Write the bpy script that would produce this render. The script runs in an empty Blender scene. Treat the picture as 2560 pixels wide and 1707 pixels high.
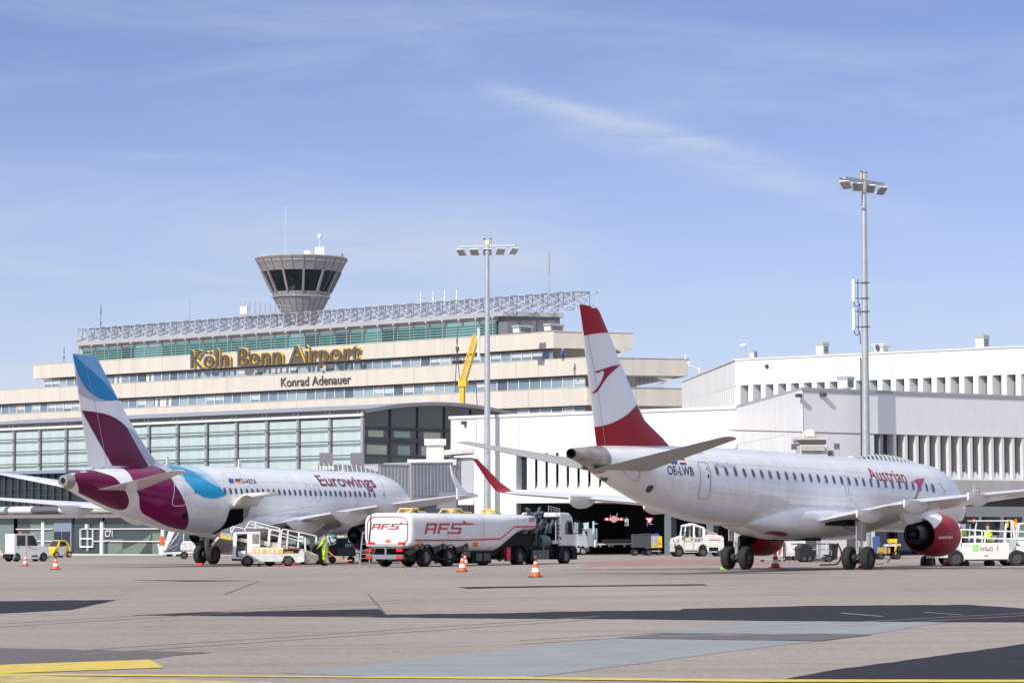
import bpy, bmesh, math, random
from mathutils import Vector, Matrix
from mathutils.bvhtree import BVHTree
random.seed(7)
R = math.radians
SC = bpy.context.scene
COL = SC.collection
# ------------------------------------------------------------------ camera
FPX, HC, TP, BG = 7370.0, 1.574, 0.0661, 0.0081
PIT = math.atan(TP); SP, CP = math.sin(PIT), math.cos(PIT)
cam = bpy.data.objects.new('camera', bpy.data.cameras.new('camera')); COL.objects.link(cam)
cam.location = (0, 0, HC); cam.rotation_euler = (R(90) + PIT, 0, 0)
cam.data.sensor_width = 36; cam.data.lens = FPX / 2560 * 36
cam.data.clip_start = 1; cam.data.clip_end = 20000
SC.camera = cam
# ------------------------------------------------------------------ light
SUN = Vector((-.60 * .81, -.80 * .81, .588)).normalized()
sl = bpy.data.lights.new('sun', 'SUN'); sl.energy = 3.4; sl.angle = R(.5); sl.color = (1, .95, .87)
so = bpy.data.objects.new('sun', sl); COL.objects.link(so); so.rotation_euler = SUN.to_track_quat('Z', 'Y').to_euler()
W = bpy.data.worlds.new('World'); SC.world = W; W.use_nodes = True
nt = W.node_tree; N = nt.nodes; L = nt.links
sky = N.new('ShaderNodeTexSky'); sky.sky_type = 'NISHITA'; sky.sun_disc = False
sky.sun_elevation = math.asin(SUN.z); sky.sun_rotation = math.atan2(SUN.x, SUN.y)
sky.air_density = .6; sky.dust_density = 0; sky.ozone_density = 3.0; sky.altitude = 100
bgn = N['Background']; bgn.inputs['Strength'].default_value = .093
def mth(op, a, b=None, c=None, clamp=False):
    n = N.new('ShaderNodeMath'); n.operation = op; n.use_clamp = clamp
    for i, v in enumerate((a, b, c)):
        if v is None: continue
        if isinstance(v, (int, float)): n.inputs[i].default_value = v
        else: L.new(v, n.inputs[i])
    return n.outputs[0]
def ramp(v, lo, hi, a=0, b=1):
    n = N.new('ShaderNodeMapRange'); n.interpolation_type = 'SMOOTHSTEP'; L.new(v, n.inputs['Value'])
    for k_, q in (('From Min', lo), ('From Max', hi), ('To Min', a), ('To Max', b)): n.inputs[k_].default_value = q
    return n.outputs['Result']
tc = N.new('ShaderNodeTexCoord'); va = N.new('ShaderNodeVectorMath'); va.operation = 'ADD'; va.inputs[1].default_value = (0, 0, .035)
L.new(tc.outputs['Generated'], va.inputs[0]); L.new(va.outputs['Vector'], sky.inputs['Vector'])
tint = N.new('ShaderNodeVectorMath'); tint.operation = 'MULTIPLY'; tint.inputs[1].default_value = (1.09, .985, 1.09); L.new(sky.outputs['Color'], tint.inputs[0])
sx = N.new('ShaderNodeSeparateXYZ'); L.new(tc.outputs['Generated'], sx.inputs[0])
# cirrus: streaks as a function of direction, with one long broken trail
mp = N.new('ShaderNodeMapping'); mp.inputs['Rotation'].default_value = (0, R(12), 0); mp.inputs['Scale'].default_value = (4.5, 1, 24); mp.inputs['Location'].default_value = (.35, 0, .6)
nz = N.new('ShaderNodeTexNoise'); nz.inputs['Scale'].default_value = 1.5; nz.inputs['Detail'].default_value = 12; nz.inputs['Roughness'].default_value = .62; nz.inputs['Distortion'].default_value = .5
L.new(tc.outputs['Generated'], mp.inputs['Vector']); L.new(mp.outputs['Vector'], nz.inputs['Vector'])
haze_ = ramp(sx.outputs['Z'], -.01, .17, .85, .08)
streak = mth('ADD', ramp(nz.outputs['Fac'], .40, .86, 0, .30), haze_)
mp2 = N.new('ShaderNodeMapping'); mp2.inputs['Rotation'].default_value = (0, R(14), 0); mp2.inputs['Scale'].default_value = (30, 1, 130)
nz2 = N.new('ShaderNodeTexNoise'); nz2.inputs['Scale'].default_value = 1; nz2.inputs['Detail'].default_value = 12; nz2.inputs['Roughness'].default_value = .66; nz2.inputs['Distortion'].default_value = .8
L.new(tc.outputs['Generated'], mp2.inputs['Vector']); L.new(mp2.outputs['Vector'], nz2.inputs['Vector'])
u_ = mth('DIVIDE', sx.outputs['X'], sx.outputs['Y']); w_ = mth('DIVIDE', sx.outputs['Z'], sx.outputs['Y'])
trail = None
for c0, sl_, wd, u0, u1, u2, u3, amp in ((.1503, -.245, .0032, -.02, .005, .05, .12, .42), (.1435, -.25, .006, .0, .04, .09, .17, .30), (.094, -.07, .010, -.15, -.07, .0, .06, .28)):
    d = mth('DIVIDE', mth('SUBTRACT', w_, mth('MULTIPLY_ADD', u_, sl_, c0)), wd)
    q = mth('MULTIPLY', mth('EXPONENT', mth('MULTIPLY', mth('MULTIPLY', d, d), -1)), mth('MULTIPLY', ramp(u_, u0, u1), ramp(u_, u2, u3, 1, 0)))
    q = mth('MULTIPLY', mth('MULTIPLY', q, amp), ramp(nz2.outputs['Fac'], .25, .7, .25, 1)); trail = q if trail is None else mth('ADD', trail, q)
trail = mth('MULTIPLY', trail, ramp(sx.outputs['Y'], 0, .2))
fill_veil = ramp(sx.outputs['Z'], .20, .55, 0, .62)     # unseen brighter sky added above the frame as fill light
cf = mth('ADD', streak, trail, clamp=True)
mx = N.new('ShaderNodeMix'); mx.data_type = 'RGBA'; mx.inputs['B'].default_value = (5.5, 5.95, 6.75, 1)
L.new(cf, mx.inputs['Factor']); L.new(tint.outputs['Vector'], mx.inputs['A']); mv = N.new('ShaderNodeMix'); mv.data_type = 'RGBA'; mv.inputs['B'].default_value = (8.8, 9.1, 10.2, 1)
L.new(fill_veil, mv.inputs['Factor']); L.new(mx.outputs['Result'], mv.inputs['A']); L.new(mv.outputs['Result'], bgn.inputs['Color'])
SC.view_settings.view_transform = 'Standard'; SC.view_settings.look = 'None'
SC.view_settings.exposure = .38; SC.view_settings.gamma = 1
SC.render.engine = 'CYCLES'

# ------------------------------------------------------------------ pixel helpers (2560 x 1707 photograph)
CR = {'A': (0, 560, 2.6133), 'B': (800, 560, 2.6133), 'C': (1660, 760, 2.6133), 'D': (0, 1140, 4.704), 'E': (480, 1140, 4.704),
      'F': (900, 1240, 3.92), 'G': (1400, 1100, 3.92), 'H': (1960, 1120, 3.92), 'I': (120, 860, 3.136), 'J': (560, 1120, 3.92),
      'T': (600, 580, 6.03), 'V': (1400, 740, 3.135), 'M': (2050, 400, 3.136), 'N': (1100, 560, 7.84), 'O': (0, 1380, 1.8375), 'Q': (1280, 1380, 1.8375)}
def k(c, x, y):
    a, b, s = CR[c]; return (a + x / s, b + y / s)
def kk(c, pts): return [k(c, *p) for p in pts]
def gz(X): return BG * max(-90, min(90, X))
def ray(px, py):
    dx, dy = (px - 1280) / FPX, -(py - 853.5) / FPX
    return Vector((dx, CP - dy * SP, SP + dy * CP))
CAM = Vector((0, 0, HC))
def at(px, py, Y):
    d = ray(px, py); return CAM + d * (Y / d.y)
def grd(px, py):
    d = ray(px, py); t = -HC / (d.z - BG * d.x); p = CAM + d * t; p.z = gz(p.x); return p
def spot(px, Y):
    X = (px - 1280) / FPX * (Y * CP - 1.5 * SP); return Vector((X, Y, gz(X)))

# ------------------------------------------------------------------ materials
MATS = {}
def mat(name, col=(.8, .8, .8), rough=.5, metal=0, coat=0, var=0, vs=1.0, bump=0, bs=20, streak=1, emit=None, alpha=None, spec=.5):
    if name in MATS: return MATS[name]
    m = bpy.data.materials.new(name); m.use_nodes = True; MATS[name] = m
    n = m.node_tree.nodes; l = m.node_tree.links; b = n['Principled BSDF']
    b.inputs['Base Color'].default_value = (*col, 1); b.inputs['Roughness'].default_value = rough
    b.inputs['Metallic'].default_value = metal; b.inputs['Coat Weight'].default_value = coat; b.inputs['Coat Roughness'].default_value = .05
    b.inputs['Specular IOR Level'].default_value = spec
    if var or bump:
        t = n.new('ShaderNodeTexCoord')
    if var:
        mpn = n.new('ShaderNodeMapping'); mpn.inputs['Scale'].default_value = (vs, vs, vs / streak)
        z = n.new('ShaderNodeTexNoise'); z.inputs['Scale'].default_value = 1; z.inputs['Detail'].default_value = 7; z.inputs['Roughness'].default_value = .62
        mr = n.new('ShaderNodeMapRange'); mr.inputs['From Min'].default_value = .3; mr.inputs['From Max'].default_value = .7
        mr.inputs['To Min'].default_value = 1 - var; mr.inputs['To Max'].default_value = 1 + var * .5
        mm = n.new('ShaderNodeVectorMath'); mm.operation = 'SCALE'; mm.inputs[0].default_value = col
        l.new(t.outputs['Object'], mpn.inputs['Vector']); l.new(mpn.outputs['Vector'], z.inputs['Vector'])
        l.new(z.outputs['Fac'], mr.inputs['Value']); l.new(mr.outputs['Result'], mm.inputs['Scale'])
        l.new(mm.outputs['Vector'], b.inputs['Base Color'])
    if bump:
        z2 = n.new('ShaderNodeTexNoise'); z2.inputs['Scale'].default_value = bs; z2.inputs['Detail'].default_value = 4
        bm_ = n.new('ShaderNodeBump'); bm_.inputs['Strength'].default_value = bump; bm_.inputs['Distance'].default_value = .02
        l.new(t.outputs['Object'], z2.inputs['Vector']); l.new(z2.outputs['Fac'], bm_.inputs['Height']); l.new(bm_.outputs['Normal'], b.inputs['Normal'])
    return m
WHT = mat('white_paint', (.76, .76, .75), .4, var=.10, vs=.9, streak=5)
WHD = mat('dirty_white_paint', (.7, .69, .66), .45, var=.28, vs=2.2, streak=.6)
ACW = mat('aircraft_white', (.80, .80, .82), .25, coat=.45, var=.10, vs=.9, streak=3)
BEI = mat('beige_panel', (.60, .555, .495), .6, var=.12, vs=.5, streak=6)
GRP = mat('grey_panel', (.40, .40, .41), .5, var=.08, vs=.4)
DGP = mat('dark_grey_panel', (.16, .16, .18), .5, var=.1, vs=.5)
CON = mat('concrete', (.46, .45, .44), .8, var=.16, vs=.6, streak=3, bump=.2)
STL = mat('galvanised_steel', (.50, .52, .54), .45, metal=.5, var=.12, vs=1.5)
STD = mat('dark_steel', (.09, .095, .105), .5, metal=.3, var=.2, vs=2)
BLK = mat('black_rubber', (.018, .018, .02), .8, var=.2, vs=6, spec=.2)
BLM = mat('black_metal', (.012, .012, .014), .6, spec=.2)
CHR = mat('bright_metal', (.62, .62, .62), .3, metal=.8)
RED = mat('red_paint', (.50, .012, .025), .3, coat=.3, var=.05, vs=1)
REF = mat('signal_red', (.65, .03, .02), .5)
ORG = mat('orange_plastic', (.85, .14, .03), .5, var=.1, vs=8)
CWH = mat('cone_white', (.8, .8, .78), .5, var=.1, vs=8)
YEL = mat('yellow_paint', (.78, .50, .02), .45, var=.1, vs=2)
HIV = mat('high_visibility_yellow', (.55, .85, .05), .7, var=.12, vs=7)
HIO = mat('high_visibility_orange', (.9, .2, .02), .7, var=.1, vs=7)
NVY = mat('navy_cloth', (.02, .03, .07), .8)
SKN = mat('skin', (.55, .33, .24), .6)
GLD = mat('dark_glass', (.02, .028, .034), .06, spec=.7)
GLB = [mat('window_glass_%s' % nme, c, .1, spec=.6) for nme, c in (('blue', (.16, .22, .29)), ('pale', (.28, .37, .44)), ('dark', (.09, .12, .16)), ('mid', (.21, .28, .35)))]
GLT = [mat('teal_glass_%s' % nme, c, .12, spec=.8) for nme, c in (('mid', (.05, .20, .18)), ('pale', (.13, .36, .34)), ('dark', (.02, .09, .09)))]
GLH = mat('hall_glass', (.48, .57, .56), .12, var=.14, vs=.8, streak=14, spec=.6)
LET = mat('letter_grey', (.09, .085, .09), .5)
YLT = mat('letter_yellow', (.85, .55, .06), .5)

# ------------------------------------------------------------------ mesh builder
class MB:
    def __init__(s): s.v = []; s.f = []; s.m = []; s.sm = []
    def add(s, vs, fs, m=0, smooth=False):
        o = len(s.v); s.v += [tuple(p) for p in vs]; s.f += [tuple(i + o for i in f) for f in fs]
        s.m += [m] * len(fs); s.sm += [smooth] * len(fs); return s
    def box(s, x0, y0, z0, x1, y1, z1, m=0, T=None):
        vs = [Vector(p) for p in ((x0, y0, z0), (x1, y0, z0), (x1, y1, z0), (x0, y1, z0), (x0, y0, z1), (x1, y0, z1), (x1, y1, z1), (x0, y1, z1))]
        if T: vs = [T @ p for p in vs]
        return s.add(vs, ((0, 3, 2, 1), (4, 5, 6, 7), (0, 1, 5, 4), (1, 2, 6, 5), (2, 3, 7, 6), (3, 0, 4, 7)), m)
    def cyl(s, p0, p1, r0, r1=None, n=12, m=0, cap=True, smooth=True):
        r1 = r0 if r1 is None else r1; p0 = Vector(p0); p1 = Vector(p1); d = (p1 - p0)
        if d.length < 1e-9: return s
        d.normalize(); a = Vector((0, 0, 1)) if abs(d.z) < .9 else Vector((1, 0, 0)); u = d.cross(a).normalized(); w = d.cross(u)
        vs = []
        for p, r in ((p0, r0), (p1, r1)):
            for i in range(n):
                t = 2 * math.pi * (i + .5) / n; vs.append(p + (u * math.cos(t) + w * math.sin(t)) * r)
        s.add(vs, [(i, i + n, (i + 1) % n + n, (i + 1) % n) for i in range(n)], m, smooth and n > 6)
        if cap: s.add(vs, [tuple(range(n)), tuple(range(2 * n - 1, n - 1, -1))], m)
        return s
    def tube(s, pts, r, n=6, m=0):
        for a, b in zip(pts, pts[1:]): s.cyl(a, b, r, n=n, m=m)
        return s
    def prism(s, poly, z0, z1, m=0, mt=None):     # poly in xy, counter-clockwise
        n = len(poly)
        s.add([(x, y, z0) for x, y in poly] + [(x, y, z1) for x, y in poly], [(i, (i + 1) % n, (i + 1) % n + n, i + n) for i in range(n)], m)
        s.add([(x, y, z0) for x, y in poly] + [(x, y, z1) for x, y in poly], [tuple(range(n - 1, -1, -1)), tuple(range(n, 2 * n))], m if mt is None else mt)
        return s
    def side(s, poly, y0, y1, m=0):               # poly in xz (ccw), extruded along y
        n = len(poly)
        vs = [(x, y0, z) for x, z in poly] + [(x, y1, z) for x, z in poly]
        return s.add(vs, [(i, (i + 1) % n, (i + 1) % n + n, i + n) for i in range(n)] + [tuple(range(n - 1, -1, -1)), tuple(range(n, 2 * n))], m)
    def loft(s, rings, m=0, smooth=True, cap=True, closed=True):
        n = len(rings[0]); o = [p for r in rings for p in r]; fs = []
        for a in range(len(rings) - 1):
            for i in range(n if closed else n - 1):
                j = (i + 1) % n; fs.append((a * n + i, a * n + j, (a + 1) * n + j, (a + 1) * n + i))
        s.add(o, fs, m, smooth)
        if cap and closed:
            s.add(rings[0], [tuple(range(n - 1, -1, -1))], m); s.add(rings[-1], [tuple(range(n))], m)
        return s
    def sph(s, c, r, n=10, m=0, sz=1):
        rg = []
        for a in range(1, n):
            t = math.pi * a / n; rg.append([(c[0] + r * math.sin(t) * math.cos(2 * math.pi * i / n), c[1] + r * math.sin(t) * math.sin(2 * math.pi * i / n), c[2] - r * sz * math.cos(t)) for i in range(n)])
        return s.loft(rg, m)
    def mesh(s, name, mats):
        me = bpy.data.meshes.new(name); me.from_pydata(s.v, [], s.f)
        for q in (mats if isinstance(mats, (list, tuple)) else [mats]): me.materials.append(q)
        me.polygons.foreach_set('material_index', s.m); me.polygons.foreach_set('use_smooth', s.sm)
        me.update(); return me
    def build(s, name, mats, parent=None, fix=True, bevel=0, auto=True):
        me = s.mesh(name, mats)
        if fix:
            b = bmesh.new(); b.from_mesh(me); bmesh.ops.delete(b, geom=[q for q in b.verts if not q.link_faces], context='VERTS'); bmesh.ops.remove_doubles(b, verts=b.verts, dist=1e-5)
            bmesh.ops.recalc_face_normals(b, faces=b.faces); b.to_mesh(me); b.free()
        if auto and any(s.sm): me.set_sharp_from_angle(angle=R(40))
        o = bpy.data.objects.new(name, me); COL.objects.link(o)
        if parent: o.parent = parent
        if bevel:
            md = o.modifiers.new('bevel', 'BEVEL'); md.width = bevel; md.segments = 2; md.limit_method = 'ANGLE'; md.angle_limit = R(50)
        return o
def tag(o, label=None, cat=None, group=None, kind=None):
    if label: o['label'] = label
    if cat: o['category'] = cat
    if group: o['group'] = group
    if kind: o['kind'] = kind
    return o
def thing(name, label, cat, loc=(0, 0, 0), rz=0, group=None):
    o = bpy.data.objects.new(name, None); COL.objects.link(o); o.location = loc; o.rotation_euler = (0, 0, rz); o.empty_display_size = .3
    return tag(o, label, cat, group)
def inst(src, parent, loc=(0, 0, 0), rz=0):
    c = src.copy(); COL.objects.link(c); c.parent = parent; c.location = loc; c.rotation_euler = (0, 0, rz); return c
def copy_thing(src, loc, rz, label, group=None, scale=None):
    kids = [o for o in COL.objects if o.parent == src]
    c = src.copy(); COL.objects.link(c); c.location = loc; c.rotation_euler = (0, 0, rz); c['label'] = label
    if group: c['group'] = group
    if scale: c.scale = (scale,) * 3
    for h in kids:
        d = h.copy(); COL.objects.link(d); d.parent = c
        for g in [o for o in COL.objects if o.parent == h]:
            e = g.copy(); COL.objects.link(e); e.parent = d
    return c
def text2d(txt, bold=0.0):
    cu = bpy.data.curves.new('t', 'FONT'); cu.body = txt; cu.size = 1; cu.offset = bold; cu.resolution_u = 5
    o = bpy.data.objects.new('t', cu); COL.objects.link(o); bpy.context.view_layer.update()
    me = o.evaluated_get(bpy.context.evaluated_depsgraph_get()).to_mesh()
    v = [(p.co.x, p.co.y) for p in me.vertices]; f = [tuple(p.vertices) for p in me.polygons]
    bpy.data.objects.remove(o); bpy.data.curves.remove(cu)
    x0 = min(p[0] for p in v); x1 = max(p[0] for p in v)
    return [((x - x0) / (x1 - x0), y) for x, y in v], f, x1 - x0          # x 0..1, y in units of font size
def words_of(v, f, nw):
    """split the faces of a text mesh at the word gaps"""
    iv = sorted((min(v[i][0] for i in q), max(v[i][0] for i in q)) for q in f); gaps = []; e = iv[0][1]
    for a, b in iv:
        if a > e: gaps.append((a - e, (a + e) / 2))
        e = max(e, b)
    cuts = sorted(c for _, c in sorted(gaps)[-(nw - 1):]) if nw > 1 else []; out = {}
    for q in f: out.setdefault(sum(v[q[0]][0] > c for c in cuts), []).append(q)
    return [out[i] for i in sorted(out)]
def text_flat(mb, txt, width, O, ux, uy, depth=0, bold=0, m=0, height=None, shear=0, word=None):
    """letters on a plane: O origin (baseline start), ux/uy unit vectors, width in metres; depth pushes a solid out along ux x uy"""
    v, f, w = text2d(txt, bold); h = (height / .70) if height else width / w
    if word is not None: f = words_of(v, f, len(txt.split()))[word]
    O = Vector(O); ux = Vector(ux); uy = Vector(uy); nn = ux.cross(uy)
    P = [O + ux * (x * width + shear * y * h) + uy * (y * h) for x, y in v]
    mb.add([p + nn * depth for p in P], f, m)
    if depth:
        from collections import Counter
        c = Counter(); 
        for q in f:
            for i in range(len(q)): c[frozenset((q[i], q[(i + 1) % len(q)]))] += 1
        n = len(P); fs = []
        for q in f:
            for i in range(len(q)):
                a, b = q[i], q[(i + 1) % len(q)]
                if c[frozenset((a, b))] == 1: fs.append((a, b, b + n, a + n))
        mb.add([p for p in P] + [p + nn * depth for p in P], fs, m)
    return mb

# ------------------------------------------------------------------ ground
def ground_mat():
    m = bpy.data.materials.new('apron_surface'); m.use_nodes = True; n = m.node_tree.nodes; l = m.node_tree.links; b = n['Principled BSDF']
    t = n.new('ShaderNodeTexCoord')
    def noise(sc, det, mapsc=(1, 1, 1), rough=.6):
        mpn = n.new('ShaderNodeMapping'); mpn.inputs['Scale'].default_value = mapsc
        z = n.new('ShaderNodeTexNoise'); z.inputs['Scale'].default_value = sc; z.inputs['Detail'].default_value = det; z.inputs['Roughness'].default_value = rough
        l.new(t.outputs['Object'], mpn.inputs['Vector']); l.new(mpn.outputs['Vector'], z.inputs['Vector']); return z
    a = noise(.05, 6, (1, .35, 1)); c = noise(14, 5); d = noise(90, 2)
    r1 = n.new('ShaderNodeValToRGB'); e = r1.color_ramp.elements
    e[0].position = .32; e[0].color = (.255, .217, .192, 1); e[1].position = .68; e[1].color = (.335, .287, .252, 1)
    l.new(a.outputs['Fac'], r1.inputs['Fac'])
    r2 = n.new('ShaderNodeMapRange'); r2.inputs['From Min'].default_value = .25; r2.inputs['From Max'].default_value = .75; r2.inputs['To Min'].default_value = .72; r2.inputs['To Max'].default_value = 1.28
    l.new(c.outputs['Fac'], r2.inputs['Value'])
    r3 = n.new('ShaderNodeMapRange'); r3.inputs['From Min'].default_value = .25; r3.inputs['From Max'].default_value = .75; r3.inputs['To Min'].default_value = .75; r3.inputs['To Max'].default_value = 1.25
    l.new(d.outputs['Fac'], r3.inputs['Value'])
    # dark wheel streaks and oil marks stretched along the taxi direction
    s = noise(1, 5, (.035, .5, 1)); r4 = n.new('ShaderNodeMapRange'); r4.inputs['From Min'].default_value = .5; r4.inputs['From Max'].default_value = .72; r4.inputs['To Min'].default_value = 1; r4.inputs['To Max'].default_value = .78
    l.new(s.outputs['Fac'], r4.inputs['Value'])
    m1 = n.new('ShaderNodeMath'); m1.operation = 'MULTIPLY'; l.new(r2.outputs['Result'], m1.inputs[0]); l.new(r3.outputs['Result'], m1.inputs[1])
    m2 = n.new('ShaderNodeMath'); m2.operation = 'MULTIPLY'; l.new(m1.outputs[0], m2.inputs[0]); l.new(r4.outputs['Result'], m2.inputs[1])
    vm = n.new('ShaderNodeVectorMath'); vm.operation = 'SCALE'; l.new(r1.outputs['Color'], vm.inputs[0]); l.new(m2.outputs[0], vm.inputs['Scale'])
    # sealed cracks and scattered oil spots
    vo = n.new('ShaderNodeTexVoronoi'); vo.feature = 'DISTANCE_TO_EDGE'; vo.inputs['Scale'].default_value = .11; mpv = n.new('ShaderNodeMapping'); mpv.inputs['Scale'].default_value = (.6, .22, 1)
    wz = noise(.8, 4); wa = n.new('ShaderNodeVectorMath'); wa.operation = 'MULTIPLY_ADD'; wa.inputs[1].default_value = (1.6, 3, 0)
    l.new(t.outputs['Object'], mpv.inputs['Vector']); l.new(wz.outputs['Color'], wa.inputs[0]); l.new(mpv.outputs['Vector'], wa.inputs[2]); l.new(wa.outputs['Vector'], vo.inputs['Vector'])
    rc = n.new('ShaderNodeMapRange'); rc.inputs['From Max'].default_value = .006; rc.inputs['To Min'].default_value = .88; l.new(vo.outputs['Distance'], rc.inputs['Value'])
    sp = noise(.55, 3, (1, .45, 1)); rs = n.new('ShaderNodeMapRange'); rs.inputs['From Min'].default_value = .66; rs.inputs['From Max'].default_value = .74; rs.inputs['To Min'].default_value = 1; rs.inputs['To Max'].default_value = .74; l.new(sp.outputs['Fac'], rs.inputs['Value'])
    mq = n.new('ShaderNodeMath'); mq.operation = 'MULTIPLY'; l.new(rc.outputs['Result'], mq.inputs[0]); l.new(rs.outputs['Result'], mq.inputs[1])
    vq = n.new('ShaderNodeVectorMath'); vq.operation = 'SCALE'; l.new(vm.outputs['Vector'], vq.inputs[0]); l.new(mq.outputs[0], vq.inputs['Scale'])
    l.new(vq.outputs['Vector'], b.inputs['Base Color']); b.inputs['Specular IOR Level'].default_value = .25; b.inputs['Roughness'].default_value = .85
    bp = n.new('ShaderNodeBump'); bp.inputs['Strength'].default_value = .5; bp.inputs['Distance'].default_value = .01
    l.new(c.outputs['Fac'], bp.inputs['Height']); l.new(bp.outputs['Normal'], b.inputs['Normal'])
    return m
g = MB(); xs = (-4000, -90, 0, 90, 4000); ys = (-300, 0, 60, 200, 600, 9000)
g.add([(x, y, gz(x)) for y in ys for x in xs], [(j * 5 + i, j * 5 + i + 1, j * 5 + i + 6, j * 5 + i + 5) for j in range(5) for i in range(4)])
tag(g.build('ground', ground_mat()), kind='structure')
def patch(name, pix, m, lift=.004, step=None):
    """a painted or repaired area of the apron, outlined by ground points"""
    P = [grd(*p) for p in pix]
    b = bmesh.new(); vs = [b.verts.new((p.x, p.y, gz(p.x) + lift)) for p in P]; b.faces.new(vs)
    bmesh.ops.triangulate(b, faces=b.faces); me = bpy.data.meshes.new(name); b.normal_update()
    if sum(f.normal.z for f in b.faces) < 0: bmesh.ops.reverse_faces(b, faces=b.faces)
    b.to_mesh(me); b.free(); me.materials.append(m)
    o = bpy.data.objects.new(name, me); COL.objects.link(o); return tag(o, kind='structure')
def line(name, a, b, w, m, lift=.008):
    A, B_ = grd(*a), grd(*b); d = (B_ - A); d.z = 0; d.normalize(); nn = Vector((-d.y, d.x, 0)) * w / 2
    n = max(1, int((B_ - A).length / 15)); mb = MB(); vs = []
    for i in range(n + 1):
        p = A.lerp(B_, i / n)
        for q in (p + nn, p - nn): vs.append((q.x, q.y, gz(q.x) + lift))
    mb.add(vs, [(2 * i, 2 * i + 1, 2 * i + 3, 2 * i + 2) for i in range(n)])
    return tag(mb.build(name, m), kind='structure')
MDK = mat('fresh_asphalt', (.030, .030, .040), .9, var=.30, vs=2.2, bump=.3, bs=40, spec=.12)
MDG = mat('coarse_asphalt', (.12, .105, .105), .9, var=.5, vs=22)
MBL = mat('blue_grey_coating', (.245, .255, .262), .7, var=.16, vs=1.1)
MYL = mat('yellow_marking', (.62, .46, .06), .6, var=.25, vs=3)
MWL = mat('white_marking', (.42, .44, .46), .7, var=.35, vs=3)
MWB = mat('bluish_marking', (.44, .52, .68), .7, var=.3, vs=3)
MJT = mat('joint_sealant', (.10, .095, .09), .8)
MRD = mat('red_marking', (.30, .17, .15), .8, var=.2, vs=.4)
def rag(pts, amp=.5, step=26):
    """roughen the long edges of an outline a little"""
    out = []; rr = random.Random(3)
    for a, b in zip(pts, pts[1:] + pts[:1]):
        n = max(1, int(math.dist(a, b) / step)); 
        for i in range(n):
            t = i / n; j = amp * (rr.random() - .5) * 2 if i else 0
            out.append((a[0] + (b[0] - a[0]) * t, a[1] + (b[1] - a[1]) * t + j))
    return out
patch('asphalt_patch', rag(kk('O', [(-60, 226), (200, 222), (535, 219), (330, 264), (100, 277), (-60, 283)])), MDK)
patch('asphalt_patch', rag(kk('O', [(600, 290), (850, 278), (1740, 260), (1775, 286), (2352, 279)]) + kk('Q', [(190, 272), (770, 266), (785, 260), (1400, 245), (2100, 241), (2420, 263), (2420, 322), (1900, 320), (1200, 315), (400, 306), (0, 305)]) + kk('O', [(1500, 296), (900, 292)])), MDK)
patch('asphalt_patch', rag(kk('Q', [(1150, 601), (1450, 545), (1800, 497), (2420, 412), (2420, 640), (1100, 640)]), .8), MDK)
patch('asphalt_patch', rag(kk('O', [(600, 128), (1200, 130), (880, 134)]), .2), MDK)
patch('asphalt_patch', rag(kk('O', [(2100, 160), (2352, 156)]) + kk('Q', [(880, 146), (900, 152), (400, 157), (0, 163)]) + kk('O', [(2150, 168)]), .2), MDK)
patch('asphalt_patch', rag(kk('O', [(-40, 440), (400, 448), (975, 460), (800, 475), (690, 494), (300, 507), (-40, 518)]), .8), MDG)
patch('coating_patch', rag(kk('O', [(1300, 556), (1700, 515), (2352, 446)]) + kk('Q', [(460, 395), (800, 398), (1400, 409), (1000, 455), (700, 496), (100, 573), (-260, 580)]), .5), MBL)
patch('coating_patch', rag(kk('Q', [(650, 370), (900, 345), (1150, 316), (1500, 318), (2010, 322), (1800, 350), (1650, 378), (1400, 376)]), .4), MBL)
patch('asphalt_patch', rag(kk('Q', [(470, 394), (700, 372), (1000, 378), (1400, 374), (1660, 379), (1420, 408), (900, 402)]), .5), MDG, lift=.008)
patch('yellow_marking', kk('O', [(-40, 520), (690, 494), (755, 531), (-40, 560)]), MYL, lift=.008)
patch('yellow_marking', kk('O', [(-40, 558), (700, 562), (1400, 570), (2352, 574), (2352, 584), (1170, 574), (600, 570), (-40, 566)]), MYL, lift=.008)
patch('yellow_marking', kk('Q', [(-20, 574), (60, 573), (90, 576), (1100, 586), (2420, 588), (2420, 600), (1100, 598), (-20, 584)]), MYL, lift=.010)
patch('yellow_marking', kk('O', [(-40, 566), (200, 568), (330, 572), (700, 584), (1250, 598), (1250, 640), (-40, 600)]), mat('worn_yellow_marking', (.50, .40, .14), .7, var=.5, vs=2.5), lift=.0065)
line('white_line', k('O', 1080, 436), k('Q', 2420, 353), .055, MWB, .014)
line('white_line', k('O', 1080, 431), k('Q', 2420, 348), .03, MWL, .014)
line('white_line', k('O', -30, 140), k('O', 1500, 146), .12, MWL); line('white_line', k('O', 1500, 146), k('Q', 2420, 98), .16, MWL)
line('white_line', k('O', 60, 122), k('O', 1340, 128), .12, MWB)
line('white_line', k('O', -30, 205), k('O', 1400, 192), .10, MWL); line('white_line', k('O', 1400, 192), k('Q', 2420, 150), .10, MWL)
line('yellow_line', k('O', 1130, 307), k('O', 1715, 293), .06, MYL); line('yellow_line', k('Q', 0, 280), k('Q', 430, 270), .07, MYL, .012)
line('yellow_line', k('Q', 1000, 255), k('Q', 1460, 243), .07, MYL); line('yellow_line', k('Q', 1950, 234), k('Q', 2420, 222), .07, MYL)
line('yellow_line', k('O', 1290, 191), k('O', 1400, 187), .06, MYL); line('yellow_line', k('O', 200, 184), k('O', 600, 178), .06, MYL); line('yellow_line', k('O', 530, 218), k('O', 600, 205), .06, MYL)
line('joint_line', k('O', 1030, 194), k('O', 1190, 134), .05, MJT, .009); line('joint_line', k('O', 1690, 192), k('O', 1775, 288), .04, MJT, .009)
line('joint_line', k('O', 975, 460), k('O', 1200, 447), .02, MJT, .009)
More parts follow.
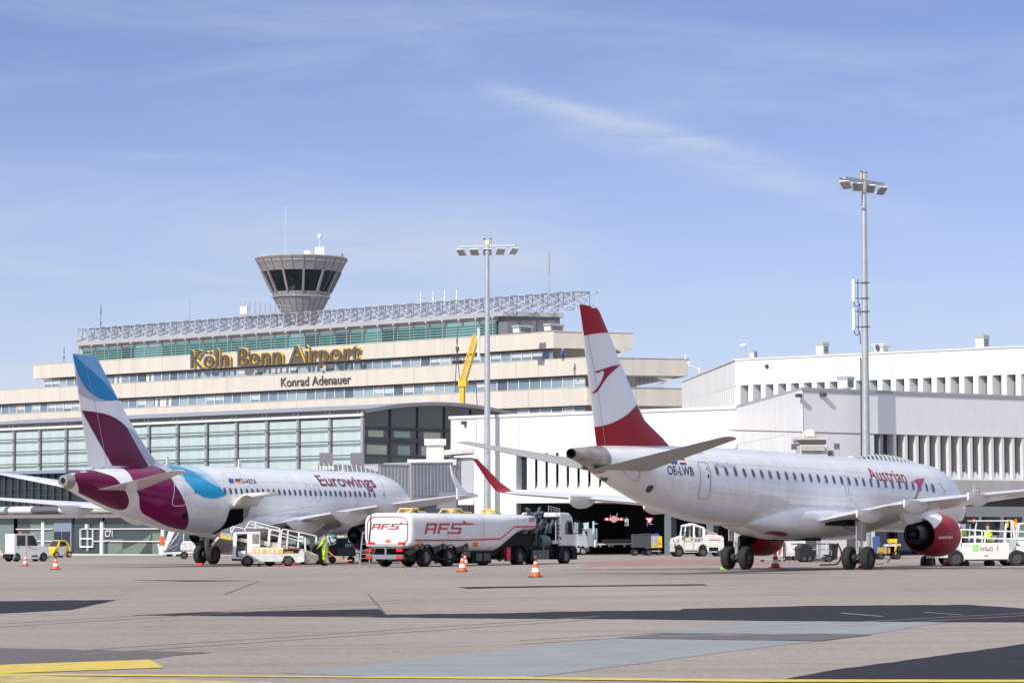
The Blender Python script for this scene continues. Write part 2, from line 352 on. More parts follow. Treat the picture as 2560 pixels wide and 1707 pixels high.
line('white_line', k('Q', 1510, 280), k('Q', 1700, 296), .08, MWL, .010); line('white_line', k('Q', 1890, 276), k('Q', 2070, 289), .05, MWL, .010)
patch('red_marking', kk('G', [(300, 1190), (900, 1165), (1900, 1185), (2352, 1200), (2352, 1225), (1200, 1225), (200, 1235)]), MRD)
line('white_line', k('G', 0, 1262), k('G', 1580, 1240), .12, MWB, .008); line('white_line', k('G', 0, 1378), k('G', 2352, 1340), .10, MWL)
line('white_line', k('Q', 900, 108), k('Q', 1220, 106), .12, MWB); line('white_line', k('Q', 1560, 102), k('Q', 2352, 96), .12, MWB)
line('yellow_line', k('F', 920, 664), k('F', 1110, 660), .25, MYL)
for a, b in ((( 'O', -20, 283), ('O', 760, 266)), (('Q', 700, 492), ('Q', 1650, 516)), (('Q', 640, 352), ('Q', 1200, 318))):
    line('joint_line', k(*a), k(*b), .03, MWL, .009)

rq = random.Random(21)
for i in range(9):
    y0 = 1435 + i * i * 3.2 + i * 3; line('joint_line', (-30, y0 + 4), (2590, y0 - 8), .03 if i < 5 else .02, MJT, .0055)
TYM = mat('tyre_mark', (.235, .205, .185), .85, var=.45, vs=1.5)
for a, b in (((-20, 1468), (900, 1452)), ((600, 1510), (2590, 1466)), ((-20, 1560), (1000, 1500)), ((1300, 1600), (2590, 1530)), ((200, 1625), (1500, 1540))):
    line('tyre_mark', a, b, .10, TYM, .0045); line('tyre_mark', (a[0], a[1] + (a[1] - 1341) * .035), (b[0], b[1] + (b[1] - 1341) * .035), .10, TYM, .0045)
CR.update({'P': (1440, 1260, 7.35), 'S': (0, 1220, 7.84), 'Y': (380, 1300, 9.8), 'Z': (2340, 1280, 10.4545), 'X': (1060, 1100, 7.84), 'U': (1850, 1300, 5.88)})
# ------------------------------------------------------------------ buildings
class Fac:
    """a vertical facade plane: origin on the ground, u along it, v into the building"""
    def __init__(s, px, Z, ang):
        p = spot(px, Z); s.O = Vector((p.x, p.y, 0)); s.a = R(ang)
        s.u = Vector((math.cos(s.a), math.sin(s.a), 0)); s.n = Vector((-math.sin(s.a), math.cos(s.a), 0))
        s.M = Matrix.Translation(s.O) @ Matrix.Rotation(s.a, 4, 'Z')
    def pt(s, px, py, v=0):
        d = ray(px, py); o = s.O + s.n * v; t = (o - CAM).dot(s.n) / d.dot(s.n); q = CAM + d * t - s.O
        return q.dot(s.u), q.z
    def U(s, px, v=0): return s.pt(px, 1000, v)[0]
    def thing(s, name, label, cat, group=None): return thing(name, label, cat, s.O, s.a, group)
def strips(mb, us, z0, z1, v=-.012, w=.04, m=1):
    for u in us: mb.box(u - w / 2, v, z0, u + w / 2, v + .02, z1, m)
JNT = mat('panel_joint', (.25, .23, .20), .8)
STAINB = BEI
def windows(fac, parent, u0, u1, pitch, z0, z1, v=.5, mats=GLB, nm='window', sunk=None, wid=.92, skip=(), frame=WHD, seed=1):
    rr = random.Random(seed); n = int(round((u1 - u0) / pitch)); pitch = (u1 - u0) / n; cache = {}
    for i in range(n):
        if i in skip:
            if 'panel' not in cache:
                m = MB(); m.box(0, .02, 0, pitch * .97, .1, z1 - z0, 0); m.box(pitch * .35, -.02, 0, pitch * .62, .019, (z1 - z0) * .9, 1); cache['panel'] = m.build('door_panel', [WHD, mats[0]], parent); cache['panel'].location = (u0 + i * pitch, v, z0)
            else: inst(cache['panel'], parent, (u0 + i * pitch, v, z0))
            continue
        kx = rr.choices(range(len(mats)), weights=[3, 3, 1, 3][:len(mats)])[0]; bl = rr.random() < (.3 if nm == 'window' else .0)
        key = (kx, bl)
        if key not in cache:
            m = MB(); w = pitch * wid
            m.box(0, 0, 0, w, .06, z1 - z0, 0)
            m.box(-pitch * (1 - wid) * .9, -.12, 0, 0, .05, z1 - z0, 1)
            if bl: m.box(.05, -.03, (z1 - z0) * rr.uniform(.3, .6), w - .05, -.01, z1 - z0 - .03, 2)
            me = m.build(nm, [mats[kx], frame, mat('window_blind', (.50, .55, .58), .5, var=.1)], parent); cache[key] = me; me.location = (u0 + i * pitch, v, z0)
        else: inst(cache[key], parent, (u0 + i * pitch, v, z0))
# main terminal ------------------------------------------------------
F1 = Fac(1384.7, 400, -43.3)
term = F1.thing('terminal_building', 'cream terrace-stepped airport terminal with a green glass top storey and big rooftop lettering', 'building')
def band_poly(uL, uc, Rr, inset=0, back=45):
    c, s_ = .5, .866
    return [(uL + inset, inset), (uc - inset * .577, inset), (uc + c * Rr - inset * .577 , s_ * Rr), (uc - 62, back + 14), (uL + inset, back)]
z = lambda px, py, v=0: F1.pt(px, py, v)[1]
B1t, B1b = z(1384.7, 829), z(1384.7, 869.5)
W1b = z(1384.7, 898)
B2t, B2b = W1b, z(1384.7, 940)
W2b = z(1384.7, 971.5); B3b = z(1384.7, 1015.5); W3b = z(1384.7, 1034.5)
uL1 = F1.U(83); uc2 = F1.U(1468); uL2 = F1.U(-60)
cN = F1.O + F1.u * uc2; ang_r = R(16.7)
def Rlen(px, uc):
    c = F1.O + F1.u * uc; d = Vector((math.cos(ang_r), math.sin(ang_r), 0)); kx = (px - 1280) / FPX
    return (kx * c.y - c.x) / (d.x - kx * d.y)
R1 = Rlen(1582.5, 0); R2 = Rlen(1722, uc2)
def band(uL, uc, Rr, zb, zt, joints):
    m = MB(); m.prism(band_poly(uL, uc, Rr), zb, zt, 0)
    m.prism(band_poly(uL - .06, uc + .08, Rr + .05, -.05), zt + .003, zt + .09, 1)
    for u in joints: m.box(u - .02, -.006, zb, u + .02, .01, zt, 2)
    for t in (.45,):
        x, y = uc + .5 * Rr * t, .866 * Rr * t
        m.box(-.02, -.006, zb, .02, .01, zt, 2, T=Matrix.Translation((x, y, 0)) @ Matrix.Rotation(R(60), 4, 'Z'))
    return m.build('parapet', [BEI, mat('parapet_coping', (.52, .48, .42), .7, var=.15, vs=1), JNT], term)
js = [F1.U(p) for p in (298, 405, 525, 640, 760, 870, 985, 1110, 1238)]
band(uL1, 0, R1, B1b, B1t, js); band(uL2, uc2, R2, B2b, B2t, [j + 4 for j in js] + [F1.U(150), F1.U(64), F1.U(1345)])
band(uL2, uc2, R2 + 1, B3b, W2b, [j + 9 for j in js] + [F1.U(60), F1.U(1321)])
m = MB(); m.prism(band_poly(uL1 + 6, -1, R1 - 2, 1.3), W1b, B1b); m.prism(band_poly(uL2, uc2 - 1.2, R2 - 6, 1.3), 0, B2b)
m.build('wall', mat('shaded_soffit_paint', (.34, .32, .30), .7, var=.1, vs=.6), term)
windows(F1, term, F1.U(112, .8), F1.U(1385, .8) , 1.98, W1b + .02, B1b - .28, .8, skip=(5, 9, 13), seed=4)
windows(F1, term, uL2, uc2 - .9, 2.05, W2b + .02, B2b - .22, .8, skip=(22, 23), seed=5)
windows(F1, term, F1.U(1180), uc2 - .9, 2.05, W3b - .4, B3b - .12, .8, seed=6)
# right-hand flank of the terminal: balcony with railing and struts
FR = Fac(1468, cN.y, 16.7)
m = MB()
for i in range(46):
    u = 2.2 + i * .19; m.cyl((u, -.1, B2b - .1), (u, -.1, B2b - 1.62), .022, n=4)
m.box(2.1, -.13, B2b - .15, 11.0, -.07, B2b - .09); m.box(2.1, -.13, B2b - 1.6, 11.0, -.07, B2b - 1.66)
rl = m.build('balcony_railing', STL, None); rl.parent = term
rl.matrix_local = F1.M.inverted() @ FR.M
m = MB(); zb = B1b
for zz, u0 in ((B1b, 4.6), (B2b, 10.6)):
    m.side([(u0, zz), (u0 + 2.0, zz), (u0 + 1.9, zz - .2), (u0 + .9, zz - 1.0), (u0 - .2, zz - 1.2), (u0 + .5, zz - .7), (u0 - .8, zz - .2)], .3, .9)
rl = m.build('cantilever_bracket', mat('bracket_paint', (.60, .58, .54), .6, var=.2, vs=1), None); rl.parent = term; rl.matrix_local = F1.M.inverted() @ FR.M
# recessed grey top storey with green glass
vT = 3.0
T0, T1 = z(1263, 853, vT), z(1263, 779, vT); uTL, uTC = F1.U(201, vT), F1.U(1263, vT); RT = 8.0
Tg = z(1250, 802, vT)
m = MB(); m.prism([(uTL, vT + .4), (uTC, vT + .4), (uTC + .5 * RT, vT + .866 * RT), (uTC - 46, 40), (uTL, 40)], B1t - .4, T1 - .55, 0)
m.prism([(uTL - .3, vT - .6), (uTC + .1, vT - .6), (uTC + .5 * (RT + 1), vT + .866 * (RT + 1) - .6), (uTC - 46, 41), (uTL - .3, 41)], T1 - .62, T1, 1)
m.side([(uTL - .3, Tg), (uTC - 1.6, Tg), (uTC - 1.6, T1 - .625), (uTL - .3, T1 - .625)], vT + .1, vT + .39, 1)
for i in range(28):
    u = uTL + (uTC - uTL) * i / 27; m.box(u, vT - .61, T1 - .61, u + .03, vT - .59, T1 - .01, 2)
m.build('roof_storey', [DGP, GRP, JNT], term)
windows(F1, term, uTL + .4, uTC - 1.7, 3.35, B1t - .2, Tg - .02, vT + .15, mats=GLT, nm='glazed_bay', wid=.985, seed=8)
m = MB()
for i in range(29):
    u = uTL + .4 + (uTC - uTL - 2.1) * i / 28
    m.box(u - .04, vT - .75, B1t - .2, u + .04, vT - .65, Tg + .5); m.box(u - .05, vT - .75, Tg + .1, u + .05, vT + .1, Tg + .2); m.box(u - .2, vT - .85, Tg + .3, u + .15, vT - .55, Tg + .62)
for q in range(5):
    zz = B1t + .35 + q * (Tg - B1t - .3) / 5; m.box(uTL + .4, vT - .15, zz, uTC - 1.7, vT + .02, zz + .05)
m.build('sun_louvre', STL, term)
# letters
def sign(txt, p0, p1, hpx, name, depth, off, mt, bold, parent, shift=(0, 0)):
    u0, z0 = F1.pt(*p0); u1, z1 = F1.pt(*p1); hh = hpx * F1.O.y / FPX * 1.08
    for wd in range(len(txt.split())):
        m = MB(); text_flat(m, txt, u1 - u0, (u0 + shift[0], -off, z0 + shift[1]), (1, 0, (z1 - z0) / (u1 - u0)), (0, 0, 1), depth, bold, height=hh, word=wd); o = m.build(name, mt, parent)
    return o
big = F1.thing('rooftop_lettering', 'large dark grey and yellow letters reading Köln Bonn Airport on the upper cream parapet', 'lettering')
sign('Köln Bonn Airport', k('A', 1272, 945), k('B', 284, 893), 47, 'letter_face', .10, .80, LET, .006, big)
sign('Köln Bonn Airport', k('A', 1272, 945), k('B', 284, 893), 47, 'letter_back', .22, .42, YLT, .010, big, (.0, .10))
sml = F1.thing('small_lettering', 'small dark grey letters reading Konrad Adenauer on the middle cream parapet', 'lettering')
sign('Konrad Adenauer', k('A', 1840, 1063), k('B', 205, 1041), 23, 'letter_face', .08, .10, LET, .004, sml)
# rooftop space-frame truss
m = MB(); uR = F1.U(1428, 2); uS = F1.U(1263, 2); n = 74; ztop = 2.15
def tpt(i, w, h):
    u = uTL - .4 + (uR - uTL) * i / n; return Vector((u, 2.4 + w, T1 + .1 + h))
rr = random.Random(2)
for i in range(n + 1):
    A, B_, C_, D_, E_ = tpt(i, 0, 0), tpt(i, .2, ztop * .92), tpt(i, 5.5, ztop * 1.05), tpt(i, 5.5, 0), tpt(i, 2.6, ztop * .5)
    for a, b, r in ((A, B_, .055), (B_, C_, .045), (C_, D_, .045), (A, E_, .04), (E_, C_, .04), (B_, E_, .04), (E_, D_, .04)): m.cyl(a, b, r, n=4, cap=False, m=i % 2)
    if i < n:
        A2, B2, C2, D2, E2 = tpt(i + 1, 0, 0), tpt(i + 1, .2, ztop * .92), tpt(i + 1, 5.5, ztop * 1.05), tpt(i + 1, 5.5, 0), tpt(i + 1, 2.6, ztop * .5)
        for a, b, r in ((A, A2, .06), (B_, B2, .04), (C_, C2, .045), (D_, D2, .05), (E_, E2, .045), (A, E2, .035), (E_, B2, .035), (E_, C2, .035), (E_, A2, .035), (B_, A2, .03), (D_, C2, .03)): m.cyl(a, b, r, n=4, cap=False, m=(i + 1) % 2)
roof = m.build('roof_truss', [mat('pale_galvanised_steel', (.60, .60, .64), .45, metal=.1), mat('weathered_steel', (.14, .14, .16), .5)], None, fix=False)
roof.matrix_world = F1.M; tag(roof, 'long pale steel lattice truss running along the terminal roof edge', 'truss')
# work platform left of the tower
FP = Fac(602, 452, -43.3); uu, zz = FP.pt(*k('T', 0, 1250)); ue = FP.U(k('T', 610, 1250)[0])
m = MB(); m.box(uu, 0, zz - .25, ue, 2, zz, 0)
for i in range(9):
    u = uu + (ue - uu) * i / 8; m.cyl((u, 0, zz), (u, 0, zz + 2.1 - .14 * i), .03, n=4); m.cyl((u, 2, zz), (u, 2, zz + 2.1 - .14 * i), .03, n=4)
for v in (0, 2):
    for h in (2.1, 1.5): m.cyl((uu, v, zz + h), (ue, v, zz + h - 1.1), .035, n=4)
m.box(uu, -.02, zz + .1, uu + 1.6, .3, zz + 1.3, 1); m.cyl((uu + 2, 1, T1), (uu + 2, 1, zz), .12, n=6); m.cyl((ue - 2, 1, T1), (ue - 2, 1, zz), .12, n=6)
o = m.build('roof_platform', [STL, WHT]); o.matrix_world = FP.M; tag(o, 'railed steel walkway platform on the roof left of the control tower', 'platform')
# control tower ------------------------------------------------------
ZT = 455; tp = at(752.6, 800, ZT); tow = thing('control_tower', 'grey funnel-shaped air traffic control tower with slanted dark windows', 'tower', (tp.x, tp.y, 0))
SEG = 24
def tz(ty): return at(752.6, k('T', 0, ty)[1], ZT).z
def tr(wpx): return wpx / 6.03 / 2 * ZT / FPX / math.cos(math.pi / SEG)
def ring(r, zz, ph=.5): return [(r * math.cos(2 * math.pi * (i + ph) / SEG), r * math.sin(2 * math.pi * (i + ph) / SEG), zz) for i in range(SEG)]
TWM = mat('tower_cladding', (.30, .285, .29), .45, metal=.15, var=.06, vs=.5)
prof = [(390, 1420), (400, 1250), (620, 1215), (640, 1190), (790, 1035), (850, 915)]
zt_up = [(1090, 600), (1220, 500), (1370, 395)]
m = MB(); m.loft([ring(tr(300), 20)] + [ring(tr(380 if w < 410 else w), tz(y)) for w, y in ((400, 1420), (480, 1340), (600, 1220), (812, 1025), (880, 915))], smooth=False)
m.build('shaft', TWM, tow)
m = MB(); m.loft([ring(tr(w), tz(y)) for w, y in ((1185, 612), (1272, 520), (1395, 412), (1370, 396))], smooth=False); m.build('roof_ring', TWM, tow)
m = MB()
for i in range(SEG):
    a = 2 * math.pi * (i + .5) / SEG
    for w0, y0, w1, y1 in ((402, 1420, 602, 1222), (602, 1222, 814, 1025), (814, 1025, 882, 915), (1187, 612, 1397, 412)):
        m.cyl((tr(w0) * math.cos(a), tr(w0) * math.sin(a), tz(y0)), (tr(w1) * math.cos(a), tr(w1) * math.sin(a), tz(y1)), .03, n=4, cap=False)
m.build('cladding_seam', mat('seam_dark', (.10, .10, .11), .6), tow)
m = MB(); m.loft([ring(tr(860), tz(905)), ring(tr(1165), tz(612))], smooth=False)
m.build('cab_glass', mat('tower_glass', (.004, .012, .014), .05, spec=.35), tow)
for i in range(12):
    a = 2 * math.pi * (2 * i + .5) / SEG; mb = MB()
    mb.cyl((tr(885) * math.cos(a), tr(885) * math.sin(a), tz(915)), (tr(1190) * math.cos(a), tr(1190) * math.sin(a), tz(605)), .24, n=4, cap=True)
    mb.build('window_mullion', TWM, tow)
for w, y in ((880, 985), (1320, 470)):
    m = MB(); rg = ring(tr(w), tz(y), 0)
    for i in range(SEG): m.cyl(rg[i], rg[(i + 1) % SEG], .11, n=6, cap=False)
    for i in range(0, SEG, 2): m.cyl(rg[i], (rg[i][0] * .94, rg[i][1] * .94, rg[i][2]), .05, n=4)
    m.build('ring_rail', CHR, tow)
m = MB(); zt = tz(400); m.cyl((1.2, -1, zt), (1.2, -1, zt + 1.1), .75, n=12); m.box(2.2, -1.8, zt, 3.7, -.3, zt + 1.6); m.cyl((2.9, -1, zt + 1.6), (2.9, -1, zt + 3.4), .05); m.sph((2.9, -1, zt + 3.3), .3, 8, sz=1.5); m.box(-6, -2, zt, -4.5, -1, zt + .35); m.cyl((6.2, -.5, zt), (6.2, -.5, zt + .7), .35, n=8, m=1)
m.cyl((-2.4, -1, zt), (-2.4, -1, zt + 8), .02, n=5)
m.build('roof_equipment', [WHT, mat('terracotta_housing', (.5, .3, .22), .7)], tow)
# antennas on the roof
def mast_ant(px, py0, py1, Z, r, label, grp=None, m_=STD):
    a = at(px, py0, Z); b = at(px, py1, Z); mb = MB(); mb.cyl((0, 0, -.6), (0, 0, b.z - a.z), r, r * .5, n=5); mb.cyl((0, 0, 0), (0, 0, .5), r * 2, n=6)
    mb.cyl((0, 0, (b.z - a.z) * .5), (0, 0, (b.z - a.z)), r * 1.5, r, n=6)
    o = mb.build('antenna', m_); o.location = a; return tag(o, label, 'antenna', grp)
mast_ant(1372, 742, 627, 402, .09, 'tall thin whip antenna above the right end of the roof truss', 'roof antennas', STL)
mast_ant(252, 812, 762, 470, .05, 'whip antenna at the left end of the roof truss', 'roof antennas')
mast_ant(474, 798, 745, 460, .05, 'whip antenna between the left roof end and the work platform', 'roof antennas', STL)
for p, q, t in ((1052, 755, 'leftmost of the four short antennas between tower and light mast'), (1083, 752, 'second from the left of the four short antennas between tower and light mast'), (1112, 750, 'third from the left of the four short antennas between tower and light mast'), (1142, 748, 'rightmost of the four short antennas between tower and light mast')):
    mast_ant(p, q, q - 24, 418, .07, t, 'short roof antennas', WHT)
mast_ant(160, 897, 868, 480, .05, 'small antenna on the left end of the upper cream terrace', 'roof antennas')
# roof vents on terrace
def vent(px, py, Z, w, h, label, nm='roof_vent', ang=-43.3, d=None):
    p = at(px, py, Z); t = thing(nm, label, 'roof vent', p, R(ang), 'rooftop vent housings'); d = d or w
    m = MB(); m.box(-w / 2 * .9, -d / 2 * .9, 0, w / 2 * .9, d / 2 * .9, h * .7); m.build('housing', WHD, t)
    m = MB(); m.side([(-w / 2, h * .7), (w / 2, h * .7), (w / 2, h * .88), (w / 2 * .8, h), (-w / 2 * .8, h), (-w / 2, h * .88)], -d / 2, d / 2); m.build('hood', STL, t)
    m = MB()
    for i in range(4): m.box(w / 2 * .9, -d * .35, h * (.12 + .14 * i), w / 2 * .93, d * .35, h * (.2 + .14 * i))
    m.build('louvre', STD, t); return t
vent(*k('B', 1325, 712), 398, 1.3, 1.0, 'low grey vent housing beside the dark top storey wall, left of the pair', d=3)
vent(*k('B', 1528, 700), 402, 1.3, 1.0, 'low grey vent housing beside the dark top storey wall, right of the pair', d=3)
vent(*k('C', 1035, 328), 277, .95, 1.15, 'square white vent housing on the white roof left of the right-hand light mast')
vent(*k('C', 2080, 283), 262, .95, 1.15, 'square white vent housing at the far right of the white roof')
vent(*k('C', 1187, 549), 236, 1.05, .95, 'white vent housing standing on the lower pier roof in front of the upper windows', ang=-40)
vent(*k('C', 585, 350), 283, .6, .7, 'small dark-fronted vent box beside the camera pole on the white roof')
p = at(*k('C', 1420, 315), 272); t = thing('roof_cowl', 'flared white extractor cowl on the white roof just right of the light mast', 'roof vent', p, R(-40))
m = MB(); m.loft([[(c * w, s * w, h) for c, s in ((-1, -1), (1, -1), (1, 1), (-1, 1))] for w, h in ((.5, 0), (.45, .3), (.65, .6), (.7, .65), (.6, .75))], smooth=False); m.build('hood', WHD, t)
m = MB(); m.box(-.16, -.72, .15, .14, -.4, .68); m.build('opening', STD, t)
p = at(*k('C', 535, 350), 284); t = thing('camera_pole', 'grey pole carrying a white camera box on the corner of the white roof', 'camera pole', p)
m = MB(); m.box(-.08, -.08, 0, .08, .08, 1.2); m.build('pole', STL, t); m = MB(); m.box(-.35, -.12, 1.2, .25, .12, 1.35, T=Matrix.Rotation(R(-12), 4, 'Y')); m.build('camera', WHT, t)
p = at(*k('C', 165, 395), 316); t = thing('camera_bracket', 'white security cameras on a jointed bracket at the terminal corner', 'camera')
t.location = p; m = MB(); m.tube([(-.3, 0, .3), (0, 0, 0), (.6, 0, -.35), (1.0, 0, -.45), (1.0, 0, -.8)], .05); m.build('arm', WHT, t)
for c in ((-.4, 0, .9), (0, 0, .15), (1.1, 0, -.5)):
    m = MB(); m.sph(c, .16, 8); m.cyl(c, (c[0], c[1], c[2] - .35), .08, n=8); m.build('camera', WHT, t)
# glass hall ---------------------------------------------------------
F2 = Fac(905, 290, -43.3)
hall = F2.thing('glass_hall', 'glazed departure hall with curtained green glass front and a shallow arched roof', 'building')
uh0 = F2.U(-60); H1 = F2.pt(905, 1023)[1]; Wd = 23.0
def arch(t): return H1 + 1.05 * (1 - ((t - Wd / 2) / (Wd / 2)) ** 2)
N_ = 24; ap = [(Wd * i / N_, arch(Wd * i / N_)) for i in range(N_ + 1)]
m = MB(); rgs = []
for u in (uh0, .7):
    rgs.append([(u, v - (.6 if i == 0 else 0), zz) for i, (v, zz) in enumerate(ap)] + [(u, v, zz - .36) for v, zz in reversed(ap)])
m.loft(rgs, smooth=False); m.build('roof', mat('roof_edge_grey', (.30, .31, .34), .5, var=.08, vs=.5), hall)
m = MB(); zf = H1 - .36; m.box(uh0, -.25, zf - .30, .25, -.02, zf + .02); m.build('fascia', WHT, hall)
m = MB(); m.box(uh0, .35, 0, -.05, .5, zf - .5); m.box(-.5, .36, 0, -.04, Wd, zf - .2, 1); m.build('wall', [mat('hall_inner', (.20, .25, .24), .6), mat('hall_inner_side', (.035, .04, .04), .4)], hall)
rowz = [F2.pt(905, y)[1] for y in (1031, 1067, 1102, 1137, 1172, 1207)]
pit_h = -F2.U(825); nb = int(-uh0 / pit_h)
proto = None
for i in range(nb + 1):
    u = -(i + 1) * pit_h
    if proto is None:
        m = MB(); m.box(.28, 0, rowz[-1] - 2, pit_h - .1, .06, zf - .52, 0)
        rq = random.Random(5)
        for c in range(34):
            x = .3 + c * (pit_h - .5) / 34; m.box(x, .03, rowz[-1] - 2, x + rq.uniform(.02, .09), .1, zf - .52, 1)
        proto = m.build('glass_bay', [GLH, mat('curtain', (.40, .48, .46), .8)], hall, fix=False); proto.location = (u, .12, 0)
    else: inst(proto, hall, (u, .12, 0))
m = MB()
for i in range(nb + 3):
    u = -i * pit_h; m.box(u - .16, -.12, 0, u + .2, .11, zf - .45); m.box(u - .10, -.16, 0, u + .08, -.122, zf - .5, 1)
m.build('post', [mat('post_grey', (.30, .32, .35), .5), GRP], hall)
for zz in rowz:
    m = MB(); m.cyl((uh0, -.32, zz), (0, -.32, zz), .05, n=6); m.cyl((uh0, -.18, zz - .22), (0, -.18, zz - .22), .03, n=6, m=1)
    for i in range(nb + 2):
        for dx in (-.30, .34): m.box(-i * pit_h + dx - .025, -.36, zz - .13, -i * pit_h + dx + .025, -.28, zz + .13, 2)
    m.build('tension_rod', [STD, mat('rod_green_grey', (.17, .22, .22), .5), WHD], hall)
# arched end wall, darker glass with mullions
m = MB(); pts = [(0, 3.0)] + [(v, zz - .46) for v, zz in ap] + [(Wd, 3.0)]
vs = [(-.02, v, zz) for v, zz in pts]; m.add(vs, [tuple(range(len(vs)))])
m.add([(-.06, v, zz) for v, zz in pts], [tuple(range(len(vs)))])
GLE = mat('end_wall_glass', (.055, .065, .07), .08, spec=.7)
m.build('end_glass', GLE, hall, fix=False)
m = MB()
for i in range(7):
    v = i * Wd / 6; m.box(-.02, v - .09, 2, .14, v + .09, arch(v) - .47)
for zz in rowz[1:]: m.cyl((.2, 0, zz), (.2, Wd, zz), .06, n=6)
for zz in (rowz[1] + .1, rowz[2] + .4, rowz[4] + .2): m.box(.0, 0, zz - .3, .1, Wd, zz)
m.build('end_mullion', [STD], hall)
rq = random.Random(9)
for i in range(6):
    for j, (za, zb) in enumerate(((rowz[2] + .45, rowz[1] - .3), (rowz[3] + .1, rowz[2] - .35))):
        m = MB(); v0 = i * Wd / 6 + .5 + rq.uniform(0, .6); m.box(-.019, v0, za, .01, v0 + rq.uniform(1.6, 2.9), zb); m.build('lit_pane', mat('inner_blind_%d' % (i % 2), ((.50, .52, .42), (.30, .42, .40))[i % 2], .3), hall)
# annex in front of the hall (left) with the tube canopy and the ground-floor gate front
F3 = Fac(330, 296, -43.3)
anx = F3.thing('gate_annex', 'dark glazed gate annex with a white tube canopy and glass fence at apron level', 'building')
za = F3.pt(*k('D', 780, 160))[1]; ua = F3.U(k('D', 785, 0)[0]); ul = F3.U(-60); zr = F3.pt(*k('D', 1150, 500))[1]
ztub1, ztub0 = F3.pt(*k('D', 600, 585))[1], F3.pt(*k('D', 600, 682))[1]; zg = F3.pt(*k('D', 640, 722))[1]
m = MB(); m.box(ul, .4, ztub1, ua, 3.9, za - .35); m.box(ul, 1.2, 0, 16, 3.9, zg + .1, 0); m.box(ua, .5, zg, 16, 3.8, za - 1.6, 0)
m.build('wall', mat('annex_inner', (.02, .028, .03), .3, var=.4, vs=.7, spec=.6), anx)
m = MB(); m.box(ul, -.3, za - .34, ua + .3, 3.95, za); m.build('roof_edge', mat('blue_grey_metal', (.24, .27, .34), .45), anx)
m = MB(); rr = random.Random(4)
for zz in (za - 1.9, za - 2.6, za - 4.2): m.box(ul, .35, zz, ua, .39, zz + .12, 0)
for i in range(14):
    u = ul + i * (ua - ul) / 13; m.box(u - .12, .25, ztub1, u + .12, .385, za - .35, 0)
for i in range(16): m.box(ul + rr.uniform(0, 1) * (ua - ul), .34, (zz := rr.uniform(ztub1 + .3, za - 2.5)), ul, .341, zz) if False else None
m.build('mullion', mat('annex_mullion', (.035, .05, .055), .4), anx)
m = MB()
for i in range(11):
    u = ua - 1.2 - i * 2.4; m.box(u, .30, za - 4.9, u + .08, .34, za - 4.5)
for i in range(6): m.box(1.5 + i * 1.6, .3, za - 4.6, 1.6 + i * 1.6, .45, za - 3.2); m.box(1.5 + i * 1.6, .3, za - 4.1, 2.6 + i * 1.6, .45, za - 4.0)
m.build('lamp_fitting', mat('fitting_white', (.6, .62, .62), .4), anx)
def tubeband(name, u0, u1, mt, r=1):
    m = MB(); h = (ztub1 - ztub0) / 2; c = (ztub1 + ztub0) / 2
    rg = [[(u, -.2 - .8 * math.cos(t) * r, c + h * math.sin(t) * r) for t in [math.pi * (-.5 + i / 10) for i in range(11)]] for u in (u0, u1)]
    for q in rg: q += [(q[0][0], .39, c + h * r), (q[0][0], .39, c - h * r)]
    m.loft(rg); return m.build(name, mt, anx)
ux = lambda x: F3.U(k('D', x, 0)[0])
tubeband('canopy_tube', ul, ux(150), mat('pale_green_panel', (.42, .52, .47), .4)); tubeband('canopy_tube', ux(195), ux(460), WHT)
tubeband('canopy_sleeve', ux(461), ux(785), mat('sleeve_grey', (.12, .12, .14), .5), .97); tubeband('canopy_tube', ux(786), ux(1700), WHT)
m = MB(); m.box(ul, -.6, zg - .05, 16, 1.4, ztub0 - .02); m.build('soffit', mat('soffit_grey', (.20, .18, .18), .7), anx)
m = MB(); zz1, zz0 = F3.pt(*k('D', 1200, 855))[1], F3.pt(*k('D', 1200, 1000))[1]; gb = F3.pt(*k('D', 1200, 1155))[1] - .05
for x0, x1, mm in ((-60, 150, 1), (195, 345, 0), (345, 630, 1), (640, 850, 0), (850, 1190, 0), (1215, 1910, 0), (1930, 2350, 0)):
    m.box(ux(x0), .3, gb, ux(x1), .34, zg, mm)
gg = mat('green_screen_glass', (.17, .22, .21), .15, spec=.5); m.build('ground_glass', [mat('ground_floor_glass', (.045, .065, .07), .07, spec=.8), gg], anx)
m = MB()
for x in (510, 1200, 1915): m.box(ux(x) - .22, .05, gb, ux(x) + .22, .29, zz1 + .8, 0)
m.box(ux(195), .08, zz1 - .04, ux(630), .24, zz1 + .06); m.box(ux(960), .08, zz1 - .04, ux(1960), .24, zz1 + .06); m.box(ux(1100), .08, zz0 - .04, ux(1960), .24, zz0 + .06); m.box(ux(400), .08, zz0 - .04, ux(630), .24, zz0 + .06)
for x in (955, 1100): m.box(ux(x) - .06, .0, gb + .8, ux(x) + .06, .2, zz1)
m.box(ux(1040) - .05, .0, gb + .4, ux(1040) + .05, .2, zz1 + .3); m.box(ux(950), .02, gb + .75, ux(1105), .2, gb + .9); m.box(ux(955), .02, zz0 + .2, ux(1100), .2, zz0 + .34); m.box(ux(1022), -.1, zz1, ux(1050), .2, zz1 + .5)
m.build('glass_fence_frame', WHT, anx)
m = MB(); rr = random.Random(14)
for x in range(1240, 1900, 75): m.cyl((ux(x), .6, gb + .1), (ux(x + 55), .9, gb + 2.2 + rr.random()), .06, n=5)
m.side([(ux(1300), gb), (ux(1620), gb), (ux(1760), gb + 1.7), (ux(1760), gb + 2.1), (ux(1650), gb + 1.4)], .28, .299, 1)
m.box(ux(1260), .28, gb + .05, ux(1430), .297, gb + 1.6, 1); m.box(ux(1780), .28, gb + .05, ux(1890), .297, gb + 2.2, 1)
m.build('inner_stair', [STD, mat('pale_green_inner', (.16, .21, .17), .4)], anx)
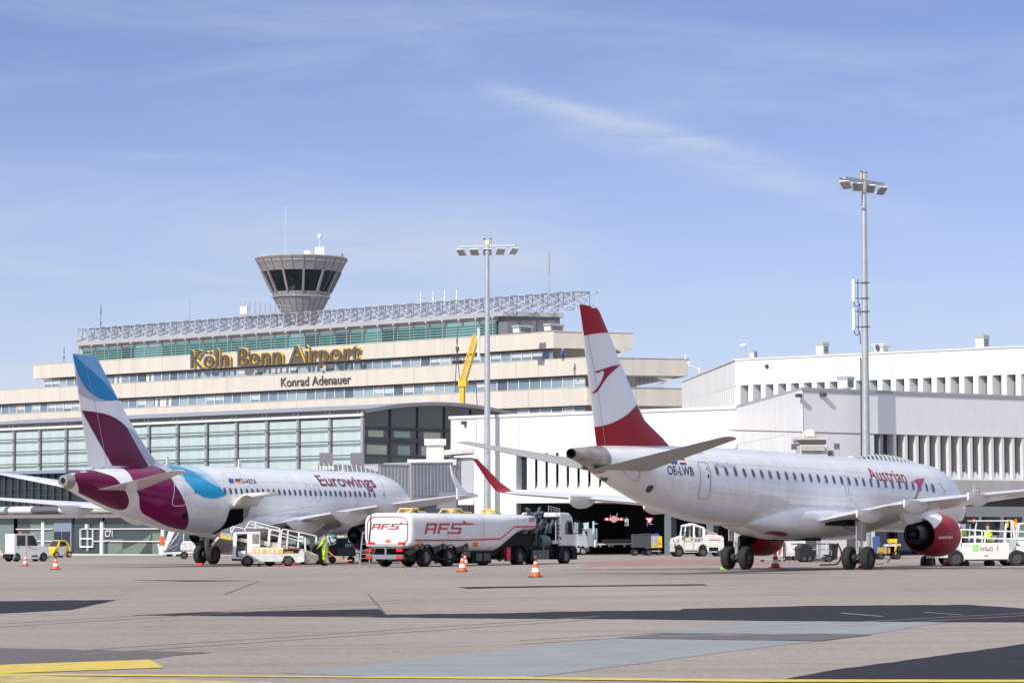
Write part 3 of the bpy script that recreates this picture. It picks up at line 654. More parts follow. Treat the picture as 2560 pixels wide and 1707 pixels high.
m = MB(); m.box(ux(636), .1, gb, ux(846), .28, gb + 4.0, 0); 
for a, b in ((648, 728), (742, 828)): m.box(ux(a), .02, gb + .1, ux(b), .11, zz1 - .25, 1)
m.build('door', [mat('door_frame_blue', (.22, .25, .33), .45), GLD], anx)
m = MB(); u0, zc = F3.pt(*k('D', 1232, 946)); u1 = ux(1335)
text_flat(m, 'C71', u1 - u0, (u0, .02, zc), (1, 0, 0), (0, 0, 1), 0, .012, height=F3.pt(*k('D', 1232, 870))[1] - zc); m.box(u0, .0, zc - .45, u0 + (u1 - u0) * .5, .02, zc - .35)
m.build('gate_number', WHT, anx)
m = MB(); m.box(ul, -.3, gz(F3.O.x) - .1, 22, .0, gz(F3.O.x) + .14); m.build('kerb', mat('pale_kerb', (.55, .55, .52), .8, var=.1), anx)
# white pier ---------------------------------------------------------
F4 = Fac(1843, 235, -41)
pier = F4.thing('white_pier', 'long white pier building with sculpted window fins above a dark undercroft', 'building')
up0 = F4.U(1127); P1 = F4.pt(1843, 1014.5)[1]; Ps = F4.pt(1500, k('G', 0, 112)[1])[1]; Pq = F4.pt(1430, k('G', 0, 410)[1])[1]; Pr = F4.pt(1430, k('G', 0, 480)[1])[1]; Pb = F4.pt(1440, 1256)[1]
m = MB(); m.box(up0, 0, Ps, 0.0, 25, P1 - .25, 0); m.box(up0 - .15, -.12, P1 - .24, .1, 25, P1, 0); m.box(up0, 0, Pb, 0, 25, Pr, 0); m.box(up0, .75, Pr, 0, 25, Ps, 1)
for px in (1190, 1298, 1474, 1655): u = F4.U(px); m.box(u - .02, -.005, Ps, u + .02, .01, P1 - .25, 2)
m.build('wall', [WHT, GLD, JNT], pier)
m = MB(); m.box(F4.U(1135), 0.02, Pb, F4.U(1186), .9, Ps, 0); m.box(F4.U(1186), .02, 0, F4.U(1290), 6, Ps - .003, 0); m.build('end_wall', WHT, pier)
proto = None; fp = 1.16; nf = int((0 - F4.U(1296)) / fp)
for i in range(nf):
    if proto is None:
        m = MB(); w = fp * .76
        m.add([(0, 0, Pr), (w, 0, Pr), (w, 0, Ps), (0, 0, Ps), (w * .1, .7, Pq), (w * .45, .7, Pq + .1), (w * .45, .7, Ps), (w * .1, .7, Ps)], [(0, 1, 2, 3), (1, 5, 6, 2), (0, 3, 7, 4), (0, 4, 5, 1)])
        m.add([(w, 0.01, Pr), (fp, .01, Pr), (fp, .7, Pq), (w * .45, .7, Pq)], [(0, 1, 2, 3)])
        proto = m.build('window_fin', WHT, pier, fix=False); proto.location = (-fp * (i + 1), 0, 0)
    else: inst(proto, pier, (-fp * (i + 1), 0, 0))
UC = mat('undercroft_shade', (.03, .032, .036), .7, var=.3, vs=.5)  # near-black walls: the shade under the buildings is put into their colour
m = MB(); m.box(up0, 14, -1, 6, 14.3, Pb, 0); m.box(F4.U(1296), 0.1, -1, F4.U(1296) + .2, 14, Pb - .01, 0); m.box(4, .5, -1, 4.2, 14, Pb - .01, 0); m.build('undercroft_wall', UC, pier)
for px in (1640, 1745):
    u = F4.U(px); m = MB(); m.box(u - .35, 1.5, -1, u + .35, 2.2, Pb - .003); m.build('column', mat('column_grey', (.12, .15, .17), .6), pier)
m = MB(); u, z_ = F4.pt(*k('B', 955, 1295)); m.box(u - .25, -.4, z_ - .2, u + .1, 0, z_ + .1); m.build('camera', STD, pier)
m = MB(); u0, u1 = F4.U(k('B', 858, 0)[0]), F4.U(k('B', 1022, 0)[0]); zt, zbb = F4.pt(1180, 1050)[1], F4.pt(1190, 1108)[1]
for a, b, c, d in ((u0, zbb, u0 + .05, zt), (u1, zbb, u1 + .05, zt), (u0, zt, u1 + .05, zt + .05)): m.box(a, -.02, b, c, -.002, d)
m.build('hatch_outline', mat('outline_grey', (.5, .5, .5), .6), pier)
# the corner block with the ribbed right-hand facade
F5L = Fac(2006, 206, -85.3); F5 = Fac(2006, 206, 34.3)
blk = F5.thing('ribbed_block', 'pale ribbed metal airport block with tall finned windows above a concrete band', 'building')
RIB = mat('ribbed_metal', (.80, .80, .82), .45, var=.05, vs=.6)
C1 = F5.pt(2006, 968.5)[1]; Cb = F5.pt(2560, 1093.5)[1]; Cs = F5.pt(*k('C', 2100, 1092))[1]; Ct = F5.pt(*k('C', 2100, 1150))[1]; Cc = F5.pt(*k('C', 2100, 1256))[1]
uw = F5.U(k('C', 1371, 0)[0]); ue = F5.U(2620); uL5 = F5L.U(1843)
lp = Matrix.Rotation(R(-119.6), 3, 'Z')
cl = lp @ Vector((uL5, 0, 0))
poly = [(0, 0), (ue, 0), (ue, 22), (cl.x + 16, 30), (cl.x, cl.y)]
m = MB(); m.prism(poly, Cb, C1 - .2, 0); m.prism([(-.05, -.1), (ue + .1, -.1), (ue, 22), (cl.x + 16, 30), (cl.x - .1, cl.y)], C1 - .2, C1, 1)
m.prism([(0, 0.003), (uw, 0.003), (uw, 10), (cl.x + 16, 30), (cl.x * .36, cl.y * .36)], 0, Cb - .003, 0)
x = .3
while x < ue:
    m.box(x, -.0025, Cb, x + .16, .01, C1 - .21, 0); x += .32
m.box(uw - 13, -.02, Cb - .06, uw, .005, Cb + .02, 2)
m.build('wall', [RIB, mat('roof_edge_metal', (.36, .37, .40), .5), JNT], blk)
lf = MB(); zl0 = F5L.pt(*k('C', 480, 930))[1]
lf.box(uL5, -.03, C1 - 3.6, 0, .03, C1 - .25)
# left face fins
npf = 22
for i in range(npf):
    u = uL5 + .3 + i * (F5L.U(k('C', 790, 0)[0]) - uL5) / npf; lf.box(u, -.03, 2, u + .55, .6, Cb - .01)
lf = MB()
for i in range(npf):
    u = uL5 + .3 + i * (F5L.U(k('C', 790, 0)[0]) - uL5) / npf
    lf.add([(u, -.05, 1), (u + .75, -.05, 1), (u + .75, -.05, Cb), (u, -.05, Cb), (u + .9, .7, 1), (u + .9, .7, Cb)], [(0, 1, 2, 3), (1, 4, 5, 2)])
lf.box(F5L.U(k('C', 790, 0)[0]), -.05, 0, 0, .3, Cb); lf.box(uL5, .75, 0, -.2, .9, Cb); lf.box(uL5, -.06, Cb + .002, -.0, .1, C1 - .21)
o = lf.build('side_wall', WHT, blk); o.matrix_local = F5.M.inverted() @ F5L.M
m = MB(); m.box(uw, .8, Cs, ue, .9, Cb, 0); m.box(uw, -.02, Cc, ue, 2, Ct, 1); m.box(uw, .05, Ct, ue, .75, Ct + .06, 1)
m.build('window_band', [mat('shaded_window_glass', (.085, .075, .062), .08, var=.5, vs=.8, spec=.7), CON], blk)
u1 = F5.U(k('C', 1500, 0)[0]); u2 = F5.U(k('C', 2340, 0)[0]); fp5 = (u2 - u1) / 12; proto = None
for i in range(-1, 17):
    u = u1 + i * fp5
    if i < 0:
        m = MB(); m.box(u - .2, .1, Cs, u + .1, .8, Cb); m.build('window_post', mat('blue_grey_post', (.28, .32, .40), .5), blk); continue
    if u > ue: break
    if proto is None:
        m = MB(); w = fp5 * .24
        m.add([(0, 0, Ct), (w, 0, Ct), (w * 1.1, .05, Cb), (0, .05, Cb), (w * .9, .8, Cs), (w * .9, .8, Cb), (w * .1, .8, Cs), (w * .1, .8, Cb)], [(0, 1, 2, 3), (1, 4, 5, 2), (0, 3, 7, 6)])
        m.add([(w, .0, Ct), (fp5, .0, Ct), (fp5 + w * .1, .78, Cs), (w, .78, Cs), ((w + fp5) / 2, .12, Ct + .9 * (Cs - Ct))], [(0, 1, 4), (0, 4, 3), (1, 2, 4), (3, 4, 2)])
        m.box(w * 1.15, .70, Cs, w * 1.35, .79, Cb, 1)
        proto = m.build('window_fin', [WHT, STD], blk, fix=False); proto.location = (u, 0, 0)
    else: inst(proto, blk, (u, 0, 0))
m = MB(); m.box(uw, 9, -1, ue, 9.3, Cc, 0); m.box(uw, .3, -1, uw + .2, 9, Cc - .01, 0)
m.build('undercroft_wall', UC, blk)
for i in range(9):
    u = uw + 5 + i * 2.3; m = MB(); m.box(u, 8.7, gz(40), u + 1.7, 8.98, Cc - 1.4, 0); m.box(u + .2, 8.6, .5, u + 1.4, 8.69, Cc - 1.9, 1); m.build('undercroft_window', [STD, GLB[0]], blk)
m = MB(); m.box(uw + 2, 2, Cc - .7, ue, 2.2, Cc - .01); m.build('soffit_beam', STD, blk)
for x, y in ((1025, 592), (866, 598)):
    m = MB(); u, z_ = F5.pt(*k('C', x, y)); m.box(u - .12, -.4, z_ - .12, u + .2, 0, z_ + .12); m.build('camera', STD, blk)
# height-limit sign
u, z_ = F5.pt(*k('H', 1878, 425)); sg = F5.thing('height_sign', 'round red-ringed height limit sign reading 2,8m on the concrete band', 'sign'); sg.location = F5.M @ Vector((u, -.08, z_))
rs = 46 / 2 / 3.92 * 212 / FPX * 1.75
m = MB(); m.cyl((0, 0, 0), (0, .05, 0), rs, n=28, smooth=False); m.build('plate', WHT, sg)
m = MB(); n = 28
m.loft([[(rs * q * math.cos(2 * math.pi * i / n), -.004, rs * q * math.sin(2 * math.pi * i / n)) for i in range(n)] for q in (1, .8)], cap=False, smooth=False)
m.add([(-rs * .2, -.005, rs * .8), (rs * .2, -.005, rs * .8), (0, -.005, rs * .5)], [(0, 1, 2)]); m.add([(-rs * .2, -.005, -rs * .8), (rs * .2, -.005, -rs * .8), (0, -.005, -rs * .5)], [(0, 1, 2)])
m.build('ring', RED, sg, fix=False); m = MB(); text_flat(m, '2,8m', rs * 1.25, (-rs * .62, -.006, -rs * .18), (1, 0, 0), (0, 0, 1), 0, .01, height=rs * .42); m.build('height_text', BLM, sg, fix=False)
# upper white building -----------------------------------------------
F6 = Fac(1840, 275, -39.5); F6L = Fac(1840, 275, -86)
upb = F6.thing('upper_white_building', 'tall white airport building with a row of finned windows behind the ribbed block', 'building')
D1 = F6.pt(1840, 897)[1]; Db = F6.pt(1840, k('C', 0, 531)[1])[1]; ue6 = F6.U(2640); uL6 = F6L.U(1705)
lp = Matrix.Rotation(R(-46.5), 3, 'Z'); cl = lp @ Vector((uL6, 0, 0))
m = MB(); m.prism([(0, 0), (ue6, 0), (ue6, 25), (cl.x + 3, cl.y + 20), (cl.x, cl.y)], Db, D1 - .15, 0); m.prism([(-.1, -.1), (ue6, -.1), (ue6, 25), (cl.x + 3, cl.y + 20), (cl.x - .1, cl.y)], D1 - .15, D1, 2)
for px in (2033, 2232, 2436): u = F6.U(px); m.box(u - .02, -.006, Db, u + .02, .01, D1 - .15, 1)
m.build('wall', [WHT, JNT, mat('roof_trim', (.60, .59, .57), .6)], upb)
m = MB(); m.prism([(0.8, .8), (ue6, .8), (ue6, 24), (cl.x + 3, cl.y + 19), (cl.x + 1, cl.y)], 0, Db); m.build('inner_wall', mat('window_recess', (.16, .17, .19), .3), upb)
proto = None; fp6 = F6.U(k('C', 1690, 0)[0]) - F6.U(k('C', 1601, 0)[0]); i = 0; u = F6.U(k('C', 1571, 0)[0])
u -= fp6 * int(u / fp6)
while u < ue6:
    if proto is None:
        m = MB(); w = fp6 * .36; m.add([(0, 0, 5), (w, 0, 5), (w, 0, Db), (0, 0, Db), (w + .25, .8, 5), (w + .25, .8, Db), (.1, .8, 5), (.1, .8, Db)], [(0, 1, 2, 3), (1, 4, 5, 2), (0, 3, 7, 6)])
        m.box(w + .55, .72, 5, fp6, .79, Db, 1); proto = m.build('window_fin', [WHT, GLD], upb, fix=False); proto.location = (u, 0, 0)
    else: inst(proto, upb, (u, 0, 0))
    u += fp6
m = MB(); n = 26; uu = uL6
m.box(uL6, .01, 3, F6L.U(1785), .2, Db)
for i in range(n):
    u = uL6 + i * (-uL6) / n; m.add([(u, 0, 3), (u + .95, 0, 3), (u + .95, 0, Db), (u, 0, Db), (u + 1.1, .8, 3), (u + 1.1, .8, Db)], [(0, 1, 2, 3), (1, 4, 5, 2)])
o = m.build('side_fin', WHT, upb, fix=False); o.matrix_local = F6.M.inverted() @ F6L.M
m = MB(); u, z_ = F6.pt(*k('C', 675, 406)); m.sph((u, -.1, z_), .2, 8); m.build('lamp_dot', STD, upb)
# yellow crane behind the hall
p = at(*k('B', 930, 1175), 330); cr_ = thing('crane', 'yellow lattice boom crane rising behind the glass hall', 'crane', (p.x, p.y, 0), R(-20))
zb = p.z - 3; zm = at(*k('B', 930, 1040), 330).z; ztp = at(*k('B', 1025, 725), 330).z; dx = at(*k('B', 1025, 725), 330).x - p.x
m = MB(); m.box(-.26, -.26, 0, .26, .26, zm); m.build('tower', YEL, cr_)
m = MB(); a, b = Vector((0, 0, zm)), Vector((dx * 1.05, 0, ztp)); d = (b - a).normalized(); s_ = Vector((0, .3, 0)); q = d.cross(Vector((0, 1, 0))) * .34; n = 14
cs = [s_ + q, -s_ + q, -s_ - q, s_ - q]
for c in cs: m.cyl(a + c * .9, b + c * .8, .07, n=4)
for i in range(n):
    for j in range(4): m.cyl(a.lerp(b, i / n) + cs[j] * .9, a.lerp(b, (i + 1) / n) + cs[(j + 1) % 4] * .9, .045, n=4); m.cyl(a.lerp(b, i / n) + cs[j] * .9, a.lerp(b, i / n) + cs[(j + 1) % 4] * .9, .045, n=4)
m.build('boom', YEL, cr_)
m = MB(); m.box(-.36, -.4, zm - .4, .6, .4, zm + .3); m.build('slew_box', YEL, cr_)
m = MB(); m.cyl((-.9, 0, zm - 1), (-.5, 0, zm + 6.5), .05, n=5); m.cyl((.9 - 1.2, 0, zm), (-.7, 0, zm + 5), .05, n=5); m.cyl((dx * .95, 0, ztp - 5), (dx * 1.1, 0, ztp - 8), .05, n=5); m.box(-.75, -.15, zm + 3.6, -.45, .15, zm + 4.1); m.build('cable', STD, cr_)
# light masts ---------------------------------------------------------
def light_mast(px, Z, top_y, rz, label, wl=1.0, heads=4):
    p = spot(px, Z); t = thing('light_mast', label, 'light mast', p, rz, 'floodlight masts'); H = at(px, top_y, Z).z - p.z
    m = MB(); m.cyl((0, 0, 0), (0, 0, H), .33, .17, n=12); 
    for i in range(9): m.cyl((0, 0, 1.5 + i * 1.2), (0, 0, 1.53 + i * 1.2), .345 - i * .008, n=12)
    m.build('pole', STL, t)
    m = MB(); m.box(-2.5, -.12, H - .02, 2.5, .12, H + .14); m.box(-2.6, .35, H, 2.4, .5, H + .1); m.cyl((0, 0, H - .6), (0, 0, H + .1), .22, n=10); m.build('crossbeam', STL, t)
    for i in range(heads):
        x = -2.3 + 4.6 * i / (heads - 1)
        T = Matrix.Translation((x, 0, H - .42)) @ Matrix.Rotation(-rz + R(-35 + 70 * i / (heads - 1)), 4, 'Z') @ Matrix.Rotation(R(-42), 4, 'X')
        m = MB(); m.box(-.38, -.36, -.05, .38, .36, .05, 0, T)
        for j in range(4): m.box(-.34, -.33 + j * .175, -.06, .34, -.20 + j * .175, -.051, 1, T)
        hd = m.build('floodlight', [WHD, mat('lamp_glass', (.22, .22, .22), .3)], t)
    m = MB(); m.box(-.18, -.15, H + .2, .18, .15, H + .5, 0); m.cyl((0, 0, H + .1), (0, 0, H + .2), .1)
    for x in (-.28, .28): m.cyl((x, 0, H + .22), (x, 0, H + .62), .1, n=8, m=1); m.sph((x, 0, H + .66), .1, 8, m=2)
    m.build('warning_lamp', [WHT, mat('dull_yellow', (.5, .42, .12), .5), STD], t)
    return t, H
tR, HR = light_mast(2167, 208, 455, R(50), 'tall grey floodlight mast with two white antenna cylinders, right side of the apron')
tL, HL = light_mast(1218, 250.5, 617, R(-14), 'tall grey floodlight mast standing between the two airliners', heads=5)
for y0, y1, xx in ((935, 1112, 0), (1160, 1335, 0)):
    za_, zb_ = at(2133, k('M', 0, y0)[1], 208).z - tR.location.z, at(2133, k('M', 0, y1)[1], 208).z - tR.location.z
    m = MB(); m.cyl((-.5, .6, zb_), (-.5, .6, za_), .13, n=12); m.build('antenna_cylinder', WHT, tR)
    m = MB(); m.cyl((-.3, .37, zb_ - .1), (-.3, .37, za_), .035, n=6)
    for zz in (zb_ + .25, za_ - .25): m.cyl((-.5, .6, zz), (.22, -.27, zz), .035, n=6); m.cyl((0, 0, zz - .03), (0, 0, zz + .03), .3, n=12)
    m.tube([(-.5, .6, zb_), (-.44, .53, zb_ - .3), (-.33, .4, zb_ - .35), (-.24, .28, zb_ - .1), (-.21, .25, zb_ - 1)], .035); m.build('antenna_bracket', STD, tR)
m = MB(); m.cyl((-.22, .27, 0), (-.20, .24, HR - 12.5), .05, n=6); m.build('cable', STD, tR)
m = MB(); zz = at(1200, k('B', 0, 760)[1], 250).z; m.cyl((-.75, 0, zz - 1.4), (-.75, 0, zz + 1.1), .12, n=10); m.cyl((-.75, 0, zz - 1), (0, 0, zz - 1), .04); m.cyl((-.75, 0, zz), (0, 0, zz), .04); m.build('antenna_cylinder', WHT, tL)
# ------------------------------------------------------------------ airliners
def pinterp(tab, x):
    """smooth monotone-ish interpolation through rows (x, a, b, ...)"""
    if x <= tab[0][0]: return tab[0][1:]
    if x >= tab[-1][0]: return tab[-1][1:]
    for i in range(len(tab) - 1):
        if tab[i][0] <= x <= tab[i + 1][0]: break
    x0, x1 = tab[i][0], tab[i + 1][0]; t = (x - x0) / (x1 - x0); out = []
    for c in range(1, len(tab[0])):
        s1 = (tab[i + 1][c] - tab[i][c]) / (x1 - x0)
        def sl(j):
            if j <= 0 or j >= len(tab) - 1: return s1
            a = (tab[j][c] - tab[j - 1][c]) / (tab[j][0] - tab[j - 1][0]); b = (tab[j + 1][c] - tab[j][c]) / (tab[j + 1][0] - tab[j][0])
            return 0 if a * b <= 0 else 2 * a * b / (a + b)
        m0, m1 = sl(i) * (x1 - x0), sl(i + 1) * (x1 - x0)
        if i == 0: m0 = 1.9 * s1 * (x1 - x0) if tab[0][0] < .1 else m0
        out.append((2 * t ** 3 - 3 * t ** 2 + 1) * tab[i][c] + (t ** 3 - 2 * t ** 2 + t) * m0 + (-2 * t ** 3 + 3 * t ** 2) * tab[i + 1][c] + (t ** 3 - t ** 2) * m1)
    return out
def catmull(pts, n=6):
    out = []
    for i in range(len(pts) - 1):
        p0 = pts[i - 1] if i else pts[0]; p1, p2 = pts[i], pts[i + 1]; p3 = pts[i + 2] if i + 2 < len(pts) else p2
        for q in range(n):
            t = q / n; out.append(tuple(.5 * (2 * b + (c - a) * t + (2 * a - 5 * b + 4 * c - d) * t * t + (3 * b - a - 3 * c + d) * t ** 3) for a, b, c, d in zip(p0, p1, p2, p3)))
    return out
def curve(c, *segs):
    """closed outline from polylines that are each smoothed, joined at corners"""
    out = []
    for s_ in segs: out += catmull(kk(c, s_)) if len(s_) > 2 else kk(c, s_)[:1]
    return out
class Air:
    def __init__(s, X, Z, a, mg, prof, name, label, pitch=0):
        s.mg = mg; s.prof = prof; s.M = Matrix.Translation((X, Z, gz(X))) @ Matrix.Rotation(R(90) - a, 4, 'Z') @ Matrix.Rotation(R(pitch), 4, 'Y')
        s.Mi = s.M.inverted(); s.t = thing(name, label, 'airliner'); s.t.matrix_world = s.M
        s.bvh = {}
    def loc(s, px, py, y):
        o = s.Mi @ CAM; d = s.Mi.to_3x3() @ ray(px, py); t = (y - o.y) / d.y; p = o + d * t; return p.x, p.z
    def st(s, px, py, y): x, z_ = s.loc(px, py, y); return s.mg - x, z_
    def sec(s, st): return pinterp(s.prof, st)      # top, bottom, halfwidth, zwidth
    def surf(s, st, th, off=0, side=-1):
        top, bot, hw, zw = s.sec(st); c, n = math.cos(th), math.sin(th)
        hh = (top - zw) if n >= 0 else (zw - bot)
        nn = Vector((0, side * c / max(hw, .01), n / max(hh, .01))).normalized()
        return Vector((s.mg - st, side * hw * c, zw + hh * n)) + nn * off
    def body(s, mt, n=72, st1=None, name='fuselage'):
        sts = [0.0, .04, .12, .25, .45, .7, 1, 1.4, 1.9, 2.5, 3.2, 4, 5, 6]; e = st1 or s.prof[-1][0]
        q = 6.8
        while q < e - .3: sts.append(q); q += .55
        sts.append(e); m = MB()
        m.loft([[s.surf(x, 2 * math.pi * i / n) for i in range(n)] for x in sts]); o = m.build(name, mt, s.t); s.keep('body', m); return o
    def keep(s, key, m, T=None):
        vs = [Vector(v) for v in m.v]
        if T: vs = [T @ v for v in vs]
        s.bvh[key] = BVHTree.FromPolygons(vs, m.f)
    def hit(s, key, px, py, off):
        o = s.Mi @ CAM; d = (s.Mi.to_3x3() @ ray(px, py)).normalized(); b = s.bvh[key]
        h = b.ray_cast(o, d)
        if h[0] is None:
            t = -o.y / d.y; p = o + d * t
            h = b.find_nearest(p)
        n = h[1]
        if n.dot(d) > 0: n = -n
        return h[0] + n * off
    def decal(s, key, pts, mt, name, off=.012, grid=5, mirror=False, parent=None):
        b = bmesh.new(); f = b.faces.new([b.verts.new((x, y, 0)) for x, y in pts]); b.normal_update()
        bmesh.ops.triangulate(b, faces=b.faces[:], ngon_method='EAR_CLIP')
        xs_ = [p[0] for p in pts]; ys_ = [p[1] for p in pts]
        for ax, lo, hi in ((0, min(xs_), max(xs_)), (1, min(ys_), max(ys_))):
            v = lo + grid
            while v < hi:
                no = (1, 0, 0) if ax == 0 else (0, 1, 0); co = (v, 0, 0) if ax == 0 else (0, v, 0)
                bmesh.ops.bisect_plane(b, geom=b.verts[:] + b.edges[:] + b.faces[:], plane_co=co, plane_no=no); v += grid
        b.verts.index_update(); P = [s.hit(key, v.co.x, v.co.y, off) for v in b.verts]; F = [tuple(v.index for v in f.verts) for f in b.faces]; b.free()
        m = MB(); m.add(P, F, 0, True)
        if mirror: m.add([Vector((p.x, -p.y, p.z)) for p in P], [tuple(reversed(f)) for f in F], 0, True)
        return m.build(name, mt, parent or s.t, auto=False)
    def outline(s, key, pts, w, mt, name, closed=True, off=.014):
        P = pts + pts[:1] if closed else pts; m = MB()
        for a, b in zip(P, P[1:]):
            n = max(1, int(math.dist(a, b) / 5)); d = (b[0] - a[0], b[1] - a[1]); L_ = math.hypot(*d) or 1; nx, ny = -d[1] / L_ * w / 2, d[0] / L_ * w / 2; vs = []
            for i in range(n + 1):
                t = i / n; x, y = a[0] + d[0] * t, a[1] + d[1] * t
                vs += [s.hit(key, x + nx, y + ny, off), s.hit(key, x - nx, y - ny, off)]
            m.add(vs, [(2 * i, 2 * i + 1, 2 * i + 3, 2 * i + 2) for i in range(n)], 0, True)
        return m.build(name, mt, s.t, auto=False)
    def text(s, txt, p0, p1, height, mt, name, bold=.0, key='body', shear=0, off=.014):
        """lettering wrapped on the skin between two picture points of its baseline"""
        v, f, w = text2d(txt, bold); b = bmesh.new(); vs = [b.verts.new((x, y, 0)) for x, y in v]
        for q in f:
            try: b.faces.new([vs[i] for i in q])
            except ValueError: pass
        for i in range(-3, 12): bmesh.ops.bisect_plane(b, geom=b.verts[:] + b.edges[:] + b.faces[:], plane_co=(0, i * .09, 0), plane_no=(0, 1, 0))
        A, B_ = s.hit(key, *p0, 0), s.hit(key, *p1, 0); h = height / .70; P = []
        for q in b.verts:
            base = A.lerp(B_, q.co.x + shear * q.co.y); st = s.mg - base.x; top, bot, hw, zw = s.sec(st)
            n = max(-.99, min(.99, (base.z - zw) / ((top - zw) if base.z > zw else (zw - bot)))); th = math.asin(n)
            # march along the arc
            rr_ = (hw + (top - zw)) / 2; P.append(s.surf(st, th + q.co.y * h / rr_, off))
        b.verts.index_update(); F = [tuple(v.index for v in f.verts) for f in b.faces]; b.free()
        m = MB(); m.add(P, F, 0, True); return m.build(name, mt, s.t, auto=False)
    def window(s, st, zc, w, h, mt, port=True):
        for side in (-1, 1):
            if side == 1 and not port: continue
            top, bot, hw, zw = s.sec(st); th = math.asin(max(-1, min(1, (zc - zw) / (top - zw if zc > zw else zw - bot)))); rr_ = (hw + (top - zw)) / 2; m = MB()
            for q, o, k_ in ((1.28, .004, 1), (1, .010, 0)):
                c = []; n = 14
                for i in range(n):
                    t = 2 * math.pi * i / n; ex = lambda a: math.copysign(abs(a) ** .75, a)
                    c.append(s.surf(st + w / 2 * q * ex(math.cos(t)), th + h / 2 * q * ex(math.sin(t)) / rr_, o, side))
                m.add(c, [tuple(range(n))], k_)
            m.build('cabin_window', mt, s.t, auto=False)
def airfoil(le, te, y, z_, tc, n=12, vert=False):
    """closed loop; le/te in x, thickness along z (or along y when vert)"""
    c = le - te; up, lo = [], []
    for i in range(n + 1):
        q = (1 - math.cos(math.pi * i / n)) / 2; t = 5 * tc * c * (.2969 * math.sqrt(q) - .126 * q - .3516 * q * q + .2843 * q ** 3 - .1015 * q ** 4) + .008
        cb = 0 if vert else .018 * c * math.sin(math.pi * q) * (1 if c > 0 else 0)
        x = le - q * c
        if vert: up.append((x, y + t, z_)); lo.append((x, y - t, z_))
        else: up.append((x, y, z_ + cb + t)); lo.append((x, y, z_ + cb - t))
    return up + lo[::-1][1:-1]
def lofted(rings, seg=5):
    out = []
    for a, b in zip(rings, rings[1:]):
        for i in range(seg): out.append([tuple(p + (q - p) * i / seg for p, q in zip(u, v)) for u, v in zip(a, b)])
    return out + [rings[-1]]
def wheel(mb, c, r, w, axis, m_t=0, m_r=1):
    """tyre and hub as one lofted body of revolution about 'axis' (unit vector)"""
    c = Vector(c); ax = Vector(axis).normalized(); a = Vector((0, 0, 1)); b = ax.cross(a).normalized(); n = 28
    def rg(rad, o): return [c + ax * o + (a * math.cos(2 * math.pi * i / n) + b * math.sin(2 * math.pi * i / n)) * rad for i in range(n)]
    pr = [(.58, -.42), (.62, -.5), (.82, -.5), (.95, -.40), (1, -.22), (1, .22), (.95, .40), (.82, .5), (.62, .5), (.58, .42)]
    mb.loft([rg(r * q, w * o) for q, o in pr], m_t, cap=False)
    for sgn in (-1, 1): mb.loft([rg(r * q, w * o * sgn) for q, o in ((.585, .42), (.54, .30), (.30, .26), (.26, .40), (.10, .42), (.02, .42))], m_r, cap=False)
HUB = mat('wheel_hub', (.10, .10, .10), .5, metal=.3, var=.3, vs=6); TYR = mat('aircraft_tyre', (.034, .034, .038), .85, var=.25, vs=4, spec=.2)
BRK = mat('brake_dark', (.03, .03, .03), .5, metal=.5)
def gear(ac, y, r, w, gap, z_top, x=0, name='main_gear', brace=True, lean=0):
    m = MB(); zb = r
    m.cyl((x, y, zb), (x, y + lean, z_top), .085, .10, n=12); m.cyl((x, y + lean * .3, zb + (z_top - zb) * .30), (x, y + lean, z_top), .15, n=14)
    m.cyl((x, y - gap / 2, zb), (x, y + gap / 2, zb), .08, n=10)
    if brace:
        sg = 1 if y < 0 else -1
        m.cyl((x - .1, y, zb + (z_top - zb) * .55), (x + .1, y + sg * 1.2, z_top), .055, n=8); m.cyl((x - .14, y, zb + .15), (x - .24, y, zb + (z_top - zb) * .45), .03, n=6); m.cyl((x - .2, y - .06, zb + .2), (x - .05, y - .12, z_top), .025, n=6)
        m.box(x - .55, y - sg * .16, zb + (z_top - zb) * .45, x + .5, y - sg * .13, z_top - .1)
    g_ = m.build(name, [mat('gear_paint', (.55, .55, .55), .4, metal=.2, var=.2, vs=4)], ac.t)
    for sg in (-1, 1):
        mb = MB(); wheel(mb, (x, y + sg * gap / 2, r), r, w, (0, 1, 0)); wo = mb.build('wheel', [TYR, HUB], g_)
    mb = MB()
    for sg in (-1, 1): mb.cyl((x, y + sg * .06, r), (x, y + sg * (gap / 2 - w * .35), r), r * .42, n=16)
    for i in range(9): a = i * 2.4; mb.cyl((x + .18 * math.cos(a), y - .2, r + .18 * math.sin(a)), (x + .2 * math.cos(a + .3), y + .2, r + .2 * math.sin(a + .3)), .03, n=5)
    mb.build('brake', BRK, g_)
def cowl(ac, st0, y, zc, prof, mt, name, n=48, fn=None):
    m = MB(); rgs = [[(ac.mg - st0 - dx, y + r_ * math.cos(2 * math.pi * i / n), zc + r_ * math.sin(2 * math.pi * i / n)) for i in range(n)] for dx, r_ in prof]
    m.loft(rgs, cap=False)
    if fn:
        for i, f in enumerate(m.f):
            c = sum((Vector(m.v[j]) for j in f), Vector()) / len(f); m.m[i] = fn(ac.mg - st0 - c.x, c.y - y, c.z - zc)
    return m
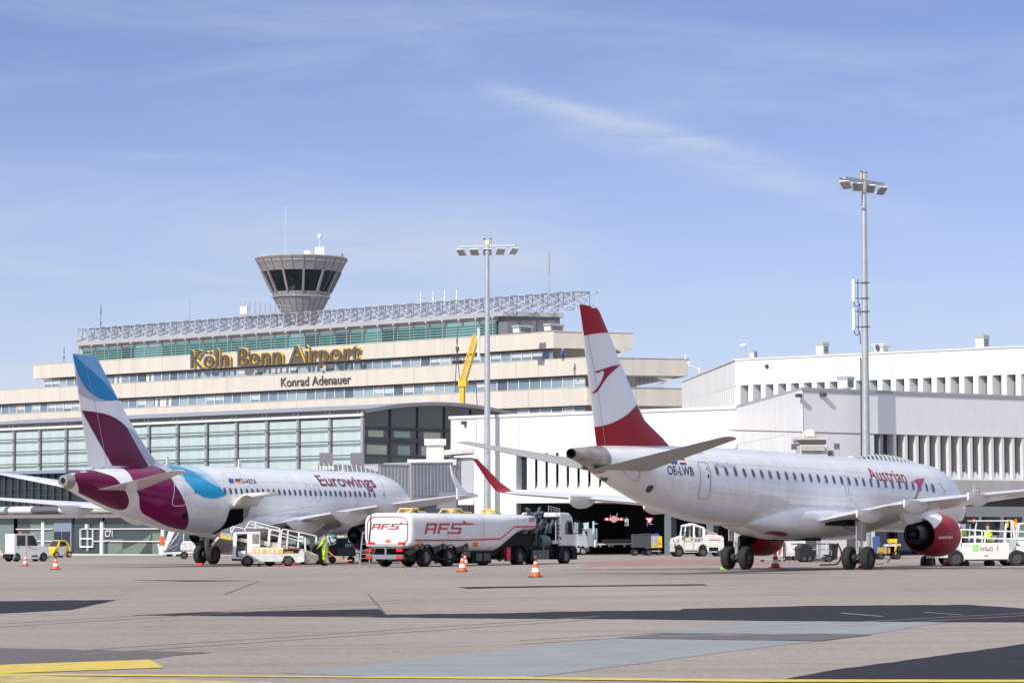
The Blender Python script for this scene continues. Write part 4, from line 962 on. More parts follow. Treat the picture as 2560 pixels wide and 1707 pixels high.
def fairing(ac, y, st0, st1, zc, w, h, mt, blunt=True):
    m = MB(); rg = []; top = zc + h * .32
    ks = ((0, .04, .05), (.08, .35, .3), (.25, .8, .7), (.45, 1, .95), (.65, 1, 1), (.82, .8, .9), (.94, .45, .72), (1, .22, .60)) if blunt else ((0, .05, .05), (.1, .4, .35), (.3, .85, .8), (.5, 1, 1), (.7, .8, .8), (.88, .4, .45), (1, .04, .08))
    for t, sw, sh in ks:
        x = ac.mg - (st0 + (st1 - st0) * t); b = w / 2 * sw; H = h * sh
        rg.append([(x, y + b * a, top - H * c) for a, c in ((1, 0), (1, .35), (.92, .62), (.62, .86), (.25, 1), (-.25, 1), (-.62, .86), (-.92, .62), (-1, .35), (-1, 0), (-.5, -.02), (.5, -.02))])
    m.loft(rg); return m.build('flap_fairing', mt, ac.t)
WIN = [mat('cabin_window_glass', (.06, .075, .12), .12, spec=.7), mat('window_rim', (.60, .61, .64), .35)]
WNG = mat('wing_paint', (.66, .67, .69), .35, coat=.2, var=.06, vs=.5)
SEA = mat('skin_seam', (.42, .43, .47), .5)
EXH = mat('burnt_titanium', (.42, .38, .34), .35, metal=.6, var=.45, vs=2.2)

# ---- regional jet with the red tail (right) -------------------------
ATR = mat('livery_red', (.33, .002, .016), .32, spec=.18, var=.12, vs=1.5)
pE = [(0, 2.98, 2.92, .02, 2.95), (.25, 3.32, 2.55, .42, 2.94), (.7, 3.66, 2.28, .70, 2.98), (1.4, 4.02, 2.05, 1.0, 3.08), (2.2, 4.42, 1.92, 1.22, 3.2), (3.0, 4.85, 1.86, 1.37, 3.3), (3.9, 5.08, 1.83, 1.46, 3.4), (5.2, 5.16, 1.82, 1.505, 3.46), (15, 5.17, 1.82, 1.505, 3.48), (25, 5.13, 1.82, 1.505, 3.48), (28, 5.10, 1.93, 1.45, 3.50), (31, 5.03, 2.30, 1.30, 3.60), (34, 4.93, 2.96, 1.02, 3.88), (36, 4.84, 3.52, .74, 4.16), (36.7, 4.80, 3.74, .62, 4.26), (37.6, 4.72, 4.02, .44, 4.36), (38.3, 4.66, 4.18, .30, 4.42), (38.65, 4.62, 4.24, .22, 4.44)]
E1 = Air(12.662, 131.304, .542, 18.484, pE, 'regional_jet', 'white airliner with red and white fin, red engine cowls, right of the tank lorry', pitch=.7)
E1.body([ACW], st1=36.65); m = MB(); n = 40
m.loft([[E1.surf(x, 2 * math.pi * i / n, .004) for i in range(n)] for x in (36.6, 36.9, 37.2, 37.5, 37.8, 38.1, 38.4, 38.65)], cap=False)
for q, d in ((.8, 38.62), (.78, 38.2), (.1, 38.1)): pass
c0 = Vector((E1.mg - 38.65, 0, 4.43)); m.loft([[c0 + Vector((dx, r_ * math.cos(2 * math.pi * i / n), r_ * math.sin(2 * math.pi * i / n))) for i in range(n)] for dx, r_ in ((0, .20), (-.02, .17), (.3, .14), (.32, .01))], 1, cap=False)
m.build('tail_cone', [EXH, BLM], E1.t)
# fin
def fin(ac, LEpts, TEpts, th0, th1, mt, n=110):
    le = sorted([ac.loc(*p, 0)[::-1] for p in LEpts]); te = sorted([ac.loc(*p, 0)[::-1] for p in TEpts])
    def ev(tab, z_):
        if z_ <= tab[0][0]: return tab[0][1]
        for a, b in zip(tab, tab[1:]):
            if a[0] <= z_ <= b[0]: return a[1] + (b[1] - a[1]) * (z_ - a[0]) / (b[0] - a[0])
        return tab[-1][1]
    z0, z1 = min(le[0][0], te[0][0]), max(le[-1][0], te[-1][0]); m = MB(); rg = []
    for i in range(n + 1):
        z_ = z0 + (z1 - z0) * i / n; c = ev(le, z_) - ev(te, z_); th = th0 + (th1 - th0) * i / n
        rg.append(airfoil(ev(le, z_), ev(te, z_), 0, z_, th / max(c, .3), vert=True))
    m.loft(rg); ac.keep('fin', m); o = m.build('fin', mt, ac.t); o.data.shade_smooth(); return o
fin(E1, [k('V', 875, 1195), k('V', 760, 1075), k('V', 662, 978), k('V', 636, 920), k('V', 600, 850), k('V', 375, 285), k('V', 325, 165), k('V', 300, 112), k('V', 270, 86), k('V', 200, 70)], [k('V', 291, 1200), k('V', 150, 66)], .46, .16, ACW)
CR['V']
RD2 = ATR
E1.decal('fin', kk('V', [(150, 64), (270, 84)]) + catmull(kk('V', [(270, 84), (300, 110), (325, 165), (377, 286)])) + catmull(kk('V', [(377, 286), (300, 291), (240, 299), (181, 312)])), ATR, 'fin_tip_paint', mirror=True)
E1.decal('fin', catmull(kk('V', [(265, 1026), (350, 1012), (440, 980), (530, 925), (602, 850)])) + kk('V', [(602, 850), (640, 940), (662, 978), (760, 1075), (875, 1180), (289, 1183)]), ATR, 'fin_base_paint', mirror=True)
def arrow(c, pts_): return catmull(kk(c, pts_[0])) + catmull(kk(c, pts_[1])) + kk(c, [pts_[1][-1]])
E1.decal('fin', catmull(kk('V', [(472, 539), (420, 545), (350, 567), (266, 594)])) + catmull(kk('V', [(266, 594), (298, 601), (325, 585), (343, 590), (340, 625), (312, 688), (278, 735), (244, 762)])) + catmull(kk('V', [(244, 762), (275, 757), (305, 728), (345, 665), (385, 615), (472, 539)])) , ATR, 'arrow_emblem', off=.02, mirror=False)
# rudder seam, stabilisers, wings
E1.outline('fin', kk('V', [(215, 300), (300, 760), (352, 1170)]), .8, SEA, 'rudder_seam', closed=False)
def tailplane(ac, root_px, tip_px, yr, yt, cr_, ct, mt, z_root=None, t0=.10):
    rx, rz = ac.loc(*root_px, -yr); tx, tz_ = ac.loc(*tip_px, -yt)
    for sg in (-1, 1):
        m = MB(); a = airfoil(rx + cr_, rx, sg * yr, rz, t0); sl_ = (tz_ - rz) / (yt - yr)
        r0 = airfoil(rx + cr_ * 1.12, rx, sg * yr * .2, rz - sl_ * yr * .8, t0)
        b = airfoil(tx + ct, tx, sg * (yt - .12), tz_, .09); c = airfoil(tx + ct * .75, tx + .05, sg * yt, tz_ + .01, .03)
        m.loft(lofted([r0, a, b, c], 3)); m.build('tailplane', mt, ac.t)
tailplane(E1, (1523, 1163), (1811, 1093), .95, 6.04, 3.5, 1.25, mat('tailplane_grey', (.36, .35, .335), .45, metal=.1, var=.06, vs=.6))
def wings(ac, secs, mt, tipm=None):
    for sg in (-1, 1):
        m = MB(); rg = [airfoil(ac.mg - le, ac.mg - te, sg * y, z_, t) for y, le, te, z_, t in secs]
        m.loft(lofted(rg, 4)); m.build('wing', mt, ac.t)
SE = [(.6, 12.4, 20.2, 1.95, .13), (1.6, 13.1, 20.0, 2.08, .13), (3.2, 14.1, 19.7, 2.42, .12), (4.9, 15.1, 19.6, 2.78, .115), (9, 17.5, 20.6, 3.12, .11), (13.3, 20.0, 21.75, 3.42, .10)]
wings(E1, SE, WNG)
for sg in (-1, 1):
    m = MB(); rg = []
    for y, le, te, z_, tl in ((13.3, 20.0, 21.75, 3.42, 5), (13.60, 20.45, 21.95, 3.52, 30), (13.86, 21.1, 22.15, 3.92, 60), (14.36, 22.35, 22.75, 4.98, 66)):
        c = airfoil(E1.mg - le, E1.mg - te, 0, 0, .06); T = Matrix.Translation((0, sg * y, z_)) @ Matrix.Rotation(sg * R(tl), 4, 'X'); rg.append([tuple(T @ Vector(p)) for p in c])
    m.loft(lofted(rg, 4)); m.build('winglet', ATR, E1.t)
for y, s0, s1, zc in ((3.9, 17.6, 20.7, 2.42), (6.3, 18.3, 21.15, 2.82), (9.6, 19.5, 22.1, 3.08)):
    for sg in (-1, 1): fairing(E1, sg * y, s0, s1, zc, .42, .56, WNG)
# belly fairing
m = MB(); n = 40; rg = []
for st, hw, zb, zt in ((12.0, .5, 1.95, 2.2), (12.8, 1.3, 1.62, 2.7), (14.2, 1.72, 1.36, 3.0), (18, 1.80, 1.30, 3.1), (21, 1.76, 1.32, 3.05), (22.6, 1.55, 1.46, 2.8), (23.8, 1.15, 1.66, 2.45), (24.6, .6, 1.84, 2.1)):
    rg.append([(E1.mg - st, hw * math.cos(2 * math.pi * i / n), (zb + zt) / 2 + (zt - zb) / 2 * math.copysign(abs(math.sin(2 * math.pi * i / n)) ** .8, math.sin(2 * math.pi * i / n))) for i in range(n)])
m.loft(rg); E1.keep('belly', m); m.build('belly_fairing', ACW, E1.t)
E1.decal('belly', catmull(kk('U', [(360, 185), (480, 160), (600, 165), (690, 195), (690, 225), (600, 230), (480, 205), (360, 195)])), mat('underside_red', (.30, .01, .02), .3, coat=.3), 'belly_emblem', mirror=False)
m = MB()
for sg in (-1, 1): m.box(E1.mg - 19.2, sg * .55 - .35, 1.285, E1.mg - 17.9, sg * .55 + .35, 1.5); m.cyl((0, sg * 1.9, 1.95), (0, sg * 1.9, 2.2), .85, n=16)
m.build('wheel_well', BLM, E1.t)
for sg in (-1, 1):
    CW = [(0, .78), (.03, .70), (.1, .66), (-.02, .82), (.0, .84), (.35, .93), (1.1, .97), (2.0, .95), (2.8, .86), (3.35, .76), (3.36, .73), (2.5, .74)]
    prof = [(.5, .70), (.06, .70), (0, .76), (.06, .83), (.2, .885)] + [(q, pinterp([(.2, .885), (.5, .94), (1.1, .97), (2.0, .95), (2.8, .86), (3.35, .755)], q)[0]) for q in [.25 + .06 * j for j in range(52)]] + [(3.35, .755), (3.345, .735), (2.4, .76)]
    prof = [(a_ * .86, b_) for a_, b_ in prof]
    m = cowl(E1, 12.2, sg * 4.4, 1.60, prof, None, 'n', n=120, fn=lambda dx, dy, dz: 2 if dx < .2 else (0 if dz > .10 + (3.3 - dx) * .40 else 1))
    if sg < 0: E1.keep('cowl', m)
    o = m.build('engine_cowl', [ACW, ATR, CHR], E1.t)
    m = cowl(E1, 11.6, sg * 4.4, 1.60, [(2.4, .76), (2.42, .40), (3.4, .50), (3.9, .44), (4.25, .36), (4.24, .33), (3.9, .34), (3.88, .22), (4.2, .20), (4.55, .03)], None, 'n'); m.build('exhaust_nozzle', mat('dark_nozzle', (.045, .045, .055), .35, metal=.7), o)
    m = cowl(E1, 12.2, sg * 4.4, 1.60, [(.42, .70), (.44, .25), (.3, .16), (.15, .02)], None, 'n'); m.build('fan', STD, o)
    m = MB(); y = sg * 4.4; m.side([(E1.mg - 12.6, 2.45), (E1.mg - 16.6, 2.0), (E1.mg - 17.4, 2.6), (E1.mg - 14.8, 2.85)], y - .14, y + .14); m.build('engine_pylon', WNG, E1.t, bevel=.05)
gear(E1, -2.97, .52, .38, .88, 2.2, lean=-.1); gear(E1, 2.97, .52, .38, .88, 2.2, lean=.1)
gear(E1, 0, .36, .20, .36, 2.0, x=14.7, name='nose_gear', brace=False)
for i in range(28): E1.window(28.9 - .80 * i, 4.06 - .0045 * i, .25, .36, WIN)
E1.window(6.55, 3.92, .34, .40, WIN); 
DR = mat('door_outline', (.38, .39, .43), .45)
E1.outline('body', kk('C', [(217, 1033), (262, 1031), (285, 1048), (303, 1095), (306, 1150), (302, 1235), (288, 1268), (232, 1272), (222, 1255), (238, 1175), (238, 1100), (228, 1060)]), 1.3, DR, 'door')
E1.outline('body', kk('C', [(1158, 1117), (1183, 1121), (1196, 1165), (1204, 1210), (1208, 1247), (1190, 1250), (1180, 1190)]), .8, DR, 'overwing_exit')
E1.outline('body', kk('C', [(1778, 1170), (1806, 1176), (1830, 1215), (1838, 1248)]), .9, DR, 'front_door', closed=False)
E1.decal('body', kk('C', [(274, 1068), (281, 1070), (283, 1080), (276, 1079)]), BLM, 'door_window', off=.018, grid=3); E1.decal('body', kk('C', [(284, 1112), (293, 1114), (295, 1136), (287, 1134)]), BLM, 'door_handle', off=.018, grid=3)
E1.decal('body', kk('C', [(40, 1022), (78, 1010), (88, 1045), (48, 1044)]), mat('flag_blue', (.02, .06, .42), .4), 'union_flag', grid=4)
m_w = E1.decal('body', kk('C', [(90, 1005), (130, 1009), (145, 1048), (104, 1046)]), mat('flag_white', (.8, .8, .8), .4), 'national_flag', grid=4, off=.012)
E1.decal('body', kk('C', [(90, 1005), (130, 1009), (135, 1021), (95, 1018)]), ATR, 'flag_stripe', grid=4, off=.02); E1.decal('body', kk('C', [(99, 1034), (140, 1036), (145, 1049), (104, 1047)]), ATR, 'flag_stripe', grid=4, off=.02)
E1.text('OE-LWB', k('C', 24, 1113), k('C', 196, 1120), .36, mat('registration_black', (.02, .02, .03), .4), 'registration', .006)
E1.text('Lufthansa Group', k('C', 326, 1063), k('C', 474, 1071), .24, mat('pale_blue_print', (.36, .40, .55), .4), 'group_lettering')
E1.text('Austrian', k('C', 1352, 1148), k('C', 1590, 1168), .66, ATR, 'airline_lettering', .0)
E1.decal('body', catmull(kk('H', [(1378, 294), (1340, 297), (1300, 301), (1270, 318), (1239, 337)])) + catmull(kk('H', [(1239, 337), (1275, 333), (1300, 345), (1310, 385), (1303, 430), (1283, 480), (1256, 527)])) + catmull(kk('H', [(1256, 527), (1280, 525), (1310, 462), (1335, 400), (1355, 350), (1378, 294)])), mat('arrow_crimson', (.42, .012, .09), .25, coat=.5), 'arrow_emblem', off=.016, grid=4)
m = MB()
v, f, w = text2d('austrian', .025)
A_, B_ = E1.hit('cowl', *k('H', 1512, 884), .02), E1.hit('cowl', *k('H', 1650, 886), .02)
b = bmesh.new(); vs = [b.verts.new((x, y, 0)) for x, y in v]
for q in f:
    try: b.faces.new([vs[i] for i in q])
    except ValueError: pass
b.verts.index_update(); hh = 46 / 3.92
P = [E1.hit('cowl', k('H', 1512, 884)[0] + q.co.x * 138 / 3.92, k('H', 1512, 884)[1] - q.co.y * hh, .015) for q in b.verts]
m.add(P, [tuple(q.index for q in f_.verts) for f_ in b.faces]); b.free(); m.build('cowl_lettering', WHT, E1.t)
for pts_, nm in (([(370, 405), (395, 372), (455, 360), (476, 378), (455, 400), (420, 412)], 'outflow_vent'), ([(838, 495), (852, 455), (880, 440), (916, 442), (912, 475), (880, 510), (850, 512)], 'service_panel')):
    E1.decal('body', kk('G', pts_), STD, nm, off=.01, grid=4)
E1.outline('body', kk('G', [(600, 270), (650, 340), (700, 385), (765, 402), (782, 340), (780, 270)]), 1.3, mat('seal_grey', (.36, .37, .42), .5), 'tailplane_seal', closed=False)
m = MB(); m.box(-.25, -.04, 0, .25, .04, .35); o = m.build('blade_antenna', WHT, E1.t); o.location = (E1.mg - 33, 0, 4.98)

# ---- airliner with the burgundy and blue tail (left) ----------------
PUR = mat('livery_burgundy', (.12, .0, .045), .2, coat=.1, spec=.2); MAG = mat('livery_magenta', (.19, .0, .075), .2, coat=.1, spec=.2)
CYA = mat('livery_cyan', (.0, .22, .50), .25, coat=.15, spec=.3); LBL = mat('livery_light_blue', (.18, .42, .75), .25, coat=.1, spec=.3); LGR = mat('livery_pale_grey', (.42, .44, .52), .25, coat=.5)
pA = [(0, 3.42, 3.36, .02, 3.40), (.3, 3.95, 2.78, .55, 3.40), (.9, 4.42, 2.40, 1.0, 3.46), (1.8, 4.95, 2.08, 1.42, 3.55), (2.8, 5.45, 1.92, 1.70, 3.66), (3.9, 5.72, 1.84, 1.88, 3.76), (5.6, 5.85, 1.78, 1.975, 3.80), (15, 5.86, 1.75, 1.975, 3.80), (24, 5.86, 1.76, 1.975, 3.80), (27, 5.83, 1.98, 1.90, 3.86), (30, 5.74, 2.45, 1.66, 4.02), (33, 5.58, 3.12, 1.28, 4.32), (35, 5.42, 3.66, .93, 4.56), (36.4, 5.26, 4.08, .64, 4.70), (37.0, 5.16, 4.28, .48, 4.74), (37.57, 5.06, 4.46, .33, 4.76)]
A1 = Air(-15.364, 179.472, .491, 17.862, pA, 'airliner', 'white airliner with a burgundy and blue swirled tail, parked nose away on the left')
A1.body([ACW], st1=37.1); m = MB(); n = 36
m.loft([[A1.surf(x, 2 * math.pi * i / n, .004) for i in range(n)] for x in (37.05, 37.3, 37.57)], cap=False)
c0 = Vector((A1.mg - 37.57, 0, 4.76)); m.loft([[c0 + Vector((dx, r_ * math.cos(2 * math.pi * i / n), r_ * math.sin(2 * math.pi * i / n))) for i in range(n)] for dx, r_ in ((0, .31), (-.02, .17), (.4, .15), (.42, .01))], 0, cap=False)
m.build('tail_cone', [mat('tail_cone_grey', (.32, .31, .31), .35, metal=.5)], A1.t)
m = MB(); m.cyl((A1.mg - 37.59, 0, 4.76), (A1.mg - 37.3, 0, 4.76), .15, n=18); m.build('exhaust_outlet', BLM, A1.t)
fin(A1, [k('I', 935, 950), k('I', 850, 915), k('I', 800, 865), k('I', 740, 770), k('I', 650, 620), k('I', 550, 437), k('I', 455, 250), k('I', 395, 128), k('I', 371, 90)], [k('I', 321, 968), k('I', 192, 74)], .55, .20, ACW)
A1.decal('fin', catmull(kk('I', [(192, 72), (260, 84), (371, 90)])) + kk('I', [(371, 90), (395, 128), (455, 250)]) + kk('I', [(550, 437)]) + catmull(kk('I', [(552, 438), (470, 330), (360, 225), (270, 145), (196, 76)])), LBL, 'fin_swirl', mirror=True, off=.010)
A1.decal('fin', catmull(kk('I', [(193, 74), (270, 145), (360, 225), (470, 330), (552, 438)])) + catmull(kk('I', [(552, 438), (470, 443), (390, 420), (300, 350), (240, 250), (205, 140), (193, 74)])), CYA, 'fin_swirl', mirror=True, off=.014)
A1.decal('fin', catmull(kk('I', [(212, 200), (250, 275), (300, 350), (390, 420), (470, 443)])) + catmull(kk('I', [(470, 446), (400, 450), (310, 425), (238, 375), (212, 200)])), LGR, 'fin_swirl', mirror=True, off=.010)
A1.decal('fin', catmull(kk('I', [(262, 519), (380, 533), (470, 553), (545, 590), (610, 645), (660, 730), (720, 840), (787, 952)])) + catmull(kk('I', [(787, 960), (640, 958), (503, 952)])) + kk('I', [(503, 952), (380, 735), (262, 519)]), PUR, 'fin_swirl', mirror=True, off=.014)
A1.decal('fin', catmull(kk('I', [(610, 643), (680, 690), (730, 760), (790, 858)])) + kk('I', [(850, 918), (830, 945)]) + catmull(kk('I', [(800, 945), (720, 840), (660, 730), (612, 645)])), LGR, 'fin_swirl', mirror=True, off=.011)
A1.outline('fin', kk('I', [(270, 82), (370, 480), (460, 950)]), .9, SEA, 'rudder_seam', closed=False, off=.02)
# fuselage swirls
A1.decal('body', catmull(kk('I', [(152, 1003), (195, 985), (240, 977), (320, 982), (420, 1008), (500, 1034), (545, 1066), (600, 1140), (628, 1200), (632, 1250), (605, 1290), (560, 1299)])) + catmull(kk('I', [(560, 1300), (480, 1276), (380, 1232), (300, 1192), (238, 1164)])) + catmull(kk('I', [(238, 1164), (238, 1120), (210, 1060), (152, 1003)])), PUR, 'fuselage_swirl', off=.012)
A1.decal('body', catmull(kk('I', [(500, 950), (640, 948), (785, 946), (860, 962), (925, 1000), (965, 1050), (1000, 1110), (1045, 1180), (1085, 1280), (1101, 1360), (1098, 1410), (1080, 1445), (1050, 1452)])) + catmull(kk('I', [(1050, 1453), (960, 1432), (880, 1400), (800, 1358), (738, 1320), (718, 1270), (713, 1200), (690, 1130), (655, 1045), (612, 990), (560, 962), (500, 950)])), MAG, 'fuselage_swirl', off=.012)
A1.decal('body', catmull(kk('I', [(985, 942), (1080, 946), (1160, 962), (1240, 1005), (1310, 1068), (1362, 1130)])) + catmull(kk('I', [(1362, 1130), (1300, 1110), (1200, 1060), (1100, 990), (985, 942)])), mat('livery_pale_blue', (.38, .60, .80), .22, coat=.6), 'fuselage_swirl', off=.011)
A1.decal('body', catmull(kk('I', [(840, 930), (900, 941), (985, 950), (1080, 972), (1180, 1030), (1280, 1090), (1350, 1130), (1398, 1181)])) + catmull(kk('I', [(1398, 1181), (1330, 1206), (1250, 1206), (1180, 1175), (1120, 1118), (1065, 1055), (1000, 995), (925, 950), (840, 930)])), mat('livery_bright_cyan', (.0, .36, .66), .22, coat=.2, spec=.3), 'fuselage_swirl', off=.013)
DRL = mat('white_door_frame', (.8, .8, .8), .4)
A1.outline('body', kk('D', [(2045, 178), (2095, 180), (2130, 205), (2165, 270), (2185, 370), (2184, 480), (2178, 560), (2150, 581), (2050, 583), (2025, 570), (2027, 520), (2045, 440), (2048, 300)]), 1.5, DRL, 'door', off=.02)
for x in (0, 97): A1.outline('body', kk('E', [(1330 + x, 333), (1378 + x, 336), (1398 + x, 380), (1413 + x, 480), (1414 + x, 520), (1395 + x, 533), (1365 + x, 530), (1350 + x, 500), (1340 + x, 420)]), .7, DR, 'overwing_exit')
A1.outline('body', kk('E', [(2165, 245), (2225, 310), (2260, 400), (2262, 500)]), .7, DR, 'front_door', closed=False)
A1.outline('body', kk('E', [(650, 725), (800, 690), (1000, 655), (1200, 620), (1400, 597), (1560, 590)]), .7, DR, 'root_seam', closed=False)
A1.text('Eurowings', k('J', 952, 366), k('J', 1498, 384), .88, mat('lettering_burgundy', (.16, .0, .07), .3), 'airline_lettering', .02)
A1.text('D-ASTX', k('E', 590, 318), k('E', 770, 327), .33, mat('registration_black', (.02, .02, .03), .4), 'registration', .012)
A1.decal('body', kk('E', [(424, 266), (482, 266), (496, 316), (440, 317)]), mat('flag_blue', (.02, .06, .42), .4), 'union_flag', grid=3)
for j, c in enumerate((mat('flag_black', (.02, .02, .02), .4), mat('flag_red', (.6, .02, .02), .4), mat('flag_gold', (.85, .5, .02), .4))):
    A1.decal('body', kk('E', [(499 + j * 6, 268 + j * 17), (558 + j * 6, 268 + j * 17), (564 + j * 6, 286 + j * 17), (505 + j * 6, 286 + j * 17)]), c, 'flag_stripe', grid=3)
# hold interior shade painted as a dark patch on the skin; raised cargo door
HLD = mat('hold_darkness', (.006, .006, .007), .9, spec=.05)
A1.decal('body', kk('E', [(445, 622), (600, 612)]) + kk('E', [(600, 770)]) + catmull(kk('E', [(560, 830), (480, 880), (400, 905), (300, 915), (235, 907)])) + catmull(kk('E', [(235, 907), (330, 850), (390, 775), (445, 622)])), HLD, 'hold_shade_patch', off=.02)
A1.decal('body', kk('E', [(600, 612), (682, 600), (655, 700), (600, 760)]), mat('hold_frame', (.28, .26, .24), .6), 'hold_frame', off=.02)
m = MB(); n = 8; rg = []
h0 = A1.hit('body', *k('E', 455, 603), 0); h1 = A1.hit('body', *k('E', 752, 575), 0)
for i in range(n + 1):
    t = i / n; rg.append([tuple(h0.lerp(h1, q) + Vector((0, -1.55 * t, .62 * math.sin(math.pi * t * .8) + .30 * t))) for q in (0, 1)])
m.loft(rg, closed=False, cap=False); o = m.build('cargo_door', mat('door_cream', (.72, .69, .60), .5), A1.t, fix=False); md = o.modifiers.new('s', 'SOLIDIFY'); md.thickness = .12; md.offset = 1
A1.decal('body', kk('D', [(2125, 720), (2160, 665), (2215, 670), (2200, 715), (2175, 738)]), BLM, 'outflow_vent', grid=3, off=.02)
for i in range(35): A1.window(27.4 - .588 * i, 4.36, .24, .36, WIN)
A1.window(6.2, 4.35, .14, .2, WIN)
tailplane(A1, (251, 1222), (434, 1177), .95, 6.22, 3.6, 1.3, ACW)
SA = [(.8, 11.9, 20.4, 2.2, .13), (2.0, 12.5, 19.9, 2.35, .13), (4.2, 13.7, 19.6, 2.72, .12), (6.4, 14.9, 19.7, 3.05, .115), (11.5, 17.8, 21.4, 3.55, .11), (16.9, 21.0, 22.75, 4.02, .10)]
wings(A1, SA, WNG)
for sg in (-1, 1):
    m = MB(); y = sg * 16.95
    fp_ = [A1.loc(*k('X', *q), -16.95) for q in ((845, 1016), (780, 955), (715, 895), (650, 780), (560, 620), (511, 478), (548, 700), (600, 850), (640, 940), (640, 1010), (642, 1158), (672, 1162), (715, 1060), (740, 1035))]
    if sg > 0: fp_ = [(x + .8, z_ * .93 + .2) for x, z_ in fp_]
    m.side(fp_, y - .035, y + .045)
    m.build('wingtip_fence', LBL if sg > 0 else ACW, A1.t, bevel=.02)
for y, s0, s1, zc in ((4.0, 16.5, 21.2, 2.35), (7.6, 17.4, 22.0, 2.9), (11.3, 19.0, 23.0, 3.35)):
    for sg in (-1, 1): fairing(A1, sg * y, s0, s1, zc, .5, .8, ACW, blunt=False)
m = MB(); n = 40; rg = []
for st, hw, zb, zt in ((10.8, .5, 1.9, 2.2), (11.8, 1.5, 1.6, 2.9), (13.4, 2.05, 1.42, 3.3), (18, 2.15, 1.38, 3.4), (20.6, 2.05, 1.40, 3.3), (22.2, 1.7, 1.5, 2.9), (23.6, 1.1, 1.7, 2.4)):
    rg.append([(A1.mg - st, hw * math.cos(2 * math.pi * i / n), (zb + zt) / 2 + (zt - zb) / 2 * math.copysign(abs(math.sin(2 * math.pi * i / n)) ** .8, math.sin(2 * math.pi * i / n))) for i in range(n)])
m.loft(rg); m.build('belly_fairing', ACW, A1.t)
m = MB()
for sg in (-1, 1): m.box(A1.mg - 18.7, sg * .6 - .4, 1.365, A1.mg - 17.2, sg * .6 + .4, 1.6); m.box(A1.mg - 18.6, sg * 3.0 - .9, 2.2, A1.mg - 17.0, sg * 3.0 + .9, 2.36)
m.build('wheel_well', BLM, A1.t)
for sg in (-1, 1):
    prof = [(.6, .88), (.06, .90), (0, .97), (.06, 1.04), (.5, 1.14), (1.6, 1.18), (2.6, 1.12), (3.2, .98), (3.19, .95), (2.4, .98)]
    m = cowl(A1, 12.0, sg * 5.75, 1.78, prof, None, 'n', fn=lambda dx, dy, dz: 1 if dx < .2 else 0)
    o = m.build('engine_cowl', [ACW, CHR], A1.t)
    m = cowl(A1, 12.0, sg * 5.75, 1.78, [(2.4, .98), (2.42, .55), (3.3, .62), (4.2, .5), (4.19, .46), (3.6, .46), (3.58, .3), (4.1, .28), (4.7, .03)], None, 'n'); m.build('exhaust_nozzle', MATS['dark_nozzle'], o)
    m = cowl(A1, 12.0, sg * 5.75, 1.78, [(.6, .88), (.62, .3), (.35, .18), (.2, .02)], None, 'n'); m.build('fan', STD, o)
    m = MB(); y = sg * 5.75; m.side([(A1.mg - 12.8, 2.85), (A1.mg - 17.2, 2.2), (A1.mg - 18, 2.8), (A1.mg - 15, 3.2)], y - .18, y + .18); m.build('engine_pylon', WNG, A1.t, bevel=.05)
gear(A1, -3.8, .585, .42, .93, 2.5); gear(A1, 3.8, .585, .42, .93, 2.5)
gear(A1, 0, .38, .22, .45, 2.0, x=12.6, name='nose_gear', brace=False)
m = MB(); m.side([(-.2, 0), (.2, 0), (-.05, .5), (-.2, .5)], -.03, .03)
for st in (8, 20, 27.5): o = m.build('blade_antenna', WHT, A1.t); o.location = (A1.mg - st, 0, 5.82)

# skin seams, lap lines and small stencils on both airliners
SEM = mat('faint_skin_seam', (.56, .57, .60), .4)
for ac, st_, z0, z1, e in ((E1, (5.4, 9.2, 13.0, 22.4, 26.2, 29.6, 32.4, 34.8), .0, .0, 36), (A1, (5.0, 9.6, 12.2, 21.8, 25.2, 28.4, 31.8, 34.6), 0, 0, 36)):
    m = MB()
    for st in st_:
        for a0, a1 in ((-62, 88), (92, 242)):
            vs = []; n = 26
            for i in range(n + 1):
                t = R(a0 + (a1 - a0) * i / n); vs += [ac.surf(st - .009, t, .004), ac.surf(st + .009, t, .004)]
            m.add(vs, [(2 * i, 2 * i + 1, 2 * i + 3, 2 * i + 2) for i in range(n)], 0, True)
    for deg in (-38, -14, 34, 62):
        vs = []; n = 60
        for i in range(n + 1):
            st = 5 + 26 * i / n; t = R(deg); vs += [ac.surf(st, t - .004, .004), ac.surf(st, t + .004, .004)]
        m.add(vs, [(2 * i, 2 * i + 1, 2 * i + 3, 2 * i + 2) for i in range(n)], 0, True)
    m.build('skin_seams', SEM, ac.t, fix=False)
    rr = random.Random(6); m = MB()
    for i in range(46):
        st = rr.uniform(4, 34); t = R(rr.uniform(-50, 30)); w = rr.uniform(.03, .10); h = rr.uniform(.02, .05)
        m.add([ac.surf(st, t, .006), ac.surf(st + w, t, .006), ac.surf(st + w, t + h / 2, .006), ac.surf(st, t + h / 2, .006)], [(0, 1, 2, 3)])
    m.build('stencil_marks', mat('stencil_grey', (.22, .22, .25), .5), ac.t, fix=False)
for pts_ in ([(1880, 1290), (1940, 1294), (1940, 1312), (1880, 1308)], [(2000, 1262), (2030, 1264), (2030, 1280), (2000, 1278)]): E1.outline('body', pts_, .6, SEM, 'access_panel')
for pts_ in ([(560, 1180), (600, 1182), (600, 1196), (560, 1194)],): A1.outline('body', pts_, .5, SEM, 'access_panel')
